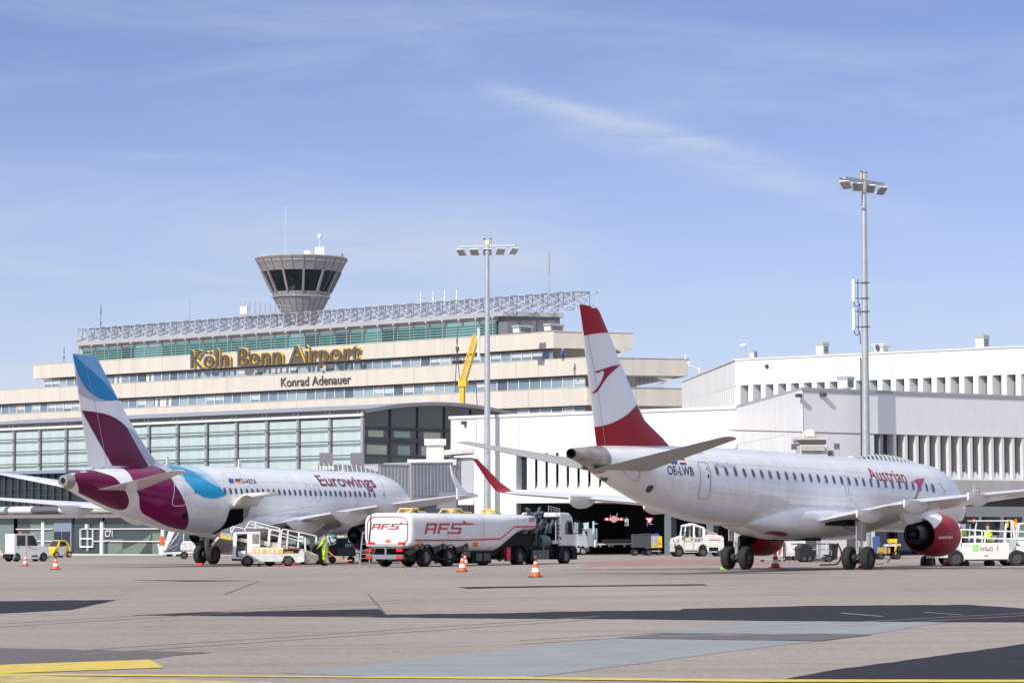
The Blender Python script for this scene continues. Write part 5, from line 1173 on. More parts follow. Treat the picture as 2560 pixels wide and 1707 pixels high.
# ------------------------------------------------------------------ people
def skinned(name, pts, edges, rad, mt, parent, sub=1):
    me = bpy.data.meshes.new(name); me.from_pydata(pts, edges, []); me.materials.append(mt)
    o = bpy.data.objects.new(name, me); COL.objects.link(o); o.parent = parent
    sk = o.modifiers.new('skin', 'SKIN'); sk.use_smooth_shade = True
    lay = me.skin_vertices[0].data if me.skin_vertices else None
    if lay is None:
        b = bmesh.new(); b.from_mesh(me); b.verts.layers.skin.verify(); b.to_mesh(me); b.free(); lay = me.skin_vertices[0].data
    for v, r_ in zip(lay, rad): v.radius = (r_, r_) if not isinstance(r_, tuple) else r_
    lay[0].use_root = True
    sb = o.modifiers.new('sub', 'SUBSURF'); sb.levels = sub; sb.render_levels = sub
    return o
def person(loc, rz, label, top, legs, pose='stand', hair=NVY, group=None, half=False, scale=1.0, lean=0.0, arms=None):
    t = thing('person', label, 'person', loc, rz, group); t.scale = (scale,) * 3
    sit = pose == 'sit'
    hip = .55 if sit else .93; L_ = lean
    J = {'pel': (0, 0, hip), 'wai': (.01 + L_ * .2, 0, hip + .18), 'che': (.0 + L_ * .6, 0, hip + .38), 'nec': (L_, 0, hip + .56), 'chn': (L_ * 1.1 + .02, 0, hip + .64), 'hed': (L_ * 1.15 + .02, 0, hip + .74), 'crn': (L_ * 1.15, 0, hip + .84)}
    P = [J[n] for n in ('pel', 'wai', 'che', 'nec', 'chn', 'hed', 'crn')]; rad = [.12, .12, .14, .055, .065, .088, .06]; E_ = [(0, 1), (1, 2), (2, 3), (3, 4), (4, 5), (5, 6)]
    def ch(a, pts, rs):
        for p, r_ in zip(pts, rs):
            P.append(p); rad.append(r_); E_.append((a, len(P) - 1)); a = len(P) - 1
        return a
    ch(5, [(J['hed'][0] + .095, 0, J['hed'][2] - .01)], [.014])
    for sg in (-1, 1): ch(5, [(J['hed'][0] - .01, sg * .085, J['hed'][2] - .01)], [.016])
    sh = J['che'][2] + .13; A = {}
    for sg in (-1, 1):
        k_ = arms or {}
        el, wr = k_.get(sg, ((-.03 + L_ * .8, sg * .26, sh - .28), (.08 + L_ * .8, sg * .27, sh - .52)) if not sit else ((.08 + L_, sg * .26, sh - .26), (.32 + L_, sg * .18, sh - .28)))
        s0 = (L_ * .8, sg * .19, sh); A[sg] = (s0, el, wr)
        i = ch(2, [s0, el, wr], [.06, .045, .03]); w = Vector(wr); d = (w - Vector(el)).normalized(); hd = w + d * .07; i = ch(i, [tuple(hd)], [.034])
        q = d.cross(Vector((0, 1, 0))).normalized() if abs(d.y) < .9 else Vector((0, 0, 1))
        for f in range(4): fa = hd + d * (.045 + .006 * (f in (1, 2))) + q * (.024 - .016 * f); fb = fa + d * .03 + Vector((.014, 0, 0)); ch(i, [tuple(fa), tuple(fb)], [.010, .008])
        ch(i - 0, [tuple(w + d * .03 + q * .05)], [.011])
    LG = {}
    for sg in (-1, 1):
        if sit: kn, an = (.42, sg * .12, hip + .02), (.45, sg * .12, hip - .42)
        else: kn, an = (.03, sg * .11, .50), (-.02, sg * .12, .09)
        LG[sg] = ((0, sg * .09, hip - .05), kn, an); ch(0, [LG[sg][0], kn, an, (an[0] + .14, an[1], an[2] - .05)], [.085, .058, .042, .035])
    skinned('body', P, E_, rad, SKN, t)
    pj = [J['pel'], J['wai'], J['che'], (L_ * .9, 0, J['nec'][2] - .05)]; ej = [(0, 1), (1, 2), (2, 3)]; rj = [(.15, .17), (.15, .17), (.16, .185), .08]
    for sg in (-1, 1):
        s0, el, wr = A[sg]; n0 = len(pj); pj += [s0, el, tuple(Vector(el).lerp(Vector(wr), .9))]; rj += [.085, .07, .055]; ej += [(2, n0), (n0, n0 + 1), (n0 + 1, n0 + 2)]
    skinned('jacket', pj, ej, rj, top, t)
    pl = [J['pel']]; el_ = []; rl_ = [(.14, .16)]
    for sg in (-1, 1):
        a, b, c = LG[sg]; n0 = len(pl); pl += [a, b, tuple(Vector(b).lerp(Vector(c), .85))]; rl_ += [.105, .082, .07]; el_ += [(0, n0), (n0, n0 + 1), (n0 + 1, n0 + 2)]
    skinned('trousers', pl, el_, rl_, legs, t)
    m = MB()
    for sg in (-1, 1):
        a = LG[sg][2]; m.loft([[(a[0] + .04 + .13 * w * math.cos(q * math.pi / 5), a[1] + .055 * w * math.sin(q * math.pi / 5), a[2] - .09 + h) for q in range(10)] for w, h in ((1, 0), (1.05, .04), (.8, .09), (.45, .16))])
    m.build('boot', BLM, t)
    m = MB(); c = J['hed']; m.loft([[(c[0] - .01 + r_ * math.cos(q * math.pi / 7), r_ * .92 * math.sin(q * math.pi / 7), c[2] + h) for q in range(14)] for r_, h in ((.098, .02), (.102, .06), (.085, .12), (.03, .145))]); m.box(c[0] + .04, -.07, c[2] + .02, c[0] + .16, .07, c[2] + .035)
    m.build('cap', hair, t)
    if top in (HIV, HIO):
        m = MB(); z_ = J['wai'][2]; REFL = mat('reflective_tape', (.62, .64, .62), .4)
        for dz in (-.02, .12): m.loft([[(J['wai'][0] + .166 * math.cos(q * math.pi / 8), .186 * math.sin(q * math.pi / 8), z_ + dz + h) for q in range(16)] for h in (0, .05)], cap=False)
        m.build('reflective_band', REFL, t)
    return t
# ------------------------------------------------------------------ vehicles traced in side elevation
class Veh:
    """near lower corner of the left end at a ground pixel; x runs to the right in the picture, y away from it"""
    def __init__(s, c, ox, oy, yaw, name, label, cat, group=None, Z=None, lift=0, obj=True):
        s.c = c; s.o = k(c, ox, oy); g_ = grd(*s.o) if Z is None else spot(s.o[0], Z); s.Z = g_.y; s.s = FPX / g_.y; s.cy = math.cos(R(yaw)); s.g = g_
        if obj: s.t = thing(name, label, cat, g_ + Vector((0, 0, lift)), R(yaw), group)
        s.sy = math.sin(R(yaw)); s.oyp = s.o[1]
    def p(s, x, y, c=None):
        q = k(c or s.c, x, y); X = (q[0] - s.o[0]) / s.s; e = X / s.cy; Zd = s.Z + e * s.sy; e = (q[0] - 1280) / FPX
        # exact: point on the near side plane
        x0 = s.g.x; e = (e * s.Z - x0) / (s.cy - e * s.sy); Zd = s.Z + e * s.sy
        return (e, HC - (q[1] - 1341.2) * Zd / FPX * 1.0 - s.g.z)
    def P(s, pts, c=None): return [s.p(x, y, c) for x, y in pts]
    def slab(s, pts, y0, y1, mt, name, bevel=0, c=None, parent=None):
        m = MB(); m.side(s.P(pts, c), y0, y1); return m.build(name, mt, parent or s.t, bevel=bevel)
    def wheels(s, xs, r, w, ys, mt=None, yc=None, c=None, zc=None):
        for x in xs:
            X = s.p(x, yc or 0, c)[0]
            for y in ys:
                m = MB(); wheel(m, (X, y, r), r, w, (0, 1, 0)); m.build('wheel', mt or [BLK, HUB], s.t)
    def pipe(s, pts, r, mt, name, y=0, ys=None, c=None, n=6):
        for yy in (ys or [y]):
            m = MB(); q = s.P(pts, c); m.tube([(a, yy, b) for a, b in q], r, n=n)
            for a, b in q: m.sph((a, yy, b), r, 6)
            o = m.build(name, mt, s.t)
        return o
# ---- tank lorry -------------------------------------------------------
TKW = mat('tank_white', (.72, .72, .73), .3, coat=.3, var=.08, vs=.8)
tr0 = spot(1029, 156.5); rzt = R(57); lv = Vector((-math.sin(rzt), math.cos(rzt), 0))
ft = thing('fuel_truck', 'long white aircraft refuelling tank lorry with red lettering parked between the two airliners', 'tank truck', Vector((tr0.x, tr0.y, gz(tr0.x))) + lv * 1.56, rzt); ft.scale = (1, 1.1, 1)
def sring(x, hw, zb, zt, n=60, ex=4.6):
    out = []
    for i in range(n):
        a = 2 * math.pi * i / n; c, s_ = math.cos(a), math.sin(a); out.append((x, hw * math.copysign(abs(c) ** (2 / ex), c), (zb + zt) / 2 + (zt - zb) / 2 * math.copysign(abs(s_) ** (2 / ex), s_)))
    return out
m = MB(); m.loft([sring(x, hw, zb, zt) for x, hw, zb, zt in ((-.02, 1.1, 1.25, 2.6), (0, 1.30, 1.10, 2.76), (.05, 1.38, 1.02, 2.84), (.16, 1.42, .98, 2.88), (.25, 1.43, .97, 2.89), (3.5, 1.43, .86, 2.89), (7, 1.43, .74, 2.89), (8.4, 1.43, .76, 2.88), (8.9, 1.43, .95, 2.88), (10.4, 1.43, 1.72, 2.86), (10.9, 1.43, 1.84, 2.86), (12.2, 1.43, 1.92, 2.84), (12.45, 1.30, 2.05, 2.75), (12.5, 1.0, 2.2, 2.6))])
m.build('tank', TKW, ft)
m = MB(); y = -1.437
def sstrip(mb, pts, w, yy=y):
    for (x0, z0), (x1, z1) in zip(pts, pts[1:]): mb.add([(x0, yy, z0 - w / 2), (x1, yy, z1 - w / 2), (x1, yy, z1 + w / 2), (x0, yy, z0 + w / 2)], [(0, 1, 2, 3)])
sstrip(m, [(.3, 1.42), (5, 1.42), (8.6, 1.5), (10.0, 2.16), (12.3, 2.19)], .085); 
rg = [(-.035, yy, zz) for _, yy, zz in sring(0, 1.22, 1.17, 2.70)]; n = len(rg)
for sc_ in (1,):
    for i in range(n):
        a, b = Vector(rg[i]), Vector(rg[(i + 1) % n]); c = Vector((-.035, 0, 1.93)); m.add([a, b, b + (c - b).normalized() * .05, a + (c - a).normalized() * .05], [(0, 1, 2, 3)])
m.build('red_stripe', RED, ft, fix=False)
LETR = {'A': ((0, 0, .22, .82), (.78, 0, 1, .82), (0, .78, 1, 1), (.2, .36, .8, .52)), 'F': ((0, 0, .22, 1), (.2, .8, 1, 1), (.2, .40, .85, .58)), 'S': ((.0, .82, 1, 1), (0, .42, .22, .84), (0, .42, 1, .6), (.78, .0, 1, .44), (-.25, 0, 1, .18))}
def afs(name, O, ux, width, h, off):
    m = MB(); O, ux = Vector(O), Vector(ux); uz = Vector((0, 0, 1)); cw = width / 4.6
    def q(x, z_): return O + ux * ((x) + z_ * .42 * h) + uz * (z_ * h)
    for i, ch in enumerate('AFS'):
        for x0, z0, x1, z1 in LETR[ch]: m.add([q(cw * (i * 1.18 + x0), z0), q(cw * (i * 1.18 + x1), z0), q(cw * (i * 1.18 + x1), z1), q(cw * (i * 1.18 + x0), z1)], [(0, 1, 2, 3)])
    x = cw * 3.42
    m.add([q(x - .05, .86), q(x + cw * 1.15, .86), q(x + cw * .85, 1.0), q(x + cw * .25, 1.05), q(x - .05, 1.3)], [(0, 1, 2, 3, 4)])
    return m.build(name, RED, ft, fix=False)
afs('side_lettering', (1.15, -1.438, 1.76), (1, 0, 0), 4.7, .58, 0); afs('rear_lettering', (-.037, .95, 2.0), (0, -1, 0), 2.15, .30, 0)
m = MB(); text_flat(m, '500', .62, (11.5, -1.437, 2.44), (1, 0, 0), (0, 0, 1), 0, .02, height=.26); text_flat(m, 'a', .12, (10.9, -1.437, 2.5), (1, 0, 0), (0, 0, 1), 0, .02, height=.1); m.build('fleet_number', RED, ft, fix=False)
DK = mat('chassis_black', (.012, .012, .014), .65, var=.3, vs=3, spec=.2)
m = MB()
for sg in (-1, 1): m.side([(.3, .55), (9.6, .55), (10.4, 1.35), (12, 1.35), (12, 1.2), (16, 1.0), (16, .7), (10.4, .7), (9.8, .5), (.3, .38)], sg * .5 - .12, sg * .5 + .12)
m.box(.6, -1.1, .3, 4.9, 1.1, .95); m.box(6.2, -1.15, .16, 8.1, 1.15, .78); m.box(9.0, -1.2, .35, 10.2, 1.2, .75); m.box(10.3, -1.0, .45, 15, 1.0, 1.05)
m.side([(7.6, .74), (8.3, .74), (10.3, 1.75), (12.4, 1.93), (12.4, .9), (8, .5)], -1.05, 1.05)
m.build('chassis', DK, ft)
m = MB()
for x in (.6, 2.7, 4.9): m.add([(x - .5, -1.35, .98), (x + .35, -1.46, 1.22), (x + .35, -1.46, 1.06), (x - .3, -1.1, .6), (x - .8, -1.1, .8)], [(0, 1, 2, 3, 4)]); m.box(x + .2, -1.48, .95, x + .42, -1.3, 1.24)
for x in (10.9, 12.0): m.box(x, -1.49, 1.78, x + .35, -1.1, 2.0)
m.build('support_bracket', STD, ft, fix=False)
for x in (1.55, 3.75):
    for y_ in (-1.15, 1.15):
        m = MB(); wheel(m, (x, y_, .53), .53, .42, (0, 1, 0)); m.build('wheel', [BLK, mat('truck_rim', (.17, .17, .18), .4, metal=.6)], ft)
        m = MB(); m.loft([[(x + .62 * math.cos(a), y_ - .24, .53 + .62 * math.sin(a)), (x + .62 * math.cos(a), y_ + .24, .53 + .62 * math.sin(a)), (x + .66 * math.cos(a), y_ + .24, .53 + .66 * math.sin(a)), (x + .66 * math.cos(a), y_ - .24, .53 + .66 * math.sin(a))] for a in [R(10 + 16 * i) for i in range(11)]]); m.build('mudguard', DK, ft)
for x in (10.9, 15.85):
    for y_ in (-1.05, 1.05):
        m = MB(); wheel(m, (x, y_, .5), .5, .36 if x > 12 else .5, (0, 1, 0)); m.build('wheel', [BLK, MATS['truck_rim']], ft)
m = MB(); m.loft([[(10.9 + .6 * math.cos(a), -1.3, .5 + .6 * math.sin(a)), (10.9 + .6 * math.cos(a), -.8, .5 + .6 * math.sin(a)), (10.9 + .64 * math.cos(a), -.8, .5 + .64 * math.sin(a)), (10.9 + .64 * math.cos(a), -1.3, .5 + .64 * math.sin(a))] for a in [R(5 + 17 * i) for i in range(11)]]); m.build('mudguard', DK, ft)
m = MB(); m.box(-.25, -1.05, .42, -.1, 1.1, .66, 0); m.box(-.12, .0, .66, -.06, .1, 1.2, 0); m.box(-.2, -1.05, 1.10, -.05, 1.15, 1.2, 1); m.build('rear_bumper', [mat('bumper_grey', (.20, .22, .24), .5), STL], ft)
for y0 in (-1.04, .75):
    m = MB(); m.box(-.29, y0, .44, -.251, y0 + .36, .62); m.box(-.26, y0 + .04, .82, -.1, y0 + .18, .98); m.box(-.26, y0 + .2, .82, -.1, y0 + .36, .98); m.box(-.22, y0, 1.2, -.05, y0 + .3, 1.32); m.build('tail_light', mat('tail_light_red', (.62, .03, .02), .3), ft)
m = MB(); m.add([(-.22, -1.0, .15), (-.22, -.86, .15), (-.22, -.93, .34)], [(0, 1, 2)]); m.build('red_triangle_plate', REF, ft, fix=False)
for x, y_, l in ((2.2, .5, 1.6), (5.4, 0, 2.0), (9.5, 0, .9)):
    m = MB(); m.tube([(x, y_ - .35, 2.86), (x + .3, y_ - .35, 3.12), (x + l * .5, y_ - .35, 3.12), (x + l * .6, y_ - .35, 2.95), (x + l, y_ - .35, 2.92)], .055); m.tube([(x, y_ + .35, 2.86), (x + .3, y_ + .35, 3.12), (x + l * .5, y_ + .35, 3.12), (x + l * .6, y_ + .35, 2.95), (x + l, y_ + .35, 2.92)], .055)
    m.cyl((x + l * .4, y_, 2.86), (x + l * .4, y_, 3.08), .25, n=10); m.cyl((x + .3, y_ - .35, 3.12), (x + .3, y_ + .35, 3.12), .04); m.build('hatch_rail', mat('hatch_yellow', (.72, .50, .16), .5, var=.3, vs=5), ft)
# seams, placards, hoses and grime fittings on the tank
m = MB()
for x, zb in ((3.4, .86), (6.9, .74), (10.35, 1.71)):
    a, b = sring(x, 1.436, zb, 2.896), sring(x + .03, 1.436, zb, 2.896); m.loft([a, b], cap=False)
m.build('tank_seam', mat('seam_grey', (.40, .40, .42), .5), ft, fix=False)
m = MB(); m.box(-.04, -.2, 1.3, -.03, .1, 1.45); m.box(5.9, -1.45, 1.05, 6.3, -1.44, 1.3); m.box(.6, -1.45, 1.1, .9, -1.44, 1.25); m.build('warning_placard', ORG, ft)
m = MB(); m.tube([(.02, 1.05, .95), (-.06, 1.05, 1.6), (-.06, .98, 2.2), (-.02, .98, 2.8)], .03); m.tube([(2.4, -1.3, .55), (3.0, -1.32, .4), (4.6, -1.32, .42), (5.2, -1.3, .6)], .05); m.tube([(8.2, -1.25, .5), (8.7, -1.3, .28), (9.3, -1.25, .45)], .05); m.build('hose_line', BLM, ft)
m = MB(); m.box(6.5, -1.22, .3, 7.1, -1.16, .7); m.box(7.25, -1.22, .3, 7.9, -1.16, .7); m.box(5.05, -1.25, .5, 5.9, -1.2, .8); m.build('locker_door', STD, ft)
for x in (.35, 2.6, 4.9, 7.4, 12.2): m = MB(); m.box(x, -1.47, 1.0 if x < 10 else 2.0, x + .12, -1.44, 1.06 if x < 10 else 2.06); m.build('side_marker', ORG, ft)
# pump bay
m = MB(); rr = random.Random(11); GPM = mat('pump_grey', (.10, .13, .15), .4, metal=.2, var=.3, vs=4)
m.cyl((12.7, -.5, 2.8), (14.2, -.7, 2.95), .12, n=10); m.cyl((12.6, -.2, 2.6), (14.3, -.5, 2.7), .10, n=10); m.cyl((13.2, -.9, 1.35), (14.1, -.9, 1.35), .38, n=16); m.cyl((12.8, -.7, 2.2), (13.9, -.7, 2.2), .2, n=14)
for i in range(34):
    a = Vector((rr.uniform(12.6, 14.8), rr.uniform(-1.15, -.3), rr.uniform(1.2, 2.9))); b = a + Vector((rr.choice((0, .5, -.4)), rr.choice((0, .1)), rr.choice((0, -.6, .5)))); m.cyl(a, b, rr.uniform(.035, .08), n=8)
for i in range(14): m.box(*(q := (rr.uniform(12.6, 14.6), rr.uniform(-1.1, -.4), rr.uniform(1.1, 2.6))), q[0] + rr.uniform(.15, .4), q[1] + .2, q[2] + rr.uniform(.15, .35))
m.build('pump_pipework', GPM, ft)
m = MB(); m.box(12.75, -.3, .9, 15.0, 1.1, 2.85); m.box(14.95, -1.15, .5, 15.1, 1.15, 2.75); m.box(12.6, -.9, .6, 15.0, -.3, 1.3); m.build('pump_bay', BLM, ft)
m = MB(); m.tube([(14.95, -1.3, 2.45), (14.95, -1.3, 1.2)], .03); m.tube([(14.55, -1.3, 2.45), (14.55, -1.3, 1.2)], .03)
for i in range(6): m.cyl((14.55, -1.3, 1.25 + i * .22), (14.95, -1.3, 1.25 + i * .22), .02)
m.box(14.2, -1.3, 1.2, 15.05, -.8, 1.4); m.build('side_ladder', STL, ft)
for x in (9.35,): m = MB(); m.box(x, -1.36, .25, x + .35, -1.19, 1.0); m.build('red_cabinet', RED, ft)
for i in range(4): m = MB(); m.cyl((12.5 + i * .42, -1.12, .35), (12.5 + i * .42, -1.12, .85), .18, n=12); m.build('air_tank', mat('air_tank_grey', (.16, .17, .18), .4, metal=.4), ft)
CAB = mat('cab_white', (.66, .67, .70), .3, coat=.3, var=.06, vs=1)
m = MB(); m.side([(15.15, 1.05), (16.75, 1.05), (16.85, 1.75), (16.55, 2.75), (16.2, 2.98), (15.15, 3.0)], -1.2, 1.2); m.build('cab', CAB, ft, bevel=.09)
m = MB(); m.side([(14.9, .42), (15.2, 1.08), (16.75, 1.08), (16.98, .9), (16.98, .3), (16.5, .3), (16.42, .75), (16.1, 1.02), (15.55, 1.02), (15.3, .6), (15.25, .35)], -1.24, 1.24); m.build('front_bumper', DK, ft)
m = MB(); m.side([(15.75, 1.75), (16.6, 1.75), (16.4, 2.5), (15.95, 2.55), (15.75, 2.3)], -1.215, -1.203); m.side([(15.75, 1.75), (16.6, 1.75), (16.4, 2.5), (15.95, 2.55), (15.75, 2.3)], 1.203, 1.215); m.add([(16.865, -1.05, 1.85), (16.865, 1.05, 1.85), (16.62, 1.0, 2.65), (16.62, -1.0, 2.65)], [(0, 1, 2, 3)]); m.build('cab_window', GLD, ft)
m = MB(); m.box(15.1, -1.22, 1.45, 15.3, -1.202, 1.6); m.build('door_handle', BLM, ft)
m = MB(); m.box(16.75, -1.62, 1.75, 16.88, -1.42, 2.45); m.tube([(16.7, -1.2, 2.6), (16.82, -1.5, 2.5)], .025); m.tube([(16.7, -1.2, 1.8), (16.82, -1.5, 1.8)], .025); m.build('wing_mirror', BLM, ft)
m = MB()
for i in range(5): m.cyl((14.3 + i * .3, -1, 3.02), (14.3 + i * .3, -1, 3.35 - i * .04), .02, n=5); 
m.tube([(14.3, -1, 3.35), (15.5, -1, 3.2)], .025); m.tube([(14.3, -1, 3.2), (15.5, -1, 3.1)], .02); m.build('roof_rail', STL, ft)
# ---- steps behind the tank lorry ---------------------------------------
v = Veh('F', 5, 690, 8, 'step_ladder', 'silver step ladder standing against the back of the tank lorry', 'ladder')
v.pipe([(5, 690), (30, 360), (95, 350), (100, 690)], .03, CHR, 'leg'); v.pipe([(5, 690), (22, 480), (35, 360), (95, 350), (105, 480), (102, 690)], .025, CHR, 'leg', y=.5)
for q, yy in enumerate((470, 530, 570, 610, 655)): m = MB(); a, b = v.p(16, yy), v.p(100, yy); m.box(a[0], 0, a[1], b[0], .22, a[1] + .03); m.build('tread', STL, v.t)
# ---- belt loader --------------------------------------------------------
v = Veh('E', 480, 1298, 6, 'belt_loader', 'white baggage belt loader with tubular rails raised to the open hold', 'belt loader')
v.slab([(478, 1228), (478, 1202), (490, 1195), (490, 905), (520, 893), (540, 905), (530, 1060), (522, 1185), (580, 1190), (600, 1155), (590, 1190), (590, 1230)], 0.02, 1.6, WHT, 'cab_frame')
v.slab([(478, 1228), (590, 1230), (590, 1208), (478, 1205)], -.01, 1.65, BLM, 'step')
v.slab([(655, 890), (808, 893), (808, 1066), (712, 1066), (710, 1140), (655, 1140)], 0, 1.6, WHT, 'cab_side'); v.slab([(715, 918), (800, 918), (800, 1032), (715, 1032)], -.012, 0.3, mat('cab_window_dirty', (.30, .28, .24), .3, var=.6, vs=9), 'cab_window', bevel=.02)
v.slab([(520, 893), (808, 888), (808, 910), (520, 915)], -.02, 1.65, WHT, 'cab_roof')
v.slab([(540, 930), (650, 925), (650, 1140), (590, 1190), (530, 1185)], .5, 1.5, mat('cab_interior', (.10, .10, .10), .7, var=.8, vs=8), 'cab_interior')
v.slab([(545, 1120), (640, 1110), (640, 1160), (560, 1185)], .3, .9, WHD, 'seat')
v.slab([(590, 1240), (600, 1165), (640, 1140), (700, 1145), (1075, 1140), (1075, 1150), (1300, 1110), (1330, 1140), (1330, 1240), (1230, 1255), (1200, 1200), (1160, 1170), (1100, 1175), (1065, 1240), (740, 1240), (710, 1190), (660, 1165), (610, 1190)], 0, 1.7, WHD, 'body', bevel=.02)
v.slab([(712, 1070), (1078, 1075), (1078, 1142), (712, 1142)], -.01, 1.6, mat('warm_white_panel', (.78, .74, .66), .5, var=.15, vs=3), 'side_panel')
m = MB(); YS = mat('chevron_yellow', (.75, .52, .05), .5)
for x0 in (722, 775, 900, 955):
    a = v.P([(x0 + 22, 1090), (x0 + 42, 1090), (x0 + 22, 1116), (x0 + 42, 1142), (x0 + 22, 1142), (x0, 1116)]); m.add([(x, -.018, z_) for x, z_ in a], [(0, 1, 2, 5), (5, 2, 3, 4)])
for x0 in (833, 1016): a = v.P([(x0, 1100), (x0 + 50, 1100), (x0 + 50, 1142), (x0, 1142)]); m.add([(x, -.018, z_) for x, z_ in a], [(0, 1, 2, 3)]); a = v.P([(x0 + 14, 1090), (x0 + 34, 1090), (x0 + 34, 1100), (x0 + 14, 1100)]); m.add([(x, -.018, z_) for x, z_ in a], [(0, 1, 2, 3)])
m.build('chevron_marking', YS, v.t, fix=False)
m = MB()
for i in range(5): x0 = 1088 + i * 22; a = v.P([(x0, 1142), (x0 + 11, 1142), (x0 + 24, 1118), (x0 + 13, 1118)]); m.add([(x, -.02, z_) for x, z_ in a], [(0, 1, 2, 3)])
m.build('hazard_stripe', YS, v.t, fix=False); v.slab([(1080, 1143), (1080, 1100), (1180, 1095), (1262, 1100), (1262, 1140)], -.012, .6, BLM, 'engine_panel'); v.slab([(1130, 1075), (1262, 1080), (1262, 1102), (1130, 1100)], .02, .7, mat('dull_red_panel', (.25, .06, .06), .5), 'red_box')
v.slab([(330, 935), (345, 900), (480, 935), (520, 960), (810, 985), (1350, 1100), (1490, 1165), (1500, 1190), (1330, 1140), (820, 1045), (700, 1030), (480, 985)], .25, 1.35, mat('conveyor_cream', (.50, .46, .38), .6, var=.45, vs=5), 'conveyor', bevel=.02)
v.slab([(345, 935), (470, 965), (470, 990), (335, 962)], .2, 1.4, YEL, 'conveyor_tip'); v.slab([(352, 898), (470, 910), (480, 935), (350, 920)], .3, 1.3, STL, 'conveyor_roller')
v.pipe([(250, 1045), (258, 1028), (320, 960)], .07, WHD, 'support_arm', y=.8)
v.slab([(1320, 1115), (1480, 1170), (1500, 1215), (1460, 1260), (1330, 1262)], .1, 1.5, mat('worn_machinery', (.30, .27, .23), .6, var=.8, vs=6), 'rear_mechanism', bevel=.03)
for nm, pts_ in (('guard_rail', [(628, 880), (640, 840), (690, 770), (705, 768), (1035, 850), (1048, 880), (1020, 1065)]), ('guard_rail', [(920, 1050), (925, 900), (945, 862), (1030, 875), (1045, 895), (1035, 1070)]), ('guard_rail', [(1050, 1075), (1060, 890), (1080, 860), (1455, 935), (1475, 960), (1470, 1010)]), ('guard_rail', [(640, 840), (900, 845), (918, 870), (900, 1060)]), ('guard_rail', [(700, 800), (1040, 890)]), ('guard_rail', [(1060, 905), (1350, 985)]), ('guard_rail', [(1055, 940), (1345, 1020)]), ('guard_rail', [(470, 905), (462, 850), (490, 828), (610, 850)]), ('guard_rail', [(475, 900), (510, 835)]), ('guard_rail', [(1140, 880), (1125, 1085)]), ('guard_rail', [(1270, 905), (1255, 1110)]), ('guard_rail', [(1340, 960), (1345, 1140)]), ('guard_rail', [(755, 785), (750, 850)]), ('guard_rail', [(930, 920), (1030, 945)])):
    v.pipe(pts_, .028, WHT, nm, ys=(.15, 1.45))
v.slab([(1253, 935), (1318, 940), (1315, 1010), (1250, 1005)], .08, .12, WHT, 'number_board')
v.wheels([660, 1135], .37, .26, (.15, 1.5)); v.wheels([930], .3, .22, (1.45,))
for x in (1055, 1170, 780):
    m = MB(); a = v.p(x, 1300); m.side([(a[0], 0), (a[0] + .24, 0), (a[0] + .12, .22)], -.05 if x > 800 else 1.5, .15 if x > 800 else 1.7); o = m.build('wheel_chock', REF); o.matrix_world = Matrix.Translation(v.t.location) @ Matrix.Rotation(v.t.rotation_euler.z, 4, 'Z'); tag(o, {1055: 'small red chock left of the belt loader rear wheel', 1170: 'small red chock right of the belt loader rear wheel', 780: 'small red chock in shade beneath the middle of the belt loader'}[x], 'chock', 'small red chocks at the belt loader')
m = MB(); text_flat(m, '4607', .26, (v.p(1262, 985)[0], .075, v.p(1262, 985)[1]), (1, 0, 0), (0, 0, 1), 0, .01, height=.13); m.build('fleet_number', BLM, v.t, fix=False)
pw = grd(*k('E', 1562, 1285)); person(pw, R(165), 'ramp worker in yellow-green high visibility suit and dark cap standing behind the belt loader', HIV, HIV, hair=NVY, scale=1.03, arms={1: ((.12, .27, 1.18), (.32, .18, 1.02)), -1: ((-.02, -.27, 1.16), (.14, -.26, .95))})
# ---- white crew tugs ----------------------------------------------------
def tug(v, T, side, cab, wins, w, mt=WHD):
    pass
v = Veh('S', 302, 1437, 36, 'crew_tug', 'white crew tug with an orange beacon at the left edge, rear towards the camera', 'tug')
ry = 1.55
v.slab([(300, 905), (690, 903), (728, 960), (765, 1105), (870, 1128), (960, 1165), (992, 1200), (1000, 1340), (960, 1350), (935, 1290), (880, 1255), (830, 1290), (790, 1390), (440, 1392), (420, 1310), (360, 1262), (310, 1295), (285, 1365), (302, 1380)], 0, ry, mat('tug_white', (.66, .66, .67), .4, var=.08, vs=1.5), 'body', bevel=.04)
for pts_ in ([(352, 932), (520, 932), (522, 1130), (350, 1130)], [(555, 932), (680, 932), (730, 1020), (760, 1128), (560, 1130)]): v.slab(pts_, -.015, .04, GLD, 'side_window', bevel=.02); 
v.slab([(312, 898), (690, 896), (692, 912), (312, 914)], -.04, ry + .04, WHT, 'roof')
m = MB(); a = v.p(302, 1090)[1]; b = v.p(302, 925)[1]; m.box(-.012, .25, a, .01, 1.3, b); m.build('rear_window', mat('louvre_pane', (.30, .36, .42), .3, var=.2, vs=6), v.t)
m = MB(); m.box(-.3, .1, v.p(302, 1380)[1], .0, 1.5, v.p(302, 1290)[1], 0); m.box(-.16, .5, v.p(302, 1360)[1] - .1, -.1, .8, v.p(302, 1150)[1], 1); m.build('tow_hitch', [BLM, WHT], v.t)
m = MB()
for y in (.1, 1.3): m.box(-.03, y, v.p(302, 925)[1], .0 + .02, y + .16, v.p(302, 898)[1])
m.build('tail_light', REF, v.t)
m = MB(); c = v.p(440, 890); m.cyl((c[0] + .2, .6, c[1] - .02), (c[0] + .2, .6, c[1] + .16), .07, n=10); m.build('beacon', ORG, v.t)
v.slab([(640, 1312), (765, 1312), (765, 1345), (640, 1345)], -.02, .03, STD, 'side_step'); v.slab([(375, 1152), (400, 1152), (400, 1168), (375, 1168)], -.02, .02, BLM, 'door_handle'); v.slab([(590, 1152), (615, 1152), (615, 1168), (590, 1168)], -.02, .02, BLM, 'door_handle')
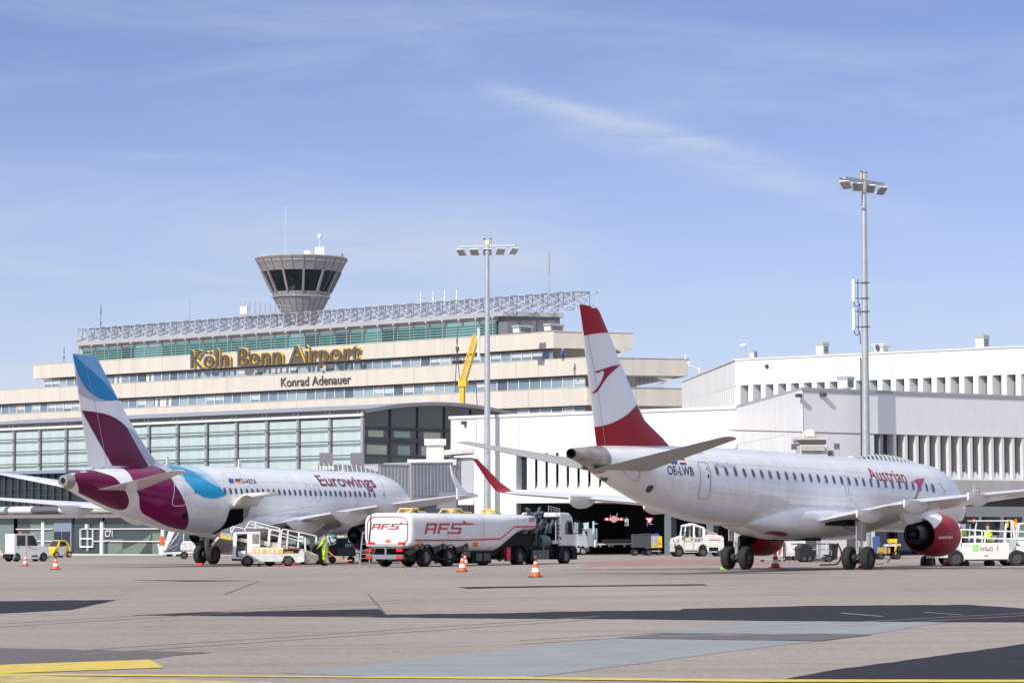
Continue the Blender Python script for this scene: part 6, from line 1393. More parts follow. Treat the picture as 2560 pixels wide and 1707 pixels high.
v.slab([(536, 915), (542, 915), (556, 1385), (550, 1385)], -.006, .02, JNT, 'door_seam'); v.slab([(615, 1185), (750, 1185), (750, 1202), (615, 1202)], -.008, .02, mat('tug_mark', (.5, .42, .1), .5), 'door_mark')
v.wheels([362, 885], .34, .24, (.12, ry - .15))
v = Veh('S', -60, 1400, 30, 'service_trailer', 'white equipment trailer cut by the left picture edge behind the crew tug', 'trailer', Z=225)
v.slab([(-60, 1210), (60, 1215), (60, 1290), (-60, 1290)], 0, 1.2, WHT, 'body'); v.slab([(-60, 1130), (50, 1140), (50, 1170), (-60, 1170)], 0, 1.0, YEL, 'top_bar'); v.pipe([(20, 1290), (22, 1370)], .05, WHT, 'leg'); v.wheels([-20], .25, .2, (.2, 1.0))
# small yellow car
v = Veh('S', 1085, 1358, 40, 'small_car', 'tiny yellow and white two-seat car parked before the gate front', 'car')
CY = mat('car_yellow', (.74, .52, .01), .25, coat=.6)
sil = v.P([(1085, 1325), (1075, 1260), (1085, 1180), (1150, 1145), (1190, 1060), (1215, 1018), (1330, 1022), (1380, 1080), (1400, 1170), (1422, 1220), (1420, 1300), (1400, 1325)])
w = 1.5; n = len(sil); m = MB(); rgs = []
bz = v.p(1150, 1150)[1]; tz_ = v.p(1215, 1018)[1]
for f, ins in ((0, .06), (.04, 0), (.5, 0), (.96, 0), (1, .06)):
    rg = []
    for x, z_ in sil:
        cx, cz = 1.2, .75; yin = max(0, (z_ - bz) / (tz_ - bz)) * .22; y = w * f + (yin if f < .5 else -yin if f > .5 else 0)
        rg.append((x + (cx - x) * ins, y, z_ + (cz - z_) * ins * .6))
    rgs.append(rg)
m.loft(rgs, smooth=False); m.build('body', CY, v.t, bevel=.05)
v.slab([(1195, 1135), (1205, 1068), (1222, 1040), (1290, 1038), (1325, 1085), (1318, 1130)], .03, .2, GLD, 'side_window'); v.slab([(1168, 1150), (1330, 1135), (1300, 1290), (1250, 1322), (1175, 1322)], -.016, .02, mat('car_white', (.60, .62, .68), .3, coat=.4), 'door_panel', bevel=.01)
a, b = v.p(1150, 1145), v.p(1205, 1035); m = MB(); m.add([(a[0] - .03, .12, a[1] + .03), (a[0] - .03, w - .12, a[1] + .03), (b[0] - .05, w - .26, b[1]), (b[0] - .05, .26, b[1])], [(0, 1, 2, 3)]); o = m.build('windscreen', GLD, v.t, fix=False); md = o.modifiers.new('s', 'SOLIDIFY'); md.thickness = .05; md.offset = 1
for y in (.12, w - .38): m = MB(); m.sph((.03, y + .12, .72), .12, 8); m.build('headlight', mat('lens', (.6, .62, .62), .2), v.t)
v.wheels([1130, 1378], .30, .2, (.06, w - .06), mt=[BLK, CHR])
# ---- airstairs and tank trailer under the left airliner tail ------------------
v = Veh('Y', 170, 890, 6, 'boarding_stairs', 'white mobile boarding stairs partly hidden under the burgundy airliner tail', 'boarding stairs')
v.slab([(170, 800), (1100, 755), (1100, 800), (700, 830), (200, 830)], .0, 1.6, WHT, 'base_frame'); v.slab([(290, 730), (440, 200), (600, 235), (350, 745)], 0.05, .12, WHT, 'side_panel'); v.slab([(290, 730), (440, 200), (600, 235), (350, 745)], 1.4, 1.47, WHT, 'side_panel')
m = MB()
for i in range(9): a = v.p(515 + i * 28, 745 - i * 52); m.box(a[0], .3, a[1], a[0] + .35, 1.3, a[1] + .12)
m.build('stair_tread', mat('tread_blue', (.13, .15, .24), .6), v.t)
v.pipe([(360, 750), (690, 300)], .04, WHT, 'handrail', ys=(.2, 1.3)); v.pipe([(480, 510), (620, 430)], .03, STL, 'brace', ys=(.2, 1.3)); v.pipe([(300, 745), (660, 600)], .03, STL, 'brace', ys=(.2, 1.3)); v.pipe([(795, 760), (795, 280)], .04, WHT, 'post', ys=(.2, 1.3))
v.wheels([425, 470], .22, .16, (.2, 1.3)); v.wheels([660], .2, .16, (.2, 1.3)); v.pipe([(315, 830), (315, 895)], .03, STD, 'jack_leg', ys=(.1, 1.4)); v.pipe([(1030, 800), (1030, 880)], .03, STD, 'jack_leg', ys=(.1, 1.4))
v2 = Veh('Y', 170, 890, 6, 'hose_reel', 'orange and white cylinder standing at the foot of the boarding stairs', 'hose reel')
v2.slab([(205, 400), (240, 385), (300, 395), (318, 480), (315, 620), (280, 640), (215, 600)], .35, .85, ORG, 'drum', bevel=.1); v2.slab([(150, 590), (180, 570), (215, 640), (290, 650), (290, 800), (200, 820)], .4, .8, WHT, 'pedestal', bevel=.03)
v = Veh('Y', 700, 880, 4, 'service_unit', 'white tank trailer seen behind the left airliner main wheels', 'trailer', Z=235)
v.slab([(710, 640), (770, 515), (1130, 515), (1230, 560), (1350, 560), (1350, 750), (720, 750)], 0, 1.3, WHD, 'tank_body', bevel=.08); v.pipe([(990, 515), (1000, 380), (1040, 335), (1100, 335), (1100, 515)], .05, WHD, 'pipe_frame', y=.4); v.slab([(1215, 570), (1280, 572), (1280, 610), (1215, 610)], -.03, .1, NVY, 'label_plate'); v.wheels([800, 1250], .3, .2, (.2, 1.1))
# ground power unit behind the belt loader
v = Veh('E', 1590, 1205, 5, 'ground_power_unit', 'dark blue ground power unit in the shade left of the tank lorry', 'ground power unit', Z=186)
v.slab([(1610, 1170), (1610, 1060), (1700, 1030), (1705, 965), (1835, 960), (1845, 1010), (1925, 1020), (1930, 1175)], 0, 1.6, mat('unit_navy', (.015, .02, .035), .4, var=.3, vs=4), 'housing', bevel=.03); v.slab([(1720, 1080), (1900, 1085), (1900, 1160), (1720, 1160)], -.012, .02, STD, 'grille'); v.wheels([1660, 1880], .22, .2, (.2, 1.4))
m = MB(); a = v.p(1808, 1070); 
for i in range(4): m.box(a[0] + i * .1, -.02, a[1], a[0] + i * .1 + .05, .0, a[1] + .22)
m.build('gauge', WHD, v.t)
v = Veh('E', 1590, 1205, 5, 'water_cart', 'white service cart with a turquoise cap and a black hose loop', 'service cart', Z=192)
v.slab([(1595, 920), (1800, 925), (1800, 1020), (1595, 1015)], 0, 1.0, WHD, 'cabinet', bevel=.03); m = MB(); a = v.p(1672, 940); m.sph((a[0], .1, a[1]), .22, 12); m.build('turquoise_cap', mat('turquoise', (.02, .42, .48), .3), v.t); v.pipe(catmull([(1615, 950), (1630, 1000), (1665, 1020), (1695, 995), (1705, 950)]), .03, BLM, 'hose', y=-.05); v.pipe([(1610, 1015), (1610, 1205)], .05, STD, 'leg', ys=(.1, .9)); v.pipe([(1790, 1015), (1790, 1205)], .05, STD, 'leg', ys=(.1, .9))
# ---- right crew tug with driver -----------------------------------------------
v = Veh('G', 1112, 1141, 8, 'crew_tug', 'white crew tug with driver in orange, near the yellow cart under the right airliner', 'tug'); tgr = v
BD = [(1112, 1095), (1110, 1010), (1120, 965), (1205, 935), (1225, 830), (1300, 818), (1405, 860), (1430, 900), (1440, 925), (1580, 935), (1600, 960), (1605, 1060), (1530, 1100), (1445, 1098), (1430, 1040), (1395, 1018), (1360, 1045), (1350, 1100), (1215, 1102), (1200, 1050), (1160, 1020), (1130, 1040), (1120, 1095)]
v.slab(BD[:4] + [(1205, 955), (1420, 955)] + BD[8:], 0, 1.6, WHD, 'body', bevel=.04)
for pts_ in ([(1205, 960), (1226, 832), (1236, 828), (1222, 960)], [(1300, 960), (1300, 826), (1318, 830), (1318, 960)], [(1392, 960), (1392, 858), (1420, 868), (1420, 960)]):
    for y in (0, 1.54): v.slab(pts_, y, y + .06, WHT, 'cab_pillar')
v.slab([(1222, 835), (1300, 815), (1410, 855), (1410, 872), (1300, 832), (1224, 850)], -.03, 1.64, WHT, 'roof', bevel=.01)
v.slab([(1226, 955), (1240, 845), (1298, 838), (1298, 955)], 1.5, 1.52, GLD, 'far_window'); v.slab([(1318, 955), (1318, 845), (1392, 868), (1392, 955)], 1.5, 1.52, GLD, 'far_window')
v.slab([(1430, 875), (1545, 915), (1560, 960), (1430, 960)], .3, 1.2, mat('load_grille', (.45, .30, .32), .6, var=.6, vs=14), 'rear_load'); v.slab([(1455, 1050), (1545, 1050), (1545, 1088), (1455, 1088)], -.02, .1, BLM, 'toolbox')
v.wheels([1163, 1395], .36, .24, (.12, 1.48)); v.wheels([1562], .3, .22, (.15, 1.45))
m = MB(); a = v.p(1318, 1000); text_flat(m, '4148', v.p(1365, 1000)[0] - a[0], (a[0], -.012, a[1]), (1, 0, 0), (0, 0, 1), 0, .01, height=.26); m.build('fleet_number', BLM, v.t, fix=False)
m = MB(); a, b = v.p(1220, 998), v.p(1285, 985); m.box(a[0], -.01, a[1], b[0], -.003, b[1]); m.build('door_mark', mat('olive_mark', (.45, .42, .12), .6), v.t)
m = MB(); a = v.p(1150, 1000); m.box(a[0] - .35, -.02, a[1], a[0] - .3, .0, a[1] + .2); m.box(a[0], -.02, a[1], a[0] + .05, 0, a[1] + .2); m.build('lamp_slot', BLM, v.t)
v.pipe([(1196, 975), (1200, 910), (1230, 905)], .04, BLM, 'mirror', y=-.15)
for pts_ in ([(1208, 962), (1300, 962), (1300, 1090), (1218, 1090)], [(1308, 962), (1390, 962), (1385, 1020), (1350, 1050), (1345, 1090), (1308, 1090)]):
    q = v.P(pts_); m = MB(); m.tube([(a, -.002, b) for a, b in q + q[:1]], .012, n=4); m.build('door_seam', JNT, v.t)
for x in (1278, 1372): a = v.p(x, 972); m = MB(); m.box(a[0], -.03, a[1] - .03, a[0] + .12, 0, a[1] + .02); m.build('door_handle', BLM, v.t)
v.slab([(1215, 1078), (1345, 1078), (1345, 1090), (1215, 1090)], -.02, .02, STD, 'side_step'); v.slab([(1450, 975), (1560, 975), (1560, 982), (1450, 982)], -.01, .01, RED, 'red_trim'); v.slab([(1112, 1060), (1122, 1000), (1130, 1000), (1126, 1060)], -.02, .3, STD, 'bumper')
a = v.p(1345, 1000); mw = Matrix.Translation(v.t.location) @ Matrix.Rotation(v.t.rotation_euler.z, 4, 'Z')
person(mw @ Vector((a[0], .75, .42)), R(188), 'driver in orange high visibility jacket seated in the white tug', HIO, NVY, pose='sit', lean=.1)
# yellow cart, dark bin, flat trailer, van, crates and signs under the pier -----
v = Veh('P', 1235, 935, 4, 'baggage_cart', 'yellow curtain-sided cart with grey flaps and a blue bag on top', 'cart')
v.slab([(1280, 595), (1575, 590), (1578, 800), (1285, 805)], 0, 1.3, YEL, 'box', bevel=.02)
for a_, b_ in ((1350, 1400), (1420, 1500)): v.slab([(a_, 600), (b_, 600), (b_, 770), (a_, 775)], -.02, .02, mat('grey_flap', (.36, .37, .40), .6, var=.2, vs=6), 'curtain')
v.slab([(1205, 600), (1280, 595), (1285, 800), (1210, 795)], .15, 1.2, MATS['grey_flap'], 'curtain'); v.pipe([(1280, 860), (1550, 865)], .05, STL, 'axle_bar'); v.pipe([(1300, 805), (1300, 860)], .04, STD, 'leg', ys=(.1, 1.2)); v.pipe([(1520, 805), (1520, 865)], .04, STD, 'leg', ys=(.1, 1.2)); v.wheels([1262, 1520], .17, .14, (.1, 1.2), mt=[BLK, HUB])
m = MB()
for x in (1310, 1532): a = v.p(x, 740); m.add([(a[0] - .12, -.008, a[1]), (a[0] + .12, -.008, a[1]), (a[0], -.008, a[1] + .2)], [(0, 1, 2)])
m.build('red_triangle', REF, v.t, fix=False)
v2 = Veh('P', 1235, 935, 4, 'blue_bag', 'crumpled blue tarpaulin bag lying on top of the yellow cart', 'bag'); o = v2.slab([(1240, 600), (1250, 560), (1350, 590), (1420, 555), (1515, 540), (1545, 590), (1545, 597)], .2, 1.1, mat('tarp_blue', (.05, .10, .38), .6, var=.4, vs=5), 'tarpaulin', bevel=.04)
v = Veh('P', 1050, 860, 4, 'waste_container', 'dark grey lidded waste container behind the yellow cart', 'container', Z=232); v.slab([(1055, 560), (1375, 540), (1375, 800), (1240, 800), (1055, 800)], 0, 1.8, mat('container_grey', (.05, .055, .065), .5, var=.2, vs=2), 'bin', bevel=.03); v.slab([(1050, 562), (1380, 540), (1380, 550), (1050, 575)], -.05, 1.85, STD, 'lid'); v.wheels([1090, 1340], .25, .15, (.2, 1.6))
v = Veh('P', 400, 790, 3, 'flat_trailer', 'long low white flat trailer standing in the dark undercroft', 'trailer', Z=250)
v.slab([(400, 722), (1020, 715), (1020, 742), (400, 750)], 0, 1.6, WHD, 'deck')
for x in (430, 590, 650, 870): v.slab([(x, 745), (x + 35, 745), (x + 35, 782), (x, 782)], .1, .3, WHD, 'leg')
v2 = Veh('P', 400, 790, 3, 'covered_load', 'grey covered load lying on the low white trailer', 'load', Z=250); v2.slab([(480, 655), (520, 645), (1050, 645), (1055, 690), (880, 712), (480, 714)], .1, 1.5, mat('load_grey', (.12, .13, .15), .6, var=.2, vs=2), 'cover', bevel=.05)
v = Veh('P', -60, 932, 12, 'van', 'silver compact van half hidden behind the tank lorry cab', 'van')
o = v.slab([(-60, 890), (-300, 880), (-300, 620), (-60, 500), (20, 492), (150, 492), (190, 560), (232, 700), (236, 860), (200, 885), (180, 885), (160, 790), (125, 770), (95, 790), (75, 890)], 0, 1.7, mat('van_silver', (.50, .52, .58), .3, coat=.4), 'body', bevel=.07)
v.slab([(28, 665), (30, 530), (140, 530), (160, 610), (165, 660)], -.01, .02, mat('van_panel', (.46, .48, .54), .3), 'side_panel', bevel=.01); v.slab([(20, 770), (80, 770), (75, 805), (20, 805)], -.012, .02, BLM, 'side_trim'); v.slab([(176, 790), (238, 790), (240, 860), (180, 880)], -.03, 1.73, MATS['container_grey'], 'bumper'); v.wheels([126, -220], .33, .2, (.08, 1.6), mt=[BLK, CHR])
v.slab([(30, 572), (118, 568), (118, 582), (30, 586)], -.012, -.001, mat('van_mark', (.2, .2, .3), .5), 'side_mark')
v = Veh('P', -10, 800, 3, 'crate_rack', 'pale blue crate rack standing behind the silver van', 'rack', Z=240)
for x0, x1 in ((0, 110), (145, 225)): v.slab([(x0, 345), (x1, 345), (x1, 500), (x0, 500)], .1, .9, mat('pale_blue_crate', (.42, .62, .68), .5, var=.2, vs=4), 'crate')
v.pipe([(-5, 460), (228, 465)], .04, CHR, 'shelf_bar'); v.pipe([(-8, 340), (-8, 800)], .04, CHR, 'post', ys=(0, 1)); v.pipe([(228, 340), (228, 800)], .04, CHR, 'post', ys=(0, 1))
v = Veh('P', 235, 770, 3, 'wire_trolley', 'grey wire mesh trolley in the undercroft right of the van', 'trolley', Z=244)
for x in (238, 265, 295, 340, 382): v.pipe([(x, 455), (x, 770)], .03, STL, 'post', ys=(0, .8))
for y in (455, 500, 550, 600, 665, 720): v.pipe([(238, y), (382, y)], .02, STL, 'mesh_bar', ys=(0, .8))
v = Veh('P', 320, 770, 3, 'gate_post', 'light blue post with a crossarm in the undercroft', 'post', Z=242); v.pipe([(320, 770), (320, 332)], .09, mat('post_blue', (.40, .58, .68), .5), 'pole'); v.pipe([(320, 362), (388, 362)], .05, CHR, 'crossarm')
v = Veh('P', 345, 770, 3, 'white_bollard', 'short white bollard beside the wire trolley', 'bollard', Z=241); v.pipe([(353, 770), (353, 675)], .12, WHT, 'pole', n=12); v.slab([(343, 760), (364, 760), (364, 768), (343, 768)], -.12, .12, STD, 'foot')
v = Veh('P', 515, 310, 2, 'clearance_bar', 'red and white striped clearance bar hanging in the undercroft', 'barrier', Z=243, lift=0)
for i in range(11): x = 515 + i * 33; v.slab([(x, 257), (x + 33, 255), (x + 33, 300), (x, 302)], 0, .1, REF if i % 2 == 0 else WHT, 'stripe')
v.pipe([(630, 255), (630, 205)], .03, STL, 'hanger'); v.pipe([(750, 252), (750, 180)], .03, STL, 'hanger'); m = MB(); a = v.p(692, 278); m.cyl((a[0], -.03, a[1]), (a[0], -.07, a[1]), .28, n=20, smooth=False); m.build('disc', mat('disc_pink', (.55, .28, .26), .5), v.t)
v = Veh('P', 888, 400, 2, 'hanging_sign', 'small pale grey panel hanging in the undercroft', 'sign', Z=243.5); v.slab([(890, 272), (962, 270), (962, 400), (890, 402)], 0, .06, mat('pale_sign', (.42, .48, .46), .6), 'panel'); v.pipe([(925, 270), (925, 235)], .02, STL, 'hanger')
v = Veh('P', 1265, 390, 2, 'give_way_sign', 'red and white triangular give way sign above the yellow cart', 'sign', Z=232); 
v.slab([(1262, 245), (1420, 252), (1348, 388)], .01, .05, RED, 'plate'); v.slab([(1290, 262), (1395, 266), (1346, 352)], -.01, .009, WHT, 'centre'); v.pipe([(1308, 340), (1308, 400)], .05, mat('blue_post', (.05, .12, .45), .5), 'post', y=.1); v.pipe([(1345, 370), (1400, 372)], .03, STL, 'bracket', y=.1)
# ---- wide pallet loader on the right -----------------------------------------
v = Veh('Z', 0, 1385, 3, 'pallet_loader', 'white container loader with railed platform and green-lettered side at the right edge', 'pallet loader', Z=139.5); pl_ = v
v.slab([(-30, 1180), (280, 1180), (310, 1030), (380, 1000), (640, 1000), (700, 1110), (720, 1255), (690, 1255), (660, 1130), (580, 1040), (450, 1025), (350, 1060), (300, 1150), (290, 1180)], 0, 2.4, WHT, 'front_body', bevel=.02); v.slab([(-40, 1130), (260, 1120), (300, 1180), (280, 1200), (-40, 1200)], .3, 2.2, WHD, 'nose')
v.slab([(470, 310), (620, 312), (640, 1000), (470, 1000)], .1, 1.4, WHT, 'lift_tower', bevel=.02); v.slab([(628, 310), (790, 312), (780, 480), (628, 480)], .3, 1.3, mat('screen_grey', (.30, .33, .38), .4), 'equipment_box')
v.slab([(668, 808), (1890, 800), (1900, 1000), (1850, 1230), (720, 1240), (700, 1110), (640, 1000)], -.02, 2.3, WHT, 'side_panel', bevel=.02)
v.slab([(700, 1235), (1860, 1232), (1860, 1265), (740, 1268)], .05, 2.3, STD, 'chassis'); v.slab([(1850, 1250), (1860, 1160), (1900, 1080), (1960, 1030), (2100, 1005), (2250, 1030), (2320, 1100), (2500, 1100), (2500, 900), (2060, 880), (1900, 1000)], 0, 2.3, WHT, 'rear_body', bevel=.02)
v.slab([(1900, 720), (2060, 725), (2070, 990), (1900, 990)], .0, 1.0, mat('cabinet_grey', (.45, .50, .50), .5), 'cabinet')
CF = [([(1065, 800), (1090, 500), (1140, 215), (1170, 215), (1110, 520), (1095, 800)]), ([(1850, 800), (1880, 480), (1900, 225), (1945, 215), (1925, 500), (1900, 800)])]
for pts_ in CF: v.slab(pts_, .9, 1.0, WHT, 'cab_pillar'); v.slab(pts_, 2.1, 2.2, WHT, 'cab_pillar')
v.slab([(1060, 212), (1960, 212), (1960, 240), (1060, 240)], .8, 2.3, WHT, 'cab_roof'); v.slab([(1120, 240), (1900, 240), (1870, 600), (1100, 600)], 2.05, 2.09, GLD, 'cab_window'); v.slab([(1090, 610), (1800, 610), (1800, 700), (1085, 700)], 1.9, 2.0, WHT, 'cab_panel')
v.slab([(1280, 620), (1720, 620), (1720, 780), (1280, 780)], 2.0, 2.2, STD, 'console')
for q in ([(790, 465), (1000, 470), (1180, 490), (2400, 520)], [(640, 660), (1000, 665), (1200, 680), (2400, 715)], [(1000, 480), (1015, 540), (1010, 800)], [(1180, 495), (1190, 560), (1190, 800)], [(1260, 800), (1265, 520), (1290, 490)], [(1775, 800), (1775, 505)], [(1955, 720), (1955, 240)], [(940, 470), (960, 500)], [(640, 800), (640, 460), (790, 465)]): v.pipe(q, .035, WHT, 'guard_rail', y=.1)
v.slab([(1960, 225), (2140, 235), (2150, 830), (2060, 870), (1985, 720)], 1.2, 1.3, BLM, 'cab_door'); v.pipe([(1970, 225), (2100, 235), (2180, 290), (2190, 400)], .05, YEL, 'yellow_rail', y=1.0); v.pipe([(1960, 225), (1955, 380)], .05, YEL, 'yellow_rail', y=.9); v.pipe([(2110, 250), (2150, 820)], .05, WHT, 'door_frame', y=1.0)
v.slab([(2160, 720), (2210, 290), (2480, 270), (2480, 900), (2250, 880), (2160, 830)], .5, 2.2, WHT, 'second_cab', bevel=.02); v.slab([(2180, 650), (2230, 320), (2480, 300), (2480, 640)], .48, .499, mat('greenish_pane', (.12, .20, .17), .1), 'second_cab_window')
m = MB()
for x in (1085, 2190): a = v.p(x, 225); m.cyl((a[0], 1.0, a[1] - .1), (a[0], 1.0, a[1] + .08), .06, n=8)
m.build('beacon', ORG, v.t)
v.wheels([480, 2070], .40, .3, (.1, 2.1), mt=[TYR, HUB]); v.wheels([1500, 830], .14, .12, (.6, 1.8))
m = MB(); a = v.p(1110, 1015); b = v.p(1450, 1015); text_flat(m, 'WISaG', b[0] - a[0], (a[0], -.026, a[1]), (1, 0, 0), (0, 0, 1), 0, .008, height=.19); m.build('company_lettering', mat('text_grey', (.10, .10, .11), .5), v.t, fix=False)
GRN = mat('logo_green', (.30, .72, .16), .5); m = MB()
for q in (([(925, 855), (990, 850), (1000, 930), (960, 945), (930, 935)]), ([(1010, 850), (1085, 850), (1085, 925), (1050, 945), (1005, 925)]), ([(930, 955), (985, 945), (1000, 1000), (990, 1025), (925, 1025)]), ([(1010, 945), (1080, 960), (1090, 1025), (1015, 1025), (1000, 970)])):
    a = v.P(q); m.add([(x, -.026, z_) for x, z_ in a], [tuple(range(len(a)))])
m.build('company_logo', GRN, v.t, fix=False); m = MB()
for q in ([(1555, 905), (1590, 905), (1590, 960), (1605, 1022), (1592, 1025), (1573, 975), (1558, 1025), (1545, 1022), (1560, 960)],): a = v.P(q); m.add([(x, -.026, z_) for x, z_ in a], [tuple(range(len(a)))])
m.build('small_figure_mark', mat('mark_orange', (.62, .25, .10), .6), v.t, fix=False)
m = MB()
for q in ([(1228, 1115), (1328, 1115), (1328, 1162), (1228, 1162)], [(1565, 870), (1595, 870), (1595, 898), (1565, 898)], [(740, 858), (890, 850), (890, 862), (740, 870)], [(500, 945), (600, 945), (600, 968), (500, 965)]): a = v.P(q); m.add([(x, -.027, z_) for x, z_ in a], [tuple(range(len(a)))])
m.build('small_print', mat('print_grey', (.35, .35, .36), .6), v.t, fix=False)
mw = Matrix.Translation(v.t.location) @ Matrix.Rotation(v.t.rotation_euler.z, 4, 'Z')
for x, y, py, rz_, nm, pose in ((1480, 1.2, 800, 190, 'person in yellow-green high visibility jacket leaning on the loader platform, back to camera', 'stand'), (1640, 2.6, 800, 200, 'person in pale high visibility vest seated inside the loader cab', 'stand'), (720, 1.0, 800, 100, 'person in yellow-green vest behind the white loader tower', 'stand')):
    a = v.p(x, py); zz = {1480: .48, 1640: .95, 720: .55}[x]; person(mw @ Vector((a[0], .5 if x == 1480 else y, a[1] - zz - .22)), R(rz_), nm, HIV, NVY, pose='sit' if x == 1480 else 'stand', hair=mat('hair_brown', (.06, .035, .02), .8), lean=.12 if x == 1480 else .05, scale=1.15 if x == 1480 else 1)
for x in (1870, 2215):
    o = Veh('Z', x, 1385, 3, 'wheel_chock', 'red rubber chock %s the rear wheel of the white loader' % ('left of' if x < 2000 else 'right of'), 'chock', 'red chocks at the loader'); m = MB(); m.side([(0, 0), (.2, 0), (.18, .16), (.04, .2)], -.1, .1); m.build('block', REF, o.t)
    m = MB(); m.cyl((.1, -.12, .1), (.1, .12, .1), .03); m.build('handle', BLM, o.t)
# ---- passenger bridges -----------------------------------------------------------
TUN = mat('tunnel_cladding', (.36, .36, .40), .5, var=.1, vs=1); HDG = mat('bellows_grey', (.16, .18, .20), .7, var=.2, vs=3)
jb = thing('passenger_bridge', 'grey ribbed passenger bridge reaching the nose of the left airliner', 'passenger bridge', (0, 0, 0))
def tun(p0, p1, h, w, mt, name, rib=.32, par=None, bx=0):
    p0, p1 = Vector(p0), Vector(p1); d = p1 - p0; L_ = d.length; rot = math.atan2(d.y, d.x); el = math.asin(d.z / L_)
    m = MB(); m.box(0, -w / 2, 0, L_, w / 2, h, 0); x = rib / 2
    while x < L_: m.box(x, -w / 2 - .035, .12, x + rib * .4, w / 2 + .035, h - .12, 0); x += rib
    m.box(-.02, -w / 2 - .05, h, L_ + .02, w / 2 + .05, h + .08, 1); m.box(-.02, -w / 2 - .05, -.1, L_ + .02, w / 2 + .05, 0, 1)
    o = m.build(name, [mt, STL], par); o.matrix_local = Matrix.Translation(p0) @ Matrix.Rotation(rot, 4, 'Z') @ Matrix.Rotation(-el, 4, 'Y'); return o
def w3(c, x, y, Z): return at(*k(c, x, y), Z)
a, b, c = w3('J', 1395, 470, 201), w3('J', 1705, 475, 203), w3('J', 2160, 480, 206)
tun(a, b, 2.1, 2.4, mat('tunnel_light', (.46, .46, .48), .5, var=.1, vs=1), 'outer_tunnel', par=jb); tun(b + Vector((0, 0, -.1)), c, 2.35, 2.8, TUN, 'inner_tunnel', par=jb)
p = w3('J', 2195, 630, 207); q = w3('J', 2195, 110, 207); m = MB(); m.cyl((p.x, p.y, gz(p.x)), (q.x, q.y, q.z), .75, n=8); m.build('rotunda', HDG, jb)
p = w3('J', 2070, 100, 206); m = MB(); m.box(p.x - 1.9, p.y - 1.4, p.z - .5, p.x + 1.5, p.y + 1.4, p.z - .1); m.box(p.x - .6, p.y - .6, p.z - .1, p.x + .6, p.y + .6, p.z + 1.0); m.box(p.x - .75, p.y - .75, p.z + .9, p.x + .75, p.y + .75, p.z + 1.35); m.build('roof_unit', WHD, jb)
p = w3('J', 2050, 560, 204); m = MB(); m.box(p.x - .3, p.y - .3, gz(p.x), p.x + 1.6, p.y + .3, p.z + .9); m.cyl((p.x - 1.2, p.y, gz(p.x)), (p.x - .6, p.y, p.z + .8), .12); m.cyl((p.x - 2.4, p.y, gz(p.x) + .4), (p.x - 2.4, p.y, p.z + .8), .12); m.build('support_column', mat('column_blue_grey', (.22, .23, .28), .5), jb)
m = MB(); a = w3('J', 1860, 565, 203); b = w3('J', 2085, 530, 203)
for i in range(24): q = a.lerp(b, i / 24); m.cyl((q.x, q.y - .1, q.z), (q.x + .1, q.y - .1, q.z + .35), .05, n=6)
m.build('coiled_cable', mat('cable_tan', (.42, .34, .20), .7), jb)
# hood over the door
def hood(c, x0, x1, yf, hgt, Z, par, n):
    for i in range(n):
        x = x0 + (x1 - x0) * i / (n - 1); p = w3(c, x, yf(x), Z); m = MB(); pts = []
        for j in range(11):
            a = math.pi * j / 10; pts.append(Vector((p.x + .45 * j / 10, p.y + 1.6 * math.cos(a), p.z - hgt + hgt * math.sin(a) ** .8)))
        m.tube(pts, .05, n=6); m.build('canopy_rib', mat('canopy_slat', (.42, .45, .48), .5), par)
        m = MB(); P = [q + Vector((.05, 0, -.03)) for q in pts] + [q + Vector((.30, 0, -.12)) for q in pts]
        m.add(P, [(j, j + 1, j + 12, j + 11) for j in range(10)]); o = m.build('canopy_fold', HDG, par); md = o.modifiers.new('s', 'SOLIDIFY'); md.thickness = .03
hood('J', 900, 1440, lambda x: 150 + 70 * max(0, (x - 1050) / 400) ** 2, .9, 196, jb, 13)
p = w3('J', 890, 185, 196); q = w3('J', 1100, 180, 196); m = MB()
for i in range(7): r0 = p.lerp(q, i / 7); m.box(r0.x, r0.y - 1.9, r0.z - .25, r0.x + .14, r0.y - 1.7, r0.z + .02)
m.build('canopy_edge', WHD, jb)
for x in (1000, 1305): p = w3('J', x, 118, 198); m = MB(); m.box(p.x - .45, p.y, p.z - .5, p.x + .45, p.y + .1, p.z + .5); m.cyl((p.x, p.y + .05, p.z - 2), (p.x, p.y + .05, p.z - .4), .04); m.build('mirror_board', mat('board_grey', (.20, .19, .21), .6), jb)
# fixed link to the pier
lk = thing('fixed_link', 'pale fixed bridge link joining the white pier left of the light mast', 'walkway', (0, 0, 0))
a = w3('X', 500, 1035, 238); b = w3('X', 960, 1035, 236); t_ = w3('X', 500, 350, 238)
m = MB(); m.side([(a.x, a.z), (b.x, b.z), (b.x, t_.z), (a.x, t_.z)], 236, 240); m.build('link_body', mat('link_grey', (.50, .50, .54), .5, var=.05, vs=1), lk)
m = MB(); m.side([(a.x - 1.4, t_.z + .1), (b.x, t_.z + .35), (b.x, t_.z + .75), (a.x - 1.4, t_.z + .5)], 235.4, 240.6); m.build('link_roof', WHD, lk)
c0, c1 = w3('X', 385, 1265, 236), w3('X', 960, 1110, 236); m = MB(); m.box(c0.x, 235.5, c0.z, b.x, 240, c1.z); m.build('link_base', WHT, lk)
m = MB(); u0, u1 = w3('X', 655, 0, 236).x, w3('X', 712, 0, 236).x; m.box(u0, 235.9, a.z + .2, u1, 235.99, t_.z - .1); m.box(a.x, 235.9, a.z - .22, b.x, 236, a.z - .02); m.build('link_seam', HDG, lk)
